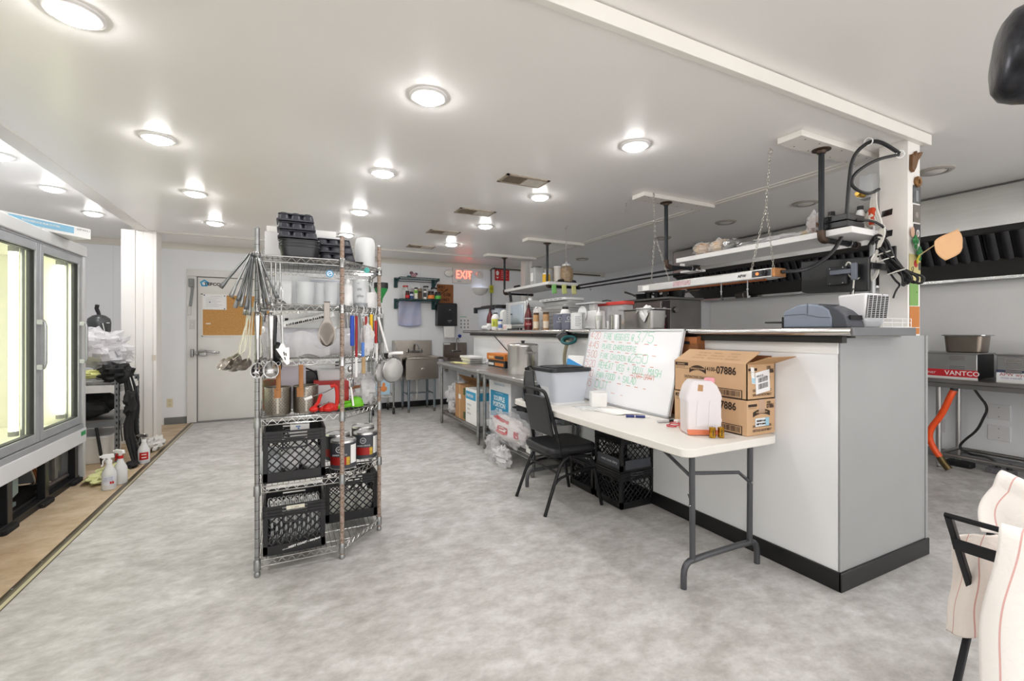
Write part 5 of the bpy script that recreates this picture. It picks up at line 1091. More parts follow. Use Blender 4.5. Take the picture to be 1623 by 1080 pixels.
O('cord', G().tube([(2.57, 5.75, 1.30), (2.57, 5.62, 1.24), (2.57, 5.45, 1.16), (2.56, 5.2, 1.06), (2.55, 4.96, 1.0)], .006, 6, sm=2), BLACK, t)
pt = T('stock_pot', 'tall aluminium stock pot with lid on the near prep table', 'pot', (2.30, 4.42, .901))
px, py, pz = 2.275, 4.33, .901
PA = M('d3d1ce', .27, 1, .1, 2)
O('body', G().lathe([(.001, pz), (.158, pz), (.165, pz+.01), (.165, pz+.29), (.168, pz+.295), (.168, pz+.30), (.16, pz+.30), (.001, pz+.298)], (px, py, 0), 40), PA, pt)
O('lid', G().lathe([(.170, pz+.298), (.170, pz+.312), (.160, pz+.322), (.10, pz+.330), (0, pz+.334)], (px, py, 0), 40), PA, pt); O('knob', G().lathe([(.02, pz+.332), (.015, pz+.345), (.026, pz+.352), (.02, pz+.36), (0, pz+.36)], (px, py, 0), 16), BLACK, pt)
for s_ in (1, -1): O('handle', G().tube([(px+.05*s_-.0, py-.158*1, pz+.23), (px+.05*s_, py-.20, pz+.235), (px-.05*s_, py-.20, pz+.235), (px-.05*s_, py-.158, pz+.23)] if s_ == 1 else [(px+.05, py+.158, pz+.23), (px+.05, py+.20, pz+.235), (px-.05, py+.20, pz+.235), (px-.05, py+.158, pz+.23)], .008, 7), PA, pt)
# near table rear items
O('small_tin', G().box(2.46, 4.0, .901, 2.55, 4.12, .985), M('b9b7a0', .5, .2, .2, 9), label='small olive box behind the stock pot on the near prep table', cat='box', bev=.004)
for k in range(3): O('steel_pan', G().rbox(2.40, 3.68+.06*k, .901+.03*k, 2.56, 3.92+.04*k, .93+.03*k, .02, 3, .01, .01), STEEL_D if k % 2 else STEEL, label='shallow steel pan stacked behind the lidded tote, %s' % ['lowest', 'middle', 'top'][k], cat='pan', group='steel pans behind the tote', bev=.003)
lp = T('clip_lamp', 'black clip lamp with teal ring on a curved beige arm below the counter', 'lamp', (2.45, 3.72, .9))
O('head', G().lathe([(.0, .10), (.045, .10), (.06, .07), (.062, .0), (.05, .0), (.045, .06), (0, .07)], (2.46, 3.87, 1.275), 22, (.45, -.5, .6)), BLACKM, lp, ang=30)
O('teal_clamp', G().torus((2.45, 3.70, 1.275), .06, .015, (-.25, -.7, .8), 20, 8, sx=1.25, sy=.75), M('1d5a5c', .35, 0, .1, 8), lp)
O('arm', G().tube([(2.45, 3.72, 1.265), (2.455, 3.76, 1.20), (2.46, 3.80, 1.10), (2.47, 3.80, 1.0), (2.47, 3.80, .92)], .018, 8, sm=2), M('a59c83', .5, 0, .1, 9), lp)
O('base', G().lathe([(.06, .92), (.05, .95), (.02, .96)], (2.47, 3.8, 0), 18), STEEL_D, lp)
bp = T('paper_packet', 'white and blue paper packet leaning behind the tote lid', 'packet', (2.4, 3.45, .9))
O('packet', G().slab((2.38, 3.64, 1.0), (.08, -.30, .0), (.04, .02, .13), (.006, .004, 0)), PAPER, bp); O('blue_part', G().prism([(0, 0), (.31, 0), (.02, .10), (0, .10)], 0, .002, f=lambda a, b, h: (2.378+.08*a/.31-.003+.04*b/.13-h, 3.64-.30*a/.31+.02*b/.13-.002, 1.0+b)), M('2f8fd0', .6), bp)
O('support_box', G().box(2.36, 3.3, .90, 2.5, 3.62, 1.0), GREYD, label='dark box behind the tote holding up the paper packet', cat='box', bev=.004)

# under near table
sb = T('sugar_bag', 'red and white food sack wrapped in clear plastic on the near undershelf', 'sack', (2.12, 4.2, .2))
O('sack', G().ball((2.07, 4.22, .34), (.09, .40, .13), 30, 18, .22, 2.4, 5), M('efe9ea', .5, 0, .06, 9), sb, ang=25)
def onsack(u, v, off=.0):  # patch over the visible face
    th, ph = R(60+60*v), R(118+100*u)
    d_ = V((math.sin(th)*math.cos(ph), math.sin(th)*math.sin(ph), math.cos(th)))
    w_ = 1 + .22*noise.noise(d_*2.4 + V((36.5, 8.5, 5))) + .11*noise.noise(d_*6.48 + V((5, 3, 5)))
    return V((2.07, 4.22, .34)) + V((d_.x*.09, d_.y*.40, d_.z*.13))*w_*(1.03+off)
SR = M('c62a30', .45, 0, .12, 12)
O('red_panel', G().sheet(lambda u, v: onsack(.42+.35*u, .25+.5*v), 12, 8), SR, sb)
O('red_panel', G().sheet(lambda u, v: onsack(.0+.8*u, -.35+.28*v), 14, 5), SR, sb); O('red_panel', G().sheet(lambda u, v: onsack(.95+.16*u, .3+.45*v), 6, 6), SR, sb)
O('white_line', G().sheet(lambda u, v: onsack(.47+.25*u, .34+.05*v, .01), 8, 2), PAPER, sb); O('white_line', G().sheet(lambda u, v: onsack(.50+.2*u, .50+.08*v, .01), 8, 2), PAPER, sb)
O('clear_bag', G().ball((2.055, 4.24, .35), (.10, .45, .15), 34, 20, .4, 2.8, 11).ball((1.97, 4.38, .14), (.09, .14, .13), 22, 14, .5, 3, 8).tube([(2.02, 4.5, .22), (1.97, 4.38, .10), (1.96, 4.28, .05), (1.93, 4.25, .03)], lambda t_: .04+.05*t_, 9), M('f4f4f7', .12, 0, .1, 14, None, .5, alpha=.26), sb, ang=25)
O('tail', G().ball((1.95, 4.16, .09), (.07, .16, .09), 22, 14, .55, 3.2, 4), FILM, sb, ang=25)
t = carton('printed_carton', 'white carton with black script print behind the chair on the near undershelf', 2.30, 3.715, ZU, 2.50, 3.98, .44, PAPER)
text('Roland', .075, (2.2985, 3.97, .27), (0,-1,0), (0,0,1), INK, t, off=.001); text('PRODUCT OF SPAIN', .02, (2.2985, 3.95, .22), (0,-1,0), (0,0,1), INK, t)
O('grey_sack', G().ball((2.40, 3.82, .52), (.10, .13, .08), 22, 14, .25, 2.5, 7), M('9aa0a4', .5, 0, .25, 7), label='grey food pouch lying on the script-printed carton', cat='pouch', ang=25)
t = carton('white_carton', 'plain white carton beside the food sack on the near undershelf', 2.05, 3.70, ZU, 2.28, 3.84, .34, PAPER)
O('black_tray', G().ball((2.3, 4.15, .56), (.18, .22, .045), 20, 10, .4, 3, 5), BLACK, label='black plastic trays crumpled above the food sack', cat='tray', ang=30)
O('table_box', G().box(2.36, 4.0, ZU, 2.53, 4.36, .55), M('d9dadd', .6, 0, .05, 6), label='pale grey carton at the back of the near undershelf', cat='box', bev=.004)
# ---------------------------------------------------------------- counter top
ct = T('pass_counter', 'long stainless pass counter top with a bullnose edge on the white half wall', 'counter', (2.9, 4.0, 1.336))
O('slab', G().box(2.515, 1.262, 1.337, 3.12, 6.82, 1.377), STEEL, ct)
O('bullnose', G().prism([(2.515+.021*math.cos(R(90+180*i/10)), 1.357+.021*math.sin(R(90+180*i/10))) for i in range(11)] + [(2.53, 1.336), (2.53, 1.378)], 1.262, 6.82, 'y'), M('d9d7d5', .22, 1, .08, 4), ct, ang=60)
O('end_cap', G().box(2.50, 1.25, 1.335, 3.12, 1.263, 1.379), M('7d7e81', .45, .6, .12, 5), ct, bev=.003)
O('support_rail', G().prism([(2.535, 1.335), (2.535, 1.298), (2.58, 1.298), (2.58, 1.335)], 1.32, 6.6, 'y'), M('2a2826', .4, .3, .15, 6), ct, bev=.002)
for y in (1.75, 2.6, 3.5, 4.6, 5.8): O('bolt', G().cyl((2.536, y, 1.317), (2.530, y, 1.317), .008, n=8), INK, ct)
O('side_bracket', G().box(2.6, 1.29, 1.325, 3.05, 1.35, 1.336), STEEL_D, ct)
ZC = 1.378
PLB = M('dfe6f2', .25, 0, .04, 5, alpha=.75)
def bottle(name, label, x, y, prof, mat, cap=None, cprof=None, cat='bottle', group=None, lab=None, lz=None, lr=None, z=ZC):
    t = T(name, label, cat, (x, y, z), group)
    O('body', G().lathe([(r, z+h) for r, h in prof], (x, y, 0), 20), mat, t)
    if cap: O('cap', G().lathe([(r, z+h) for r, h in cprof], (x, y, 0), 16), cap, t)
    if lab:
        vd = math.atan2(-y, -x); n = 8; vs = []
        for i in range(n+1):
            a = vd + R(-60+120*i/n); vs += [(x+lr*math.cos(a), y+lr*math.sin(a), z+lz[0]), (x+lr*math.cos(a), y+lr*math.sin(a), z+lz[1])]
        O('label', G().add(vs, [(2*i, 2*i+2, 2*i+3, 2*i+1) for i in range(n)]), lab, t)
    return t
# tote at far end
t = T('clear_tote', 'clear plastic tote with a black lid at the far end of the counter', 'tote', (2.9, 6.4, ZC))
O('body', G().rbox(2.72, 6.08, ZC, 3.0, 6.68, ZC+.33, .05, 5, .03, .03), PLB, t, bev=.006)
O('lid', G().rbox(2.67, 6.03, ZC+.325, 3.05, 6.73, ZC+.36, .06, 5).rbox(2.73, 6.09, ZC+.36, 2.99, 6.67, ZC+.38, .05, 5), BLACKM, t, bev=.006)
O('latch', G().box(2.655, 6.68, ZC+.27, 2.70, 6.75, ZC+.36).box(2.655, 6.02, ZC+.30, 2.70, 6.06, ZC+.36), BLACKM, t, bev=.004); O('contents', G().ball((2.87, 6.5, ZC+.13), (.10, .14, .12), 16, 10, .3, 3, 2), M('b4554a', .6, 0, .4, 9), t)
SY = M('5f1a20', .25, 0, .15, 9)
SP = [(.001, 0), (.05, .002), (.055, .03), (.05, .11), (.052, .15), (.04, .21), (.02, .26), (.016, .275)]
for y, nm, k in ((6.10, 'dark red syrup bottle in front of the clear tote on the counter', 0), (4.915, 'dark red syrup bottle right of the silver oven on the counter', 1)):
    t = bottle('syrup_bottle', nm, 2.66, y, SP, SY, M('3a1216', .4), [(.019, .272), (.018, .30), (.008, .315), (.006, .335), (0, .335)], lab=M('f2efec' if k == 0 else '8a1a20', .5), lz=(.05, .10), lr=.0562)
    if k:
        vd = V((-2.66, -y, 0)).normalized(); rt = V((-vd.y, vd.x, 0)); text("HERSHEY'S", .02, V((2.66, y, ZC+.135)) + vd*.055, rt, (0,0,1), PAPER, t, center=True, off=.0005); text('SYRUP', .022, V((2.66, y, ZC+.065)) + vd*.0575, rt, (0,0,1), PAPER, t, center=True)
t = bottle('cream_bottle', 'fat white bottle with a yellow-green label in front of the tote', 2.64, 5.86, [(.001, 0), (.06, .004), (.062, .17), (.045, .215), (.028, .225), (.028, .235)], WHITEP, BLACK, [(.03, .232), (.03, .25), (0, .251)], lab=M('d2d45a', .6), lz=(.05, .16), lr=.0628)
O('green_figure', G().ball((2.585, 5.80, ZC+.10), (.004, .012, .035), 10, 6), M('5a7a30', .6), t)
O('paper_roll', G().cyl((2.60, 6.20, ZC+.036), (2.60, 6.0, ZC+.036), .036, n=20), WHITEP, label='white cylinder lying on its side before the tote', cat='roll', bev=.004)
bottle('blue_cup', 'small white and blue tub beside the fat white bottle', 2.62, 5.66, [(.001, 0), (.03, .002), (.033, .13), (.0, .131)], WHITEP, M('3a4a8a', .4), [(.034, .125), (.034, .145), (0, .146)], cat='tub', lab=M('6a7fb8', .5), lz=(.03, .08), lr=.0335)
t = T('milk_carton', 'tall white carton between the tote and the silver oven', 'carton', (2.82, 5.95, ZC)); O('carton', G().box(2.78, 5.92, ZC, 2.86, 6.02, ZC+.26).prism([(2.78, ZC+.26), (2.86, ZC+.26), (2.82, ZC+.30)], 5.92, 6.02, 'y'), PAPER, t, bev=.003); O('print', G().box(2.7785, 5.93, ZC+.1, 2.7803, 6.0, ZC+.13), M('b9bcc6', .7), t)
t = T('stick_blender', 'black handled whisk stick standing behind the tote', 'utensil', (2.95, 6.0, ZC)); O('handle', G().tube([(2.95, 5.99, ZC+.42), (2.95, 6.01, ZC+.5), (2.95, 6.05, ZC+.56)], .022, 8), BLACK, t); O('shaft', G().cyl((2.94, 6.00, ZC+.05), (2.95, 5.99, ZC+.42), .007), CHROME, t); O('base', G().lathe([(.05, 0), (.045, .08), (0, .085)], (2.94, 6.0, ZC), 16), WHITE, t)
t = T('candy_tin', 'tiny white box with a red pattern before the silver oven', 'box', (2.62, 5.43, ZC)); O('box', G().box(2.58, 5.36, ZC, 2.65, 5.48, ZC+.075), PAPER, t, bev=.004)
for k in range(3): O('red_star', G().slab((2.5795, 5.47-.035*k, ZC+.012), (0, -.012, 0), (0, -.012, .05), (-.0008, 0, 0)), M('d05a5a', .6), t)
# silver countertop oven
t = T('counter_oven', 'silver countertop convection oven with a bulging grey door on the counter', 'oven', (2.98, 5.6, ZC))
SO = M('dcdedf', .42, .5, .06, 6)
O('body', G().box(2.84, 5.28, ZC+.03, 3.10, 5.94, ZC+.40), SO, t, bev=.006)
O('door', G().prism([(5.30, ZC+.05), (5.80, ZC+.05), (5.80, ZC+.385), (5.30, ZC+.385)], 2.815, 2.842, 'x'), SO, t, bev=.01)
def bulge(u, v):
    k = 1-max(abs(2*u-1), abs(2*v-1))**3
    return (2.812 - .035*k, 5.34+.38*u, ZC+.08+.27*v)
O('door_bulge', G().sheet(bulge, 16, 14), M('b9c6d2', .3, .4, .06, 5), t, sol=.002); O('knob', G().ball((2.77, 5.62, ZC+.22), (.008, .02, .01), 10, 6), BLACK, t)
g = G()
for k in range(12): g.box(2.838, 5.86, ZC+.06+.027*k, 2.842, 5.92, ZC+.068+.027*k)
O('slot_column', g, M('8f969c', .5), t, kind='stuff')
for r_ in range(9): O('vent_slot', G().box(2.86, 5.278, ZC+.12+.022*r_, 2.93, 5.281, ZC+.128+.022*r_).box(2.945, 5.278, ZC+.12+.022*r_, 3.01, 5.281, ZC+.128+.022*r_).box(3.02, 5.278, ZC+.12+.022*r_, 3.08, 5.281, ZC+.128+.022*r_), M('4a4e52', .6), t, kind='stuff')
for k in range(11): O('top_notch', G().box(2.838, 5.32+.05*k, ZC+.392, 2.842, 5.345+.05*k, ZC+.398), INK, t, kind='stuff')
for x, y in ((2.88, 5.33), (3.06, 5.33), (2.88, 5.88), (3.06, 5.88)): O('foot', G().cyl((x, y, ZC), (x, y, ZC+.032), .016), BLACK, t)
O('top_knob', G().cyl((2.98, 5.45, ZC+.40), (2.98, 5.45, ZC+.44), .03), WHITEP, label='white cap standing on the silver countertop oven', cat='cap')
O('black_tool', G().box(2.56, 5.12, ZC, 2.60, 5.32, ZC+.02).box(2.565, 5.02, ZC, 2.59, 5.14, ZC+.03), BLACK, label='black flat tool on the counter edge left of the syrup', cat='tool', bev=.005)
O('tan_mat', G().box(2.60, 5.24, ZC, 2.70, 5.62, ZC+.008), M('d9cfb0', .8, 0, .1, 9), label='thin tan mat under the little red-patterned box', cat='mat')
t = T('slant_carton', 'white carton with a slanted open top beside the syrup bottle', 'carton', (2.78, 4.95, ZC)); O('carton', G().prism([(4.86, ZC), (4.98, ZC), (4.98, ZC+.24), (4.92, ZC+.29), (4.86, ZC+.22)], 2.76, 2.84, 'x'), M('efece8', .7), t, bev=.002); O('flap', G().slab((2.758, 4.93, ZC+.24), (0, -.06, .04), (.02, 0, .005), (0, .002, .002)), PAPER, t)
for y, k in ((4.72, 0), (4.49, 1)):
    bottle('spice_bottle', ['tan spice shaker beside the slanted carton', 'tan spice shaker before the stacked trays'][k], 2.66, y, [(.001, 0), (.034, .002), (.036, .01), (.036, .17), (.032, .18)], M('c99a68', .5, 0, .25, 20), M('5a4028', .5), [(.034, .178), (.034, .205), (0, .206)], cat='shaker', lab=M('e9dcc8', .6), lz=(.02, .10), lr=.0365)
# stacked trays
TRM = M('e3e3e2', .35, .4, .05, 6)
for k in range(8):
    dx, dy = [(0, 0), (.02, -.03), (0, .02), (.03, 0), (.01, -.05), (.0, .04), (.03, .02), (.05, -.02)][k]
    t = T('food_pan', 'pale grey food pan in the tall stack on the counter, %s from the bottom' % ['first', 'second', 'third', 'fourth', 'fifth', 'sixth', 'seventh', 'eighth'][k], 'pan', (2.98, 4.75, ZC+.043*k), 'stacked pale food pans')
    z = ZC + .043*k
    O('pan', G().rbox(2.84+dx, 4.40+dy, z, 3.10, 4.95+dy, z+.03, .03, 4, .012, .012), TRM, t, bev=.003); O('rim', G().rbox(2.815+dx, 4.375+dy, z+.03, 3.11, 4.98+dy, z+.038, .04, 4), M('c9cbcc', .3, .7, .1, 9), t)
t = T('slotted_tray', 'grey slotted rack tray on the top of the food pan stack', 'tray', (2.98, 4.7, ZC+.345)); O('frame', G().rbox(2.83, 4.36, ZC+.346, 3.11, 4.96, ZC+.378, .02, 3), M('d9dadb', .4, .3, .06, 6), t, bev=.003)
for k in range(5): O('slot', G().box(2.828, 4.42+.1*k, ZC+.358, 2.831, 4.49+.1*k, ZC+.366), M('77797c', .5), t)
bottle('white_jug', 'round white jug with a black cap above the grey tins', 2.80, 4.30, [(.001, 0), (.055, .002), (.06, .02), (.06, .19), (.045, .225), (.03, .235)], WHITEP, BLACK, [(.034, .23), (.034, .26), (0, .262)], cat='jug')
GT = M('6c6f80', .5, 0, .06, 9)
for y, nm, mt in ((4.19, 'grey printed tin, left of three on the counter', GT), (4.02, 'grey printed tin, middle of three on the counter', GT), (3.85, 'white printed tin, right of three on the counter', M('e8e9ea', .5, 0, .05, 30))):
    t = T('printed_tin', nm, 'tin', (2.66, y, ZC), 'tins on the counter'); h, r = .17, .075
    O('body', G().lathe([(.001, ZC), (r, ZC+.003), (r, ZC+h-.003), (r-.004, ZC+h), (0, ZC+h-.004)], (2.66, y, 0), 26), mt, t)
    O('rim', G().torus((2.66, y, ZC+h), r-.002, .003, n=24, m=5), CANM, t); vd = V((-2.66, -y, 0)).normalized(); rt = V((-vd.y, vd.x, 0)); c = V((2.66, y, ZC)) + vd*(r+.0012)
    pm = PAPER if mt is GT else INK
    if mt is GT: O('badge', G().torus(c + V((0,0,.12)), .016, .002, vd, 16, 4), pm, t); text('ALFREDO', .018, c + V((0,0,.08)), rt, (0,0,1), pm, t, center=True, depth=.001)
    else:
        for k in range(6): O('print', G().slab(c - rt*.03 + V((0,0,.13-.018*k)), rt*(.06-.012*(k % 2)), V((0,0,.004)), vd*.001), M('7a7d88', .7), t)
        for s_ in (1, -1): O('dark_edge', G().slab(c + rt*s_*.045 + V((0,0,.01)) - vd*.018, rt*.006, V((0,0,.15)), vd*.002), GREYD, t)
# scale
t = T('kitchen_scale', 'white mechanical kitchen scale with a clear half-round pan on the counter', 'scale', (2.90, 3.95, ZC))
O('body', G().prism([(3.78, ZC), (3.99, ZC), (3.98, ZC+.19), (3.965, ZC+.2), (3.80, ZC+.2), (3.79, ZC+.19)], 2.84, 2.96, 'x'), WHITEP, t, bev=.006); O('neck', G().box(2.87, 3.86, ZC+.2, 2.92, 3.95, ZC+.27), WHITEP, t, bev=.004); O('platform', G().box(2.80, 3.76, ZC+.27, 2.955, 4.1, ZC+.285), M('d9dcdf', .3, .3, .05, 8), t, bev=.004)
O('base', G().box(2.82, 3.74, ZC, 2.98, 4.02, ZC+.02), WHITEP, t, bev=.004); O('dial', G().lathe([(.0, 0), (.09, .0), (.09, .004), (0, .012)], (2.838, 4.02, ZC+.17), 26, (-1, 0, .0)), M('f0f1f2', .2), t); O('dial_ring', G().torus((2.832, 4.02, ZC+.17), .09, .004, (1,0,0), 28, 6), M('9a9c9f', .4), t); O('clip', G().tube([(2.87, 3.72, ZC+.29), (2.87, 3.64, ZC+.295), (2.87, 3.58, ZC+.285)], .006, 6), BLACK, t)
bottle('squeeze_bottle', 'clear squeeze bottle with a white nozzle right of the scale', 2.78, 3.66, [(.001, 0), (.034, .002), (.036, .02), (.036, .13), (.03, .145)], M('d9dcd4', .3, 0, .05, 9, alpha=.75), WHITEP, [(.034, .14), (.032, .165), (.012, .175), (.008, .205), (.004, .225), (0, .225)])
t = T('food_container', 'clear square food container with a red lid on the counter', 'container', (2.95, 3.6, ZC))
O('body', G().rbox(2.98, 3.53, ZC, 3.11, 3.93, ZC+.255, .03, 4, .004, .008), CLEAR, t, bev=.003); O('lid', G().rbox(2.965, 3.51, ZC+.25, 3.125, 3.95, ZC+.285, .035, 4), M('d9443a', .35, 0, .05, 9), t, bev=.006); O('contents', G().ball((3.04, 3.70, ZC+.06), (.045, .12, .045), 18, 10, .25, 4, 3), M('d9b070', .7, 0, .3, 30), t)
bottle('portion_cup', 'small white plastic cup left of the macaroni in the clear container', 2.70, 3.56, [(.001, 0), (.016, .002), (.022, .09), (.0, .088)], WHITEP, cat='cup'); bottle('portion_cup', 'small white plastic cup left of the steel cylinder', 2.70, 3.40, [(.001, 0), (.016, .002), (.022, .08), (.0, .078)], WHITEP, cat='cup')
bottle('steel_cylinder', 'bright steel open cylinder in front of the steel bain-marie pan', 2.66, 3.26, [(.001, 0), (.052, .002), (.052, .132), (.049, .132), (.049, .01), (.001, .01)], CHROME, cat='cylinder')
t = T('bain_pan', 'deep steel pan lined with a white plastic bag on the counter', 'pan', (2.9, 3.2, ZC))
BP = M('aeacaa', .3, 1, .12, 5)
O('pan', G().rbox(2.82, 2.98, ZC, 3.0, 3.34, ZC+.175, .04, 5, .01, .01), BP, t, bev=.01); O('rim', G().rbox(2.79, 2.93, ZC+.175, 3.03, 3.40, ZC+.183, .03, 4), CHROME, t)
O('bag_liner', G().sheet(lambda u, v: (2.806-.006*math.sin(u*14), 3.01+.13*u+.012*math.sin(v*7), ZC+.19-(.11+.04*math.sin(u*5+1))*v*(.3+.7*abs(math.sin(u*3+.4)))), 18, 8), M('f0f0f2', .3, 0, .1, 14), t, sol=.002); O('bag_fold', G().ball((2.82, 3.02, ZC+.175), (.03, .05, .035), 14, 8, .4, 3, 2), M('f0f0f2', .3, 0, .1, 14), t)
# label printer/laminator
t = T('slip_printer', 'grey-blue desktop card printer with a dark front on the near end of the counter', 'printer', (2.85, 1.6, ZC))
PG = M('8d97a8', .42, 0, .05, 9)
pr_ = [(1.745, .0), (1.47, .0), (1.47, .055), (1.485, .10), (1.52, .125), (1.60, .142), (1.66, .135), (1.72, .11), (1.745, .092)]
O('body', G().prism([(y, ZC+z+.002) for y, z in pr_], 2.72, 2.98, 'x'), PG, t, bev=.01, seg=3)
O('dark_front', G().prism([(y, ZC+z) for y, z in [(1.472, .002), (1.395, .002), (1.395, .035), (1.41, .07), (1.44, .10), (1.49, .125), (1.545, .140), (1.55, .128), (1.50, .105), (1.475, .06)]], 2.725, 2.985, 'x'), M('4a4d55', .4, 0, .08, 9), t, bev=.006)
O('slot', G().box(2.76, 1.393, ZC+.045, 2.93, 1.404, ZC+.07), INK, t); O('button', G().box(2.93, 1.392, ZC+.012, 2.95, 1.398, ZC+.026), INK, t); O('lid_seam', G().tube([(2.7185, 1.745, ZC+.078), (2.7185, 1.62, ZC+.082), (2.7185, 1.54, ZC+.062), (2.7185, 1.475, ZC+.058)], .0012, 4), GREYD, t); O('panel_seam', G().tube([(2.7185, 1.60, ZC+.082), (2.7185, 1.60, ZC+.144)], .0012, 4), GREYD, t)
O('card_tray', G().box(2.74, 1.745, ZC+.032, 2.90, 1.88, ZC+.042).box(2.75, 1.745, ZC+.0, 2.90, 1.775, ZC+.07), BLACKM, t, bev=.003)
O('cable', G().tube([(2.95, 1.48, ZC+.13), (2.94, 1.475, ZC+.17), (2.93, 1.485, ZC+.20), (2.94, 1.47, ZC+.23)], .004, 6, sm=1).tube([(2.95, 1.48, ZC+.13), (2.96, 1.46, ZC+.16), (2.95, 1.465, ZC+.19)], .004, 6, sm=1), BLACK, t)
# white box with grille
t = T('air_cooler', 'white boxy appliance with a dark square grille at the counter end', 'appliance', (3.0, 1.45, ZC))
y0, y1 = 1.365, 1.515
O('shell', G().hexa([(2.875, y0+.015, ZC+.045), (3.075, y0+.015, ZC+.045), (3.08, y1, ZC+.045), (2.89, y1, ZC+.045)], [(2.85, y0, ZC+.195), (3.105, y0, ZC+.195), (3.10, y1+.01, ZC+.19), (2.88, y1+.01, ZC+.19)]), M('f0f0f3', .35, 0, .03, 7), t, bev=.012, seg=3)
O('base', G().hexa([(2.90, y0+.03, ZC), (3.06, y0+.03, ZC), (3.06, y1-.01, ZC), (2.91, y1-.01, ZC)], [(2.873, y0+.013, ZC+.047), (3.077, y0+.013, ZC+.047), (3.08, y1, ZC+.047), (2.889, y1, ZC+.047)]), M('c3c5c9', .3, 0, .05, 7), t, bev=.008)
O('grille_back', G().slab((2.872, y0+.0095, ZC+.058), (.21, 0, 0), (.0, -.0125, .125), (0, -.002, 0)), INK, t)
for k in range(13): O('grille_bar', G().slab((2.870, y0+.0075-.00098*k, ZC+.056+.0101*k), (.214, 0, 0), (0, -.0003, .0018), (0, -.0025, 0)), M('d9d9dc', .4), t)
for k in range(6): O('grille_rib', G().slab((2.870+.0422*k, y0+.0068, ZC+.056), (.003, 0, 0), (0, -.0127, .127), (0, -.0022, 0)), M('e3e3e6', .4), t)
O('indicator', G().cyl((3.02, y0-.0005, ZC+.190), (3.02, y0-.002, ZC+.190), .003, n=8), INK, t)

# ---------------------------------------------------------------- hanging shelves on black pipe
PIPE = M('2b2d31', .38, .6, .2, 9); FIT = M('5a4a40', .5, .7, .3, 20); SHW = M('f0efee', .45, 0, .03, 5)
def pipes(ys, zs, arm, name, label, yshelf, xshelf, zshelf):
    t = T(name, label, 'shelf', (3.16, sum(ys)/len(ys), zs))
    for y in ys:
        p = O('drop_pipe', G().cyl((3.16, y, zs), (3.16, y, 2.553), .0175), PIPE, t)
        O('flange', G().lathe([(.055, 2.562), (.055, 2.556), (.03, 2.552), (.024, 2.535), (.0, 2.535)], (3.16, y, 0), 20), FIT, p)
        O('elbow', G().tube([(3.16, y, zs+.05), (3.16, y, zs+.01), (3.17, y, zs-.008), (3.21, y, zs-.01)], .024, 10, sm=1), FIT, p)
        a = O('arm_pipe', G().cyl((3.19, y, zs-.01), (arm, y, zs-.01), .0175), PIPE, t); O('pipe_cap', G().cyl((arm-.01, y, zs-.01), (arm+.03, y, zs-.01), .023), FIT, a)
        O('clamp', G().torus((arm-.08, y, zs-.005), .024, .004, (1,0,0), 14, 5), GALV, a)
        b = O('ceiling_plank', G().box(2.82, y-.078, 2.562, 3.72, y+.078, 2.5995), TRIMM, t, bev=.003)
        g = G()
        for x in (2.9, 3.05, 3.3, 3.5, 3.6): g.cyl((x, y-.05, 2.5625), (x, y-.05, 2.561), .005, n=8).cyl((x+.05, y+.05, 2.5625), (x+.05, y+.05, 2.561), .005, n=8)
        O('screw', g, GREYD, b, kind='stuff')
    O('board', G().box(xshelf[0], yshelf[0], zshelf, xshelf[1], yshelf[1], zshelf+.04), SHW, t, bev=.003)
    return t
sh1 = pipes((5.30, 6.66), 1.985, 3.66, 'pipe_shelf', 'small white shelf hung on black pipes near the back column', (5.22, 6.60), (3.13, 3.64), 1.995)
sh2 = pipes((1.77, 3.14), 1.975, 3.56, 'pipe_shelf', 'long white shelf hung on black pipes over the near end of the counter', (1.60, 3.04), (3.18, 3.56), 1.985)
t = T('tie_rod', 'pair of long black rods bridging the two hanging pipe shelves', 'rod', (3.6, 4.2, 1.97))
O('rod', G().cyl((3.62, 5.30, 2.0), (3.55, 3.10, 1.995), .012), PIPE, t); O('rod', G().cyl((3.66, 5.28, 1.965), (3.60, 3.12, 1.955), .010), PIPE, t); O('bracket', G().box(3.53, 3.12, 1.945, 3.66, 3.32, 1.965), WHITEP, t, bev=.003); O('tag', G().box(3.57, 3.3, 1.99, 3.575, 3.36, 2.05), PAPER, t)
for k in range(2): O('hook', G().tube([(3.65, 5.0, 1.97-.0), (3.65, 5.0, 1.93), (3.65, 4.985, 1.915), (3.65, 4.97, 1.93)], .004, 5, sm=1), GALV, t)
# jars on shelf 1
zj = 2.036
cup(3.28, 5.80, zj, .08, .08, .26, M('e9ecee', .12, 0, .03, 8, alpha=.5), 'big clear jar with a black lid and paper label on the far hanging shelf', 'glass_jar', 'jar', BLACK, square=True)
O('jar_label', G().box(3.197, 5.76, zj+.06, 3.1985, 5.84, zj+.18), PAPER, label='white paper label on the big clear jar', cat='label')
cup(3.38, 5.62, zj, .07, .07, .22, M('e9ecee', .12, 0, .03, 8, alpha=.5), 'clear jar with a tan lid behind the pipe on the far hanging shelf', 'glass_jar', 'jar', M('b9a88c', .5), square=False)
t = T('yellow_tin', 'yellow tin beside the drop pipe on the far hanging shelf', 'tin', (3.22, 5.45, zj)); O('body', G().lathe([(.001, zj), (.055, zj), (.055, zj+.12), (0, zj+.121)], (3.24, 5.46, 0), 20), YELLOW, t); O('cap', G().lathe([(.05, zj+.12), (.05, zj+.14), (0, zj+.141)], (3.24, 5.46, 0), 18), WHITEP, t); O('dark_side', G().box(3.20, 5.42, zj+.03, 3.205, 5.47, zj+.08), M('b86a20', .6), t)
cup(3.36, 5.36, zj, .05, .05, .22, M('f0ece4', .2, 0, .1, 8, alpha=.8), 'narrow white-lidded jar on the far hanging shelf', 'glass_jar', 'jar', WHITEP)
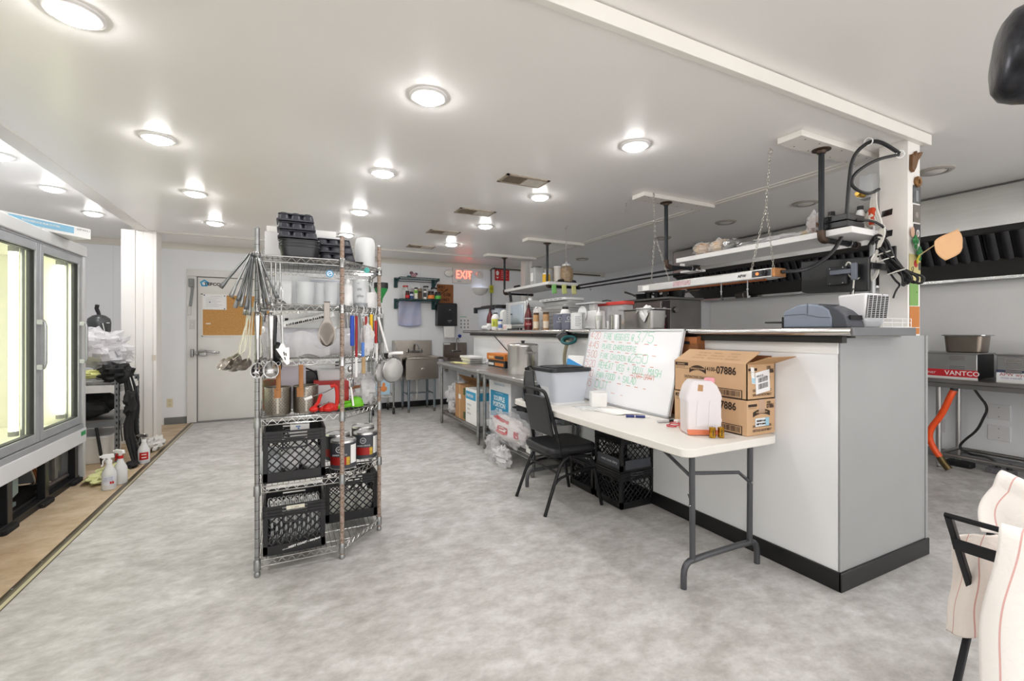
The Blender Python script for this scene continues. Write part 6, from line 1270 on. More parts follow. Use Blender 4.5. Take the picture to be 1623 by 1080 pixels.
t = T('cookie_jar', 'round jar of tan grain with a white pump lid on the far hanging shelf', 'jar', (3.45, 5.32, zj)); O('body', G().lathe([(.001, zj), (.08, zj+.01), (.1, zj+.1), (.09, zj+.2), (.04, zj+.24)], (3.48, 5.32, 0), 24), M('b59a7a', .4, 0, .4, 30), t); O('lid', G().lathe([(.06, zj+.235), (.06, zj+.26), (.015, zj+.275), (.012, zj+.30), (0, zj+.30)], (3.48, 5.32, 0), 18), WHITEP, t)
O('black_tools', G().tube([(3.33, 5.29, zj+.02), (3.45, 5.28, zj+.04), (3.6, 5.27, zj+.02)], .018, 7).box(3.3, 5.24, zj, 3.6, 5.31, zj+.015), BLACK, label='black flat tools lying at the near end of the far hanging shelf', cat='tool')
O('black_roll', G().cyl((3.22, 6.25, zj+.025), (3.22, 6.40, zj+.025), .025), BLACK, label='small black roll near the column end of the far hanging shelf', cat='roll', bev=.004)
t = T('wine_bottle', 'slim black bottle at the back of the far hanging shelf', 'bottle', (3.4, 6.25, zj)); O('body', G().lathe([(.001, zj), (.03, zj), (.03, zj+.15), (.012, zj+.19), (.012, zj+.24), (0, zj+.24)], (3.45, 6.2, 0), 16), BLACK, t)
for k, (y, c) in enumerate(((5.22, '8ecf7c'), (5.21, 'd8e08c'), (5.205, 'e6e6a0'))):
    x = 3.18 + .155*k
    O('sticky_note', G().sheet(lambda u, v: (x+.075*u, y-.02*v*v, 1.99-.125*v+.01*math.sin(u*2)), 5, 6), M(c, .8), label=['green', 'yellow-green', 'pale yellow'][k] + ' sticky note hanging from the edge of the far hanging shelf', cat='note', sol=.001)
# bread etc. on shelf 2
zb = 2.034
BR = M('b98046', .7, 0, .4, 14, 'e6c592')
for k, (y, c) in enumerate(((2.86, BR), (2.68, M('c98f52', .7, 0, .4, 14, 'ecd0a0')))):
    t = T('bread_bag', ['bag of pale bread at the far end of the near hanging shelf', 'bag of brown bread rolls beside the pale loaf on the hanging shelf'][k], 'bread', (3.35, y, zb)); O('bread', G().ball((3.33, y, zb+.06), (.08, .078, .052), 20, 12, .15, 3, k+2), c, t); O('wrapper', G().ball((3.33, y, zb+.057), (.088, .095, .06), 22, 14, .3, 3.5, k+2), CLEAR, t, ang=25)
O('foil_tray', G().ball((3.30, 2.56, zb+.04), (.06, .075, .05), 16, 10, .5, 3.5, 6).ball((3.34, 2.42, zb+.02), (.06, .16, .03), 18, 10, .3, 3, 7), M('c9cacc', .25, 1, .1, 12), label='crumpled foil packet behind the bread bags on the hanging shelf', cat='foil', ang=25)
O('film_packet', G().ball((3.32, 2.16, zb+.022), (.07, .18, .03), 24, 10, .5, 3.5, 8), FILM, label='clear wrapped packet in the middle of the near hanging shelf', cat='packet', ang=25)
O('tortilla_bag', G().ball((3.35, 1.96, zb+.025), (.06, .1, .03), 20, 10, .4, 3.5, 13), M('d9c9ae', .5, 0, .3, 16), label='flat tan wrapped packet on the near hanging shelf', cat='packet', ang=25)
t = T('bun_bag', 'bag of orange-brown buns left of the near drop pipe', 'bread', (3.3, 1.86, zb)); O('bun', G().ball((3.27, 1.87, zb+.06), (.05, .04, .06), 16, 10, .2, 3, 3), M('b5713c', .6, 0, .3, 12), t); O('wrapper', G().ball((3.27, 1.87, zb+.07), (.06, .05, .075), 20, 14, .4, 3.5, 3), FILM, t, ang=25)
t = T('network_box', 'two stacked black network boxes on the near hanging shelf', 'network box', (3.3, 1.68, zb))
for k in range(2): O('unit', G().box(3.20, 1.635, zb+.044*k, 3.40, 1.80, zb+.04+.044*k), BLACKM, t, bev=.004)
O('port', G().box(3.198, 1.75, zb+.055, 3.2005, 1.79, zb+.075).box(3.198, 1.75, zb+.012, 3.2005, 1.79, zb+.03), GREYD, t)
O('cable', G().tube([(3.30, 1.636, zb+.05), (3.38, 1.58, zb+.04), (3.46, 1.55, zb+.0), (3.5, 1.56, zb-.06)], .008, 6, sm=1), BLACK, t)
bottle('pepper_grinder', 'clear pepper bottle with a black cap behind the network boxes', 3.48, 1.88, [(.001, 0), (.028, .002), (.03, .10), (.02, .12)], M('d9d6cc', .3, 0, .2, 30, alpha=.8), BLACK, [(.022, .118), (.02, .15), (0, .155)], z=zb+.03)
bottle('sauce_bottle', 'white bottle with a black cap beside the red sauce bottle', 3.48, 1.70, [(.001, 0), (.025, .002), (.026, .09), (.016, .12)], WHITEP, BLACK, [(.018, .118), (.018, .145), (0, .148)], z=zb+.03); bottle('hot_sauce', 'orange-red sauce bottle behind the thick cable', 3.48, 1.625, [(.001, 0), (.027, .002), (.028, .10), (.02, .115)], M('d0431c', .35, 0, .1, 9), z=zb+.03)
# heat lamp on chains
hl = T('heat_lamp', 'long stainless strip heat lamp hung on chains over the counter', 'heat lamp', (2.92, 2.55, 1.72))
hy0, hy1, hz = 1.905, 3.205, 1.722
O('housing', G().prism([(2.875, hz), (2.875, hz+.056), (2.885, hz+.062), (3.0, hz+.062), (3.0, hz)], hy0+.02, hy1, 'y'), M('d6d5d4', .28, 1, .1, 2, stretch=(30, 1, 30)), hl, bev=.002)
O('end_box', G().box(2.878, hy0-.0, hz+.002, 3.0, hy0+.02, hz+.06), M('c0895a', .35, .8, .2, 9), hl, bev=.003)
O('control_plate', G().box(2.8725, hy0+.02, hz+.008, 2.8755, hy0+.16, hz+.054), GREYD, hl, bev=.006); O('knob', G().cyl((2.874, hy0+.065, hz+.032), (2.852, hy0+.065, hz+.032), .02, .018, n=18).box(2.846, hy0+.062, hz+.016, 2.853, hy0+.068, hz+.048), BLACK, hl, bev=.002); O('pilot_light', G().cyl((2.874, hy0+.118, hz+.03), (2.868, hy0+.118, hz+.03), .010, n=14), M('e8743a', .4, emit=1.5), hl)
text('APW', .03, (2.8735, hy0+.27, hz+.018), (0,-1,0), (0,0,1), INK, hl, off=.0005)
O('reflector', G().prism([(2.87, hz-.004), (3.005, hz-.004), (2.99, hz+.006), (2.885, hz+.006)], hy0+.06, hy1-.15, 'y'), STEEL, hl); O('element', G().cyl((2.94, hy0+.1, hz-.006), (2.94, hy1-.2, hz-.006), .008), M('b96a3a', .5, .4), hl)
O('warning_label', G().box(2.8735, 2.60, hz+.01, 2.8752, 2.78, hz+.05), M('d9c9cb', .5, 0, .4, 60, 'b0868c'), hl); O('white_label', G().box(2.8735, 3.06, hz+.006, 2.8752, 3.14, hz+.046), PAPER, hl)
O('power_cord', G().tube([(2.95, hy0, hz+.035), (3.02, hy0-.08, hz+.035), (3.16, 1.80, 1.80), (3.25, 1.73, 1.90), (3.29, 1.69, 2.05), (3.30, 1.68, 2.30), (3.30, 1.66, 2.50), (3.33, 1.59, 2.575), (3.38, 1.54, 2.575), (3.50, 1.49, 2.50)], .012, 8, sm=3), BLACKM, hl)
O('cord_loop', G().tube([(3.50, 1.49, 2.49), (3.40, 1.57, 2.47), (3.32, 1.65, 2.40), (3.30, 1.67, 2.33), (3.33, 1.645, 2.28), (3.42, 1.62, 2.26), (3.50, 1.60, 2.30)], .010, 8, sm=3), BLACKM, hl)
def chain(a, b, label=None, par=None):
    a, b = V(a), V(b); n = max(3, int((b-a).length/.022)); d = (b-a).normalized(); g = G(); s_ = d.orthogonal().normalized(); s2 = d.cross(s_)
    for i in range(n):
        c = a.lerp(b, (i+.5)/n); q = s_ if i % 2 else s2
        g.tube([c + d*.0145*math.cos(2*PI*j/8) + q*.006*math.sin(2*PI*j/8) for j in range(8)], .0019, 4, True)
    return g
CHM = M('b9b5ae', .35, .9, .15, 20)
for k, y in enumerate((1.965, 3.06)):
    top, mid = V((2.925, y, 2.58)), V((2.925, y+.03*(1 if k == 0 else -.7), 2.22))
    t = T('support_chain', ['near support chain of the heat lamp', 'far support chain of the heat lamp'][k] + ', forked at its lower half', 'chain', (2.925, y, 1.79), 'heat lamp chains')
    O('eye_hook', G().torus((2.925, y, 2.575), .014, .003, (1, .4, 0), 14, 5).cyl((2.925, y, 2.587), (2.925, y, 2.60), .004), CHM, t)
    for nm, a, b in (('upper_links', top, mid), ('fork_links', mid, V((2.90, y+.12 if k == 0 else y+.0, 1.79))), ('fork_links', mid, V((2.96, y+.0 if k == 0 else y-.16, 1.79)))): O(nm, chain(a, b), CHM, t, kind='stuff')
    O('s_hook', G().torus((2.90, y+.12 if k == 0 else y, 1.792), .010, .003, (0,1,0), 12, 5), CHM, t)
for k, (x, y, zb_) in enumerate(((2.92, 4.47, 2.07), (2.925, 3.42, 2.50))):
    t = T('support_chain', ['single chain hanging down beside the far hanging shelf', 'short chain stub dangling from the ceiling between the vents and rods'][k], 'chain', (x, y, zb_)); O('eye_hook', G().torus((x, y, 2.58), .014, .003, (1,.4,0), 14, 5).cyl((x, y, 2.59), (x, y, 2.60), .004), CHM, t); O('links', chain((x, y, 2.58), (x, y, zb_)), CHM, t, kind='stuff')
for k, y in enumerate((2.32, 2.106)):
    t = T('s_hook', 'steel hook hanging under the heat lamp, %s' % ['left one', 'right one'][k], 'hook', (2.9, y, 1.59)); O('rod', G().cyl((2.885, y, 1.725), (2.885, y, 1.625), .004), GALV, t); O('knob', G().ball((2.885, y, 1.655), .008, 10, 6), GALV, t); O('curl', G().tube([(2.885, y, 1.63), (2.885, y-.003, 1.60), (2.885, y-.012, 1.592), (2.885, y-.018, 1.605)], .005, 6, sm=1), GREYD if k == 0 else GALV, t)

# ---------------------------------------------------------------- posted column: monitor, cables, papers
mn = T('computer_monitor', 'black flat monitor seen from behind on an arm beside the posted column', 'monitor', (3.35, 1.77, 1.62))
O('back_shell', G().prism([(1.565, 1.615), (1.95, 1.628), (1.985, 1.64), (1.99, 1.86), (1.565, 1.835)], 3.30, 3.33, 'x'), BLACKM, mn, bev=.008, seg=3); O('screen', G().prism([(1.57, 1.62), (1.98, 1.64), (1.98, 1.855), (1.57, 1.83)], 3.33, 3.336, 'x'), M('08080a', .1), mn)
O('mount_plate', G().box(3.275, 1.68, 1.67, 3.30, 1.80, 1.79), M('232427', .5), mn, bev=.004); O('mount_arm', G().box(3.25, 1.62, 1.735, 3.275, 1.77, 1.765).box(3.245, 1.61, 1.69, 3.27, 1.64, 1.80), M('6f7480', .4, .4, .1, 9), mn, bev=.003)
O('screw', G().cyl((3.276, 1.70, 1.68), (3.272, 1.70, 1.68), .004).cyl((3.276, 1.78, 1.68), (3.272, 1.78, 1.68), .004).cyl((3.276, 1.70, 1.78), (3.272, 1.70, 1.78), .004).cyl((3.276, 1.78, 1.78), (3.272, 1.78, 1.78), .004), CHROME, mn, kind='stuff'); O('wall_plate', G().box(3.555, 1.535, 1.74, 3.575, 1.58, 1.92).box(3.33, 1.56, 1.76, 3.56, 1.59, 1.80), BLACKM, mn, bev=.003)
BK, WT = M('1a1a1c', .45, 0, .1, 20), M('e3e1da', .5, 0, .06, 20)
bc = T('black_cable_bundle', 'thick bundle of black cables tied with white ties on the posted column', 'cable', (3.48, 1.5, 1.7))
for k in range(5):
    o_ = .03*(k-2); j = .012*(k % 3)
    O('cable', G().tube([(3.45-j, 1.60+o_*.5, 1.93), (3.45-j, 1.585, 1.965+o_*.6), (3.46, 1.56-o_*.4, 1.95), (3.46+j, 1.545-o_*.5, 1.86), (3.47-j, 1.515-o_*.4, 1.79), (3.48, 1.465-o_*.5, 1.71-o_*.6), (3.48-j, 1.42+o_*.7, 1.655-abs(o_)*.3), (3.48-j, 1.40+o_*.9, 1.69), (3.47-j, 1.445+o_*.5, 1.745+o_*.4), (3.46-j, 1.505-o_*.3, 1.82+o_*.2), (3.45-j, 1.565+o_*.4, 1.90)], .0075, 7, sm=2), BK, bc)
O('loose_tail', G().tube([(3.46, 1.55, 1.85), (3.47, 1.535, 1.75), (3.48, 1.50, 1.68), (3.47, 1.47, 1.655), (3.46, 1.49, 1.62), (3.45, 1.50, 1.57)], .006, 6, sm=2).tube([(3.44, 1.60, 1.86), (3.36, 1.66, 1.78), (3.33, 1.66, 1.69), (3.3, 1.65, 1.60)], .006, 6, sm=2), BK, bc)
for y, z in ((1.555, 1.86), (1.535, 1.82), (1.475, 1.735)): O('cable_tie', G().tube([(3.43, y+.045, z-.012), (3.425, y, z), (3.44, y-.045, z+.014)], .0045, 5), WT, bc)
wc = T('white_cable_bundle', 'white cables looped down from the grey box on the posted column', 'cable', (3.45, 1.6, 1.7))
for k in range(4):
    o_ = .012*k
    O('cable', G().tube([(3.50, 1.63-o_*.3, 2.30), (3.47, 1.64-o_, 2.18), (3.46, 1.60-o_, 2.05), (3.46, 1.555+o_*.6, 2.055-o_), (3.45, 1.545+o_, 1.98), (3.44, 1.575, 1.90), (3.43, 1.60+o_*.4, 1.80), (3.43, 1.63-o_*.3, 1.72), (3.43, 1.605+o_*.2, 1.685+o_*.5), (3.44, 1.575+o_*.3, 1.74), (3.44, 1.58, 1.84)], .0072, 6, sm=2), WT, wc)
O('drop_cable', G().tube([(3.30, 1.70, 1.78), (3.30, 1.685, 1.82), (3.30, 1.66, 1.80), (3.30, 1.645, 1.72), (3.29, 1.65, 1.60), (3.2, 1.6, 1.55)], .005, 6, sm=2).tube([(3.30, 1.70, 1.78), (3.30, 1.67, 1.71), (3.30, 1.62, 1.69), (3.32, 1.59, 1.76), (3.4, 1.58, 1.86)], .005, 6, sm=2), WT, wc)
O('net_bag', G().ball((3.47, 1.635, 2.11), (.02, .028, .055), 16, 12, .45, 3.5, 4), M('e0d8ce', .6, 0, .2, 20), wc, ang=25)
t = T('cord_ring', 'white plastic cord hook screwed into the ceiling holding the thick black cable', 'hook', (3.33, 1.575, 2.57)); O('ring', G().torus((3.33, 1.58, 2.575), .022, .004, (1, .2, .3), 16, 6), WHITEP, t); O('screw', G().cyl((3.33, 1.58, 2.595), (3.33, 1.58, 2.60), .006), GALV, t)
t = T('cord_ring', 'white plastic cord hook on the column head holding the thick black cable', 'hook', (3.50, 1.49, 2.47)); O('ring', G().torus((3.50, 1.485, 2.49), .022, .004, (.6, .7, .3), 16, 6), WHITEP, t); O('screw', G().tube([(3.515, 1.49, 2.51), (3.55, 1.50, 2.52), (3.575, 1.505, 2.52)], .004, 6), WHITEP, t)
t = T('junction_box', 'grey metal junction box with conduit on the side of the posted column', 'electrical box', (3.55, 1.66, 2.28)); O('box', G().box(3.50, 1.637, 2.26, 3.57, 1.72, 2.42), M('b6b8ba', .4, .4, .1, 9), t, bev=.003); O('brass_plug', G().cyl((3.50, 1.69, 2.29), (3.46, 1.70, 2.29), .022).cyl((3.46, 1.70, 2.29), (3.44, 1.70, 2.29), .014), M('c9a24a', .35, .7, .1, 9), t); O('conduit', G().cyl((3.55, 1.66, 1.38), (3.55, 1.66, 2.26), .018), M('c9cbcd', .4, .5, .1, 9), t)
for k, (y0, y1, z0, z1) in enumerate(((1.56, 1.62, 2.125, 2.165), (1.56, 1.60, 1.99, 2.03))): O('tape_patch', G().slab((3.573, y1, z0), (0, y0-y1, .006*(1-k)), (0, -.004, z1-z0), (-.001, 0, 0)), BLACKM, label=['upper shiny black tape patch on the white column', 'lower black tape patch behind the cable bundle'][k], cat='tape')
t = T('letter_rack', 'small white wire letter rack at the foot of the posted column', 'rack', (3.4, 1.45, ZC))
g = G()
for z in (.008, .035, .06): g.tube([(3.20, 1.44, ZC+z), (3.53, 1.44, ZC+z)], .0022, 5)
for x in (3.20, 3.3, 3.42, 3.53): g.tube([(x, 1.44, ZC+.006), (x, 1.44, ZC+.062)], .0022, 5)
O('wire', g.tube([(3.2, 1.44, ZC+.004), (3.2, 1.40, ZC+.004), (3.53, 1.40, ZC+.004), (3.53, 1.44, ZC+.004)], .0022, 5), WHITEP, t, kind='stuff')
# papers on the -Y face of the column
YC = 1.474
def note(name, label, x0, z0, x1, z1, mat, cat='paper', **k):
    t = T(name, label, cat, ((x0+x1)/2, YC, z0)); O('sheet', G().slab((x0, YC-.001, z0), (x1-x0, 0, .002), (.002, 0, z1-z0), (0, -.0015, 0)), mat, t); return t
t = T('gold_wing', 'bronze wing ornament at the top of the posted column', 'ornament', (3.65, 1.46, 2.40)); O('wing', G().prism([(3.585, 2.40), (3.61, 2.385), (3.64, 2.42), (3.665, 2.47), (3.70, 2.50), (3.725, 2.535), (3.68, 2.525), (3.655, 2.50), (3.645, 2.53), (3.625, 2.49), (3.59, 2.50), (3.585, 2.44)], 1.455, 1.474, 'y'), M('7a5636', .5, .3, .3, 20), t, bev=.003); O('curl', G().torus((3.68, 1.466, 2.335), .025, .012, (0,1,0), 16, 6), M('8a6236', .5, .3, .3, 20), t)
t = note('dark_photo', 'dark photo, topmost of the pictures on the posted column', 3.632, 2.195, 3.727, 2.31, M('26282c', .4, 0, .5, 30, '55585c')); O('figure', G().box(3.668, YC-.0035, 2.21, 3.70, YC-.0025, 2.28), M('8a8d90', .5), t)
t = note('grey_photo', 'grey photo below the dark one on the posted column', 3.636, 2.07, 3.727, 2.185, M('6a655e', .5, 0, .3, 20)); O('figure', G().cyl((3.68, YC-.0022, 2.12), (3.68, YC-.0035, 2.12), .02), M('8a847a', .5), t)
t = note('black_note', 'black card with a white ring on the posted column', 3.64, 1.955, 3.727, 2.06, M('1a1a1c', .5)); O('ring', G().torus((3.69, YC-.003, 2.0), .016, .004, (0,1,0), 18, 5, sx=.8, sy=1.3), PAPER, t)
t = T('shamrock_clip', 'green shamrock pin holding a stick at mid height on the posted column', 'shamrock', (3.65, 1.45, 1.85)); GS = M('17803c', .45, 0, .15, 9)
for (cx, cz) in ((3.635, 1.93), (3.685, 1.86)): O('clover', G().ball((cx-.02, 1.458, cz+.012), (.022, .005, .02), 12, 6).ball((cx+.018, 1.458, cz+.014), (.022, .005, .02), 12, 6).ball((cx, 1.458, cz-.02), (.02, .005, .022), 12, 6).ball((cx, 1.458, cz+.035), (.02, .005, .02), 12, 6), GS, t)
O('pink_petal', G().ball((3.605, 1.462, 2.0), (.025, .004, .035), 12, 6), M('c9a58c', .6), t); O('yellow_stem', G().tube([(3.66, 1.45, 1.85), (3.645, 1.455, 1.82), (3.66, 1.46, 1.80)], .006, 6), M('d2c83a', .5), t); O('red_bit', G().slab((3.655, 1.47, 1.965), (.03, 0, .005), (0, 0, .022), (0, -.002, 0)), RED, t)
t = note('tan_poster', 'tan flyer with a red seal and black scribble on the posted column', 3.582, 1.685, 3.728, 1.86, M('c9bf86', .7, 0, .1, 12)); O('seal', G().cyl((3.665, YC-.003, 1.80), (3.665, YC-.004, 1.80), .024, n=20), M('b9302c', .6), t); O('scribble', G().tube([(3.60, YC-.003, 1.70), (3.625, YC-.003, 1.74), (3.605, YC-.003, 1.77), (3.64, YC-.003, 1.78), (3.62, YC-.003, 1.72), (3.65, YC-.003, 1.74)], .0022, 4, sm=1), INK, t); O('badge', G().box(3.70, YC-.0035, 1.76, 3.725, YC-.0028, 1.81), GREYD, t)
t = note('green_note', 'green paper low on the posted column', 3.59, 1.525, 3.70, 1.675, M('7ba55c', .7, 0, .08, 12)); O('speck', G().box(3.675, YC-.0035, 1.61, 3.68, YC-.0028, 1.62), INK, t)
note('orange_note', 'orange-brown paper at the bottom of the posted column', 3.59, 1.34, 3.715, 1.52, M('c07a3e', .7, 0, .08, 12)); O('clear_tape', G().box(3.585, YC-.004, 1.672, 3.725, YC-.003, 1.69), M('d9d3c2', .3, alpha=.6), label='strip of clear tape over the green paper on the column', cat='tape')
fl = T('paper_flag', 'orange paper napkin flag on a thin stick poking out from the shamrock', 'flag', (3.7, 1.36, 1.8))
O('stick', G().cyl((3.655, 1.45, 1.85), (3.75, 1.29, 2.0), .003), M('e6cfa0', .6), fl)
fo_ = V((3.462, 1.30, 1.893)); fa, fb = V((.26, 0, .10)), V((.145, .0, -.10))
O('paper', G().sheet(lambda u, v: fo_ + fa*u + fb*v + V((0, .018*math.sin(u*4+v*3), -.006*math.sin(PI*v)*(1-u))), 12, 10), M('dcae80', .8, 0, .06, 9), fl, sol=.0012)
fn_ = fa.cross(fb).normalized()
# ---------------------------------------------------------------- kitchen line behind the counter
HS = M('dedddc', .26, 1, .12, 1.5, None, .04, stretch=(1, 1, 12)); HD = M('2c2a29', .45, .5, .25, 5)
hd = T('exhaust_hood', 'long stainless exhaust hood with black grease filters along the right wall', 'hood', (5.95, 2.2, 1.85))
hy0, hy1 = -1.6, 5.42
O('front_panel', G().box(5.60, hy0, 2.29, 5.615, hy1, 2.648), HS, hd, bev=.003)
O('top_panel', G().box(5.60, hy0, 2.640, 6.33, hy1, 2.648), HS, hd)
O('front_lip', G().box(5.60, hy0, 2.24, 5.66, hy1, 2.29), HD, hd, bev=.004)
O('inner_panel', G().box(5.66, hy0, 2.25, 5.70, hy1, 2.64).box(6.28, hy0, 1.98, 6.33, hy1, 2.64), HD, hd)
O('back_panel', G().box(6.20, hy0, 1.895, 6.33, hy1, 2.07), HD, hd, bev=.004)
O('bottom_trim', G().box(6.17, hy0, 1.865, 6.33, hy1, 1.90), CHROME, hd, bev=.004)
for y in (hy1-.012, hy0): O('end_panel', G().prism([(5.60, 2.648), (5.60, 2.24), (5.66, 2.22), (6.16, 1.87), (6.33, 1.865), (6.33, 2.648)], y, y+.012, 'y'), HS, hd)
g = 0
for k in range(14):
    y = hy0 + .03 + k*.5
    if y + .48 > hy1: break
    f_ = O('filter', G().slab((6.22, y, 2.055), (0, .49, 0), (-.17, 0, .30), (.02, 0, .012)), M('18181a', .4, .4, .2, 8), hd)
    for j in range(5): O('baffle', G().prism([(0, 0), (.022, .018), (.048, .018), (.07, 0)], 0, .33, f=lambda a, b, h: (6.205-.165*h/.33-b*.87, y+.012+j*.097+a, 2.06+.29*h/.33-b*.5)), M('47474a', .3, .7, .25, 8), f_)
O('splash_sheet', G().box(6.335, -1.6, .95, 6.348, 5.3, 1.90), M('f0f0f0', .45, 0, .04, 2), label='stainless splash sheet on the right wall below the hood', cat='wall panel')
t = T('hood_pipe', 'short dark cylinder lamp fitting under the far end of the hood', 'fitting', (6.1, 4.2, 1.92)); O('body', G().cyl((6.0, 4.55, 1.90), (6.0, 4.42, 1.90), .05, n=18), M('5a554f', .4, .5, .3, 12), t); O('ring', G().torus((6.0, 4.42, 1.90), .05, .008, (0,1,0), 20, 6), STEEL_D, t); O('bracket', G().box(6.0, 4.46, 1.9, 6.3, 4.50, 1.93), HD, t)
# black oven
ov = T('kitchen_oven', 'dark steel oven with a glass door on a stand behind the counter', 'oven', (4.0, 4.05, 0))
OS = M('7c7a78', .35, .9, .2, 5)
O('body', G().box(3.78, 3.70, .95, 4.27, 4.40, 1.72), OS, ov, bev=.006); O('top', G().box(3.74, 3.68, 1.72, 4.29, 4.42, 1.745), OS, ov, bev=.004)
O('door', G().box(3.745, 3.80, 1.0, 3.782, 4.38, 1.70), M('8a7f7c', .3, .9, .2, 6), ov, bev=.006); O('window', G().box(3.742, 3.86, 1.08, 3.746, 4.10, 1.62), M('1a1416', .12, 0, .1, 6), ov); O('handle', G().tube([(3.745, 4.12, 1.62), (3.71, 4.12, 1.62), (3.71, 4.20, 1.62), (3.745, 4.20, 1.62)], .010, 7, sm=1), BLACK, ov)
O('control_column', G().box(3.75, 3.70, 1.0, 3.782, 3.785, 1.70), M('2a1a1e', .3, 0, .2, 9), ov); O('trim_strip', G().box(3.748, 3.785, 1.0, 3.784, 3.80, 1.70), CHROME, ov)
for z in (1.61, 1.53): O('knob', G().cyl((3.75, 3.74, z), (3.73, 3.74, z), .02, n=14).box(3.722, 3.736, z-.018, 3.731, 3.744, z+.018), M('c9c9c9', .3, .6), ov)
for k in range(6): O('button', G().cyl((3.75, 3.74, 1.44-.045*k), (3.745, 3.74, 1.44-.045*k), .006, n=8), M('b0324a', .4), ov)
O('side_knob', G().cyl((3.85, 3.70, 1.60), (3.85, 3.665, 1.60), .035, n=18), OS, ov, bev=.004)
for x in (3.82, 4.23):
    for y in (3.74, 4.36): O('leg', G().cyl((x, y, 0), (x, y, .95), .02), STEEL_D, ov)
O('stand_shelf', G().box(3.80, 3.72, .3, 4.25, 4.38, .32), STEEL_D, ov)
zo = 1.746
for k, (x, y, r, h, nm) in enumerate(((3.92, 4.27, .10, .07, 'black frying pan at the far end of the oven top'), (4.08, 4.06, .10, .055, 'black frying pan in the middle of the oven top'), (4.02, 3.83, .10, .085, 'deep black pan at the near end of the oven top'))):
    t = T('frying_pan', nm, 'pan', (x, y, zo)); O('pan', G().lathe([(.001, zo), (r*.8, zo), (r, zo+h), (r-.006, zo+h), (r*.78, zo+.006), (.001, zo+.006)], (x, y, 0), 26), M('1b1b1d', .35, .4, .3, 12), t)
    O('handle', G().tube([(x-.05, y+r*.85, zo+h*.8), (x-.06, y+r+.08, zo+h+.02), (x-.06, y+r+.17, zo+h+.045)] if k < 2 else [(x+.1, y-.02, zo+h*.8), (x+.18, y-.06, zo+h*1.0), (x+.25, y-.1, zo+h*1.1)], .012, 7), M('3a2e28', .5), t)
for k in range(3):
    y = 4.10-.13*k; t = T('small_pan', 'black pan piece nested among the frying pans, %s from the left' % ['first', 'second', 'third'][k], 'pan', (3.86, y, zo), 'small black pans on the oven'); O('bowl', G().lathe([(.001, zo+.06), (.045, zo+.065), (.055, zo+.11), (.05, zo+.11), (.001, zo+.07)], (3.85, y, 0), 20), M('1b1b1d', .35, .4, .3, 12), t); O('foot', G().cyl((3.85, y, zo), (3.85, y, zo+.062), .03), IRON, t)
# warmer table
wt = T('warmer_table', 'stainless work table along the right wall carrying food warmers', 'table', (6.0, 1.3, 0))
O('table_top', G().box(5.64, -.6, .862, 6.32, 2.62, .90), STEEL_D, wt, bev=.008); O('side_rail', G().box(5.66, -.58, .82, 5.68, 2.6, .862), STEEL_D, wt)
for x in (5.84, 6.27):
    for y in (2.16, .7, -.5): O('leg', G().cyl((x, y, .02), (x, y, .862), .022), STEEL, wt); O('foot', G().cyl((x, y, 0), (x, y, .025), .014), STEEL_D, wt)
O('cross_rail', G().cyl((5.84, -.5, .14), (5.84, 2.16, .14), .018).cyl((6.27, -.5, .14), (6.27, 2.16, .14), .018).cyl((5.84, 2.16, .14), (6.27, 2.16, .14), .018), STEEL_D, wt)
WS = M('b5b4b2', .33, 1, .2, 3)
def warmer(y0, y1, label, first):
    t = T('food_warmer', label, 'food warmer', (5.92, (y0+y1)/2, .9)); z = .901
    O('body', G().box(5.75, y0+.003, z+.015, 6.11, y1, 1.145), WS, t, bev=.006); O('side_panel', G().box(5.755, y0, z+.015, 6.11, y0+.004, 1.14), BLACK, t); O('top_rim', G().box(5.74, y0-.01, 1.143, 6.12, y1+.01, 1.155), WS, t, bev=.003)
    O('front_band', G().box(5.745, y0, z+.02, 5.752, y1, z+.09), M('c8202c', .4, 0, .06, 9) if first else M('e9eaec', .4), t); O('base_strip', G().box(5.744, y0, z, 5.76, y1, z+.022), M('e9e9e6', .4), t)
    if first:
        text('Food Warmer', .045, (5.744, y1-.14, z+.043), (0,-1,0), (0,0,1), M('f0d9d9', .6), t); text('VANTCO', .06, (5.744, y0+.235, z+.038), (0,-1,0), (0,0,1), M('f5e9e9', .6), t, off=.001)
    else:
        O('blue_swoosh', G().prism([(y1, z+.09), (y1, z+.115), (y1-.5, z+.105), (y1-.5, z+.095)], 5.743, 5.75, 'x'), M('3a4258', .4), t); text('APW wyott', .04, (5.744, y1-.02, z+.06), (0,-1,0), (0,0,1), M('a63a3a', .6), t); text('FOOD WARMER', .018, (5.744, y1-.03, z+.035), (0,-1,0), (0,0,1), M('4a5468', .6), t)
    for c in ((y0+.09, y0+.20), (y1-.16, y1-.05)) if first else ((y1-.16, y1-.06),):
        for zz in ((1.085, 1.10, 1.115), (.995+.01, 1.02, .99)):
            for q in zz:
                if not first: O('louvre', G().cyl((5.748, c[0], q), (5.748, c[1], q+.0), .007, n=8), M('d9d8d6', .25, 1), t)
                else: O('vent_slot', G().box(5.7485, c[0], q, 5.7505, c[1], q+.005), M('6a6866', .5), t)
    return t
warmer(1.845, 2.55, 'silver food warmer with a red band on the far part of the table', True)
warmer(1.02, 1.72, 'silver food warmer with a white band cut by the frame edge', False)
t = T('steam_pan', 'deep stainless steam pan resting on the red-banded food warmer', 'pan', (5.93, 1.99, 1.156))
O('body', G().rbox(5.84, 1.85, 1.157, 6.04, 2.115, 1.32, .04, 4, .010, .012), M('9a8f84', .3, 1, .2, 4), t, bev=.008); O('rim', G().rbox(5.82, 1.815, 1.317, 6.06, 2.145, 1.327, .04, 4), CHROME, t)
O('flat_tray', G().rbox(5.8, 1.05, 1.156, 6.08, 1.5, 1.18, .04, 4), BLACKM, label='flat dark lid on the white-banded food warmer', cat='tray', bev=.004)
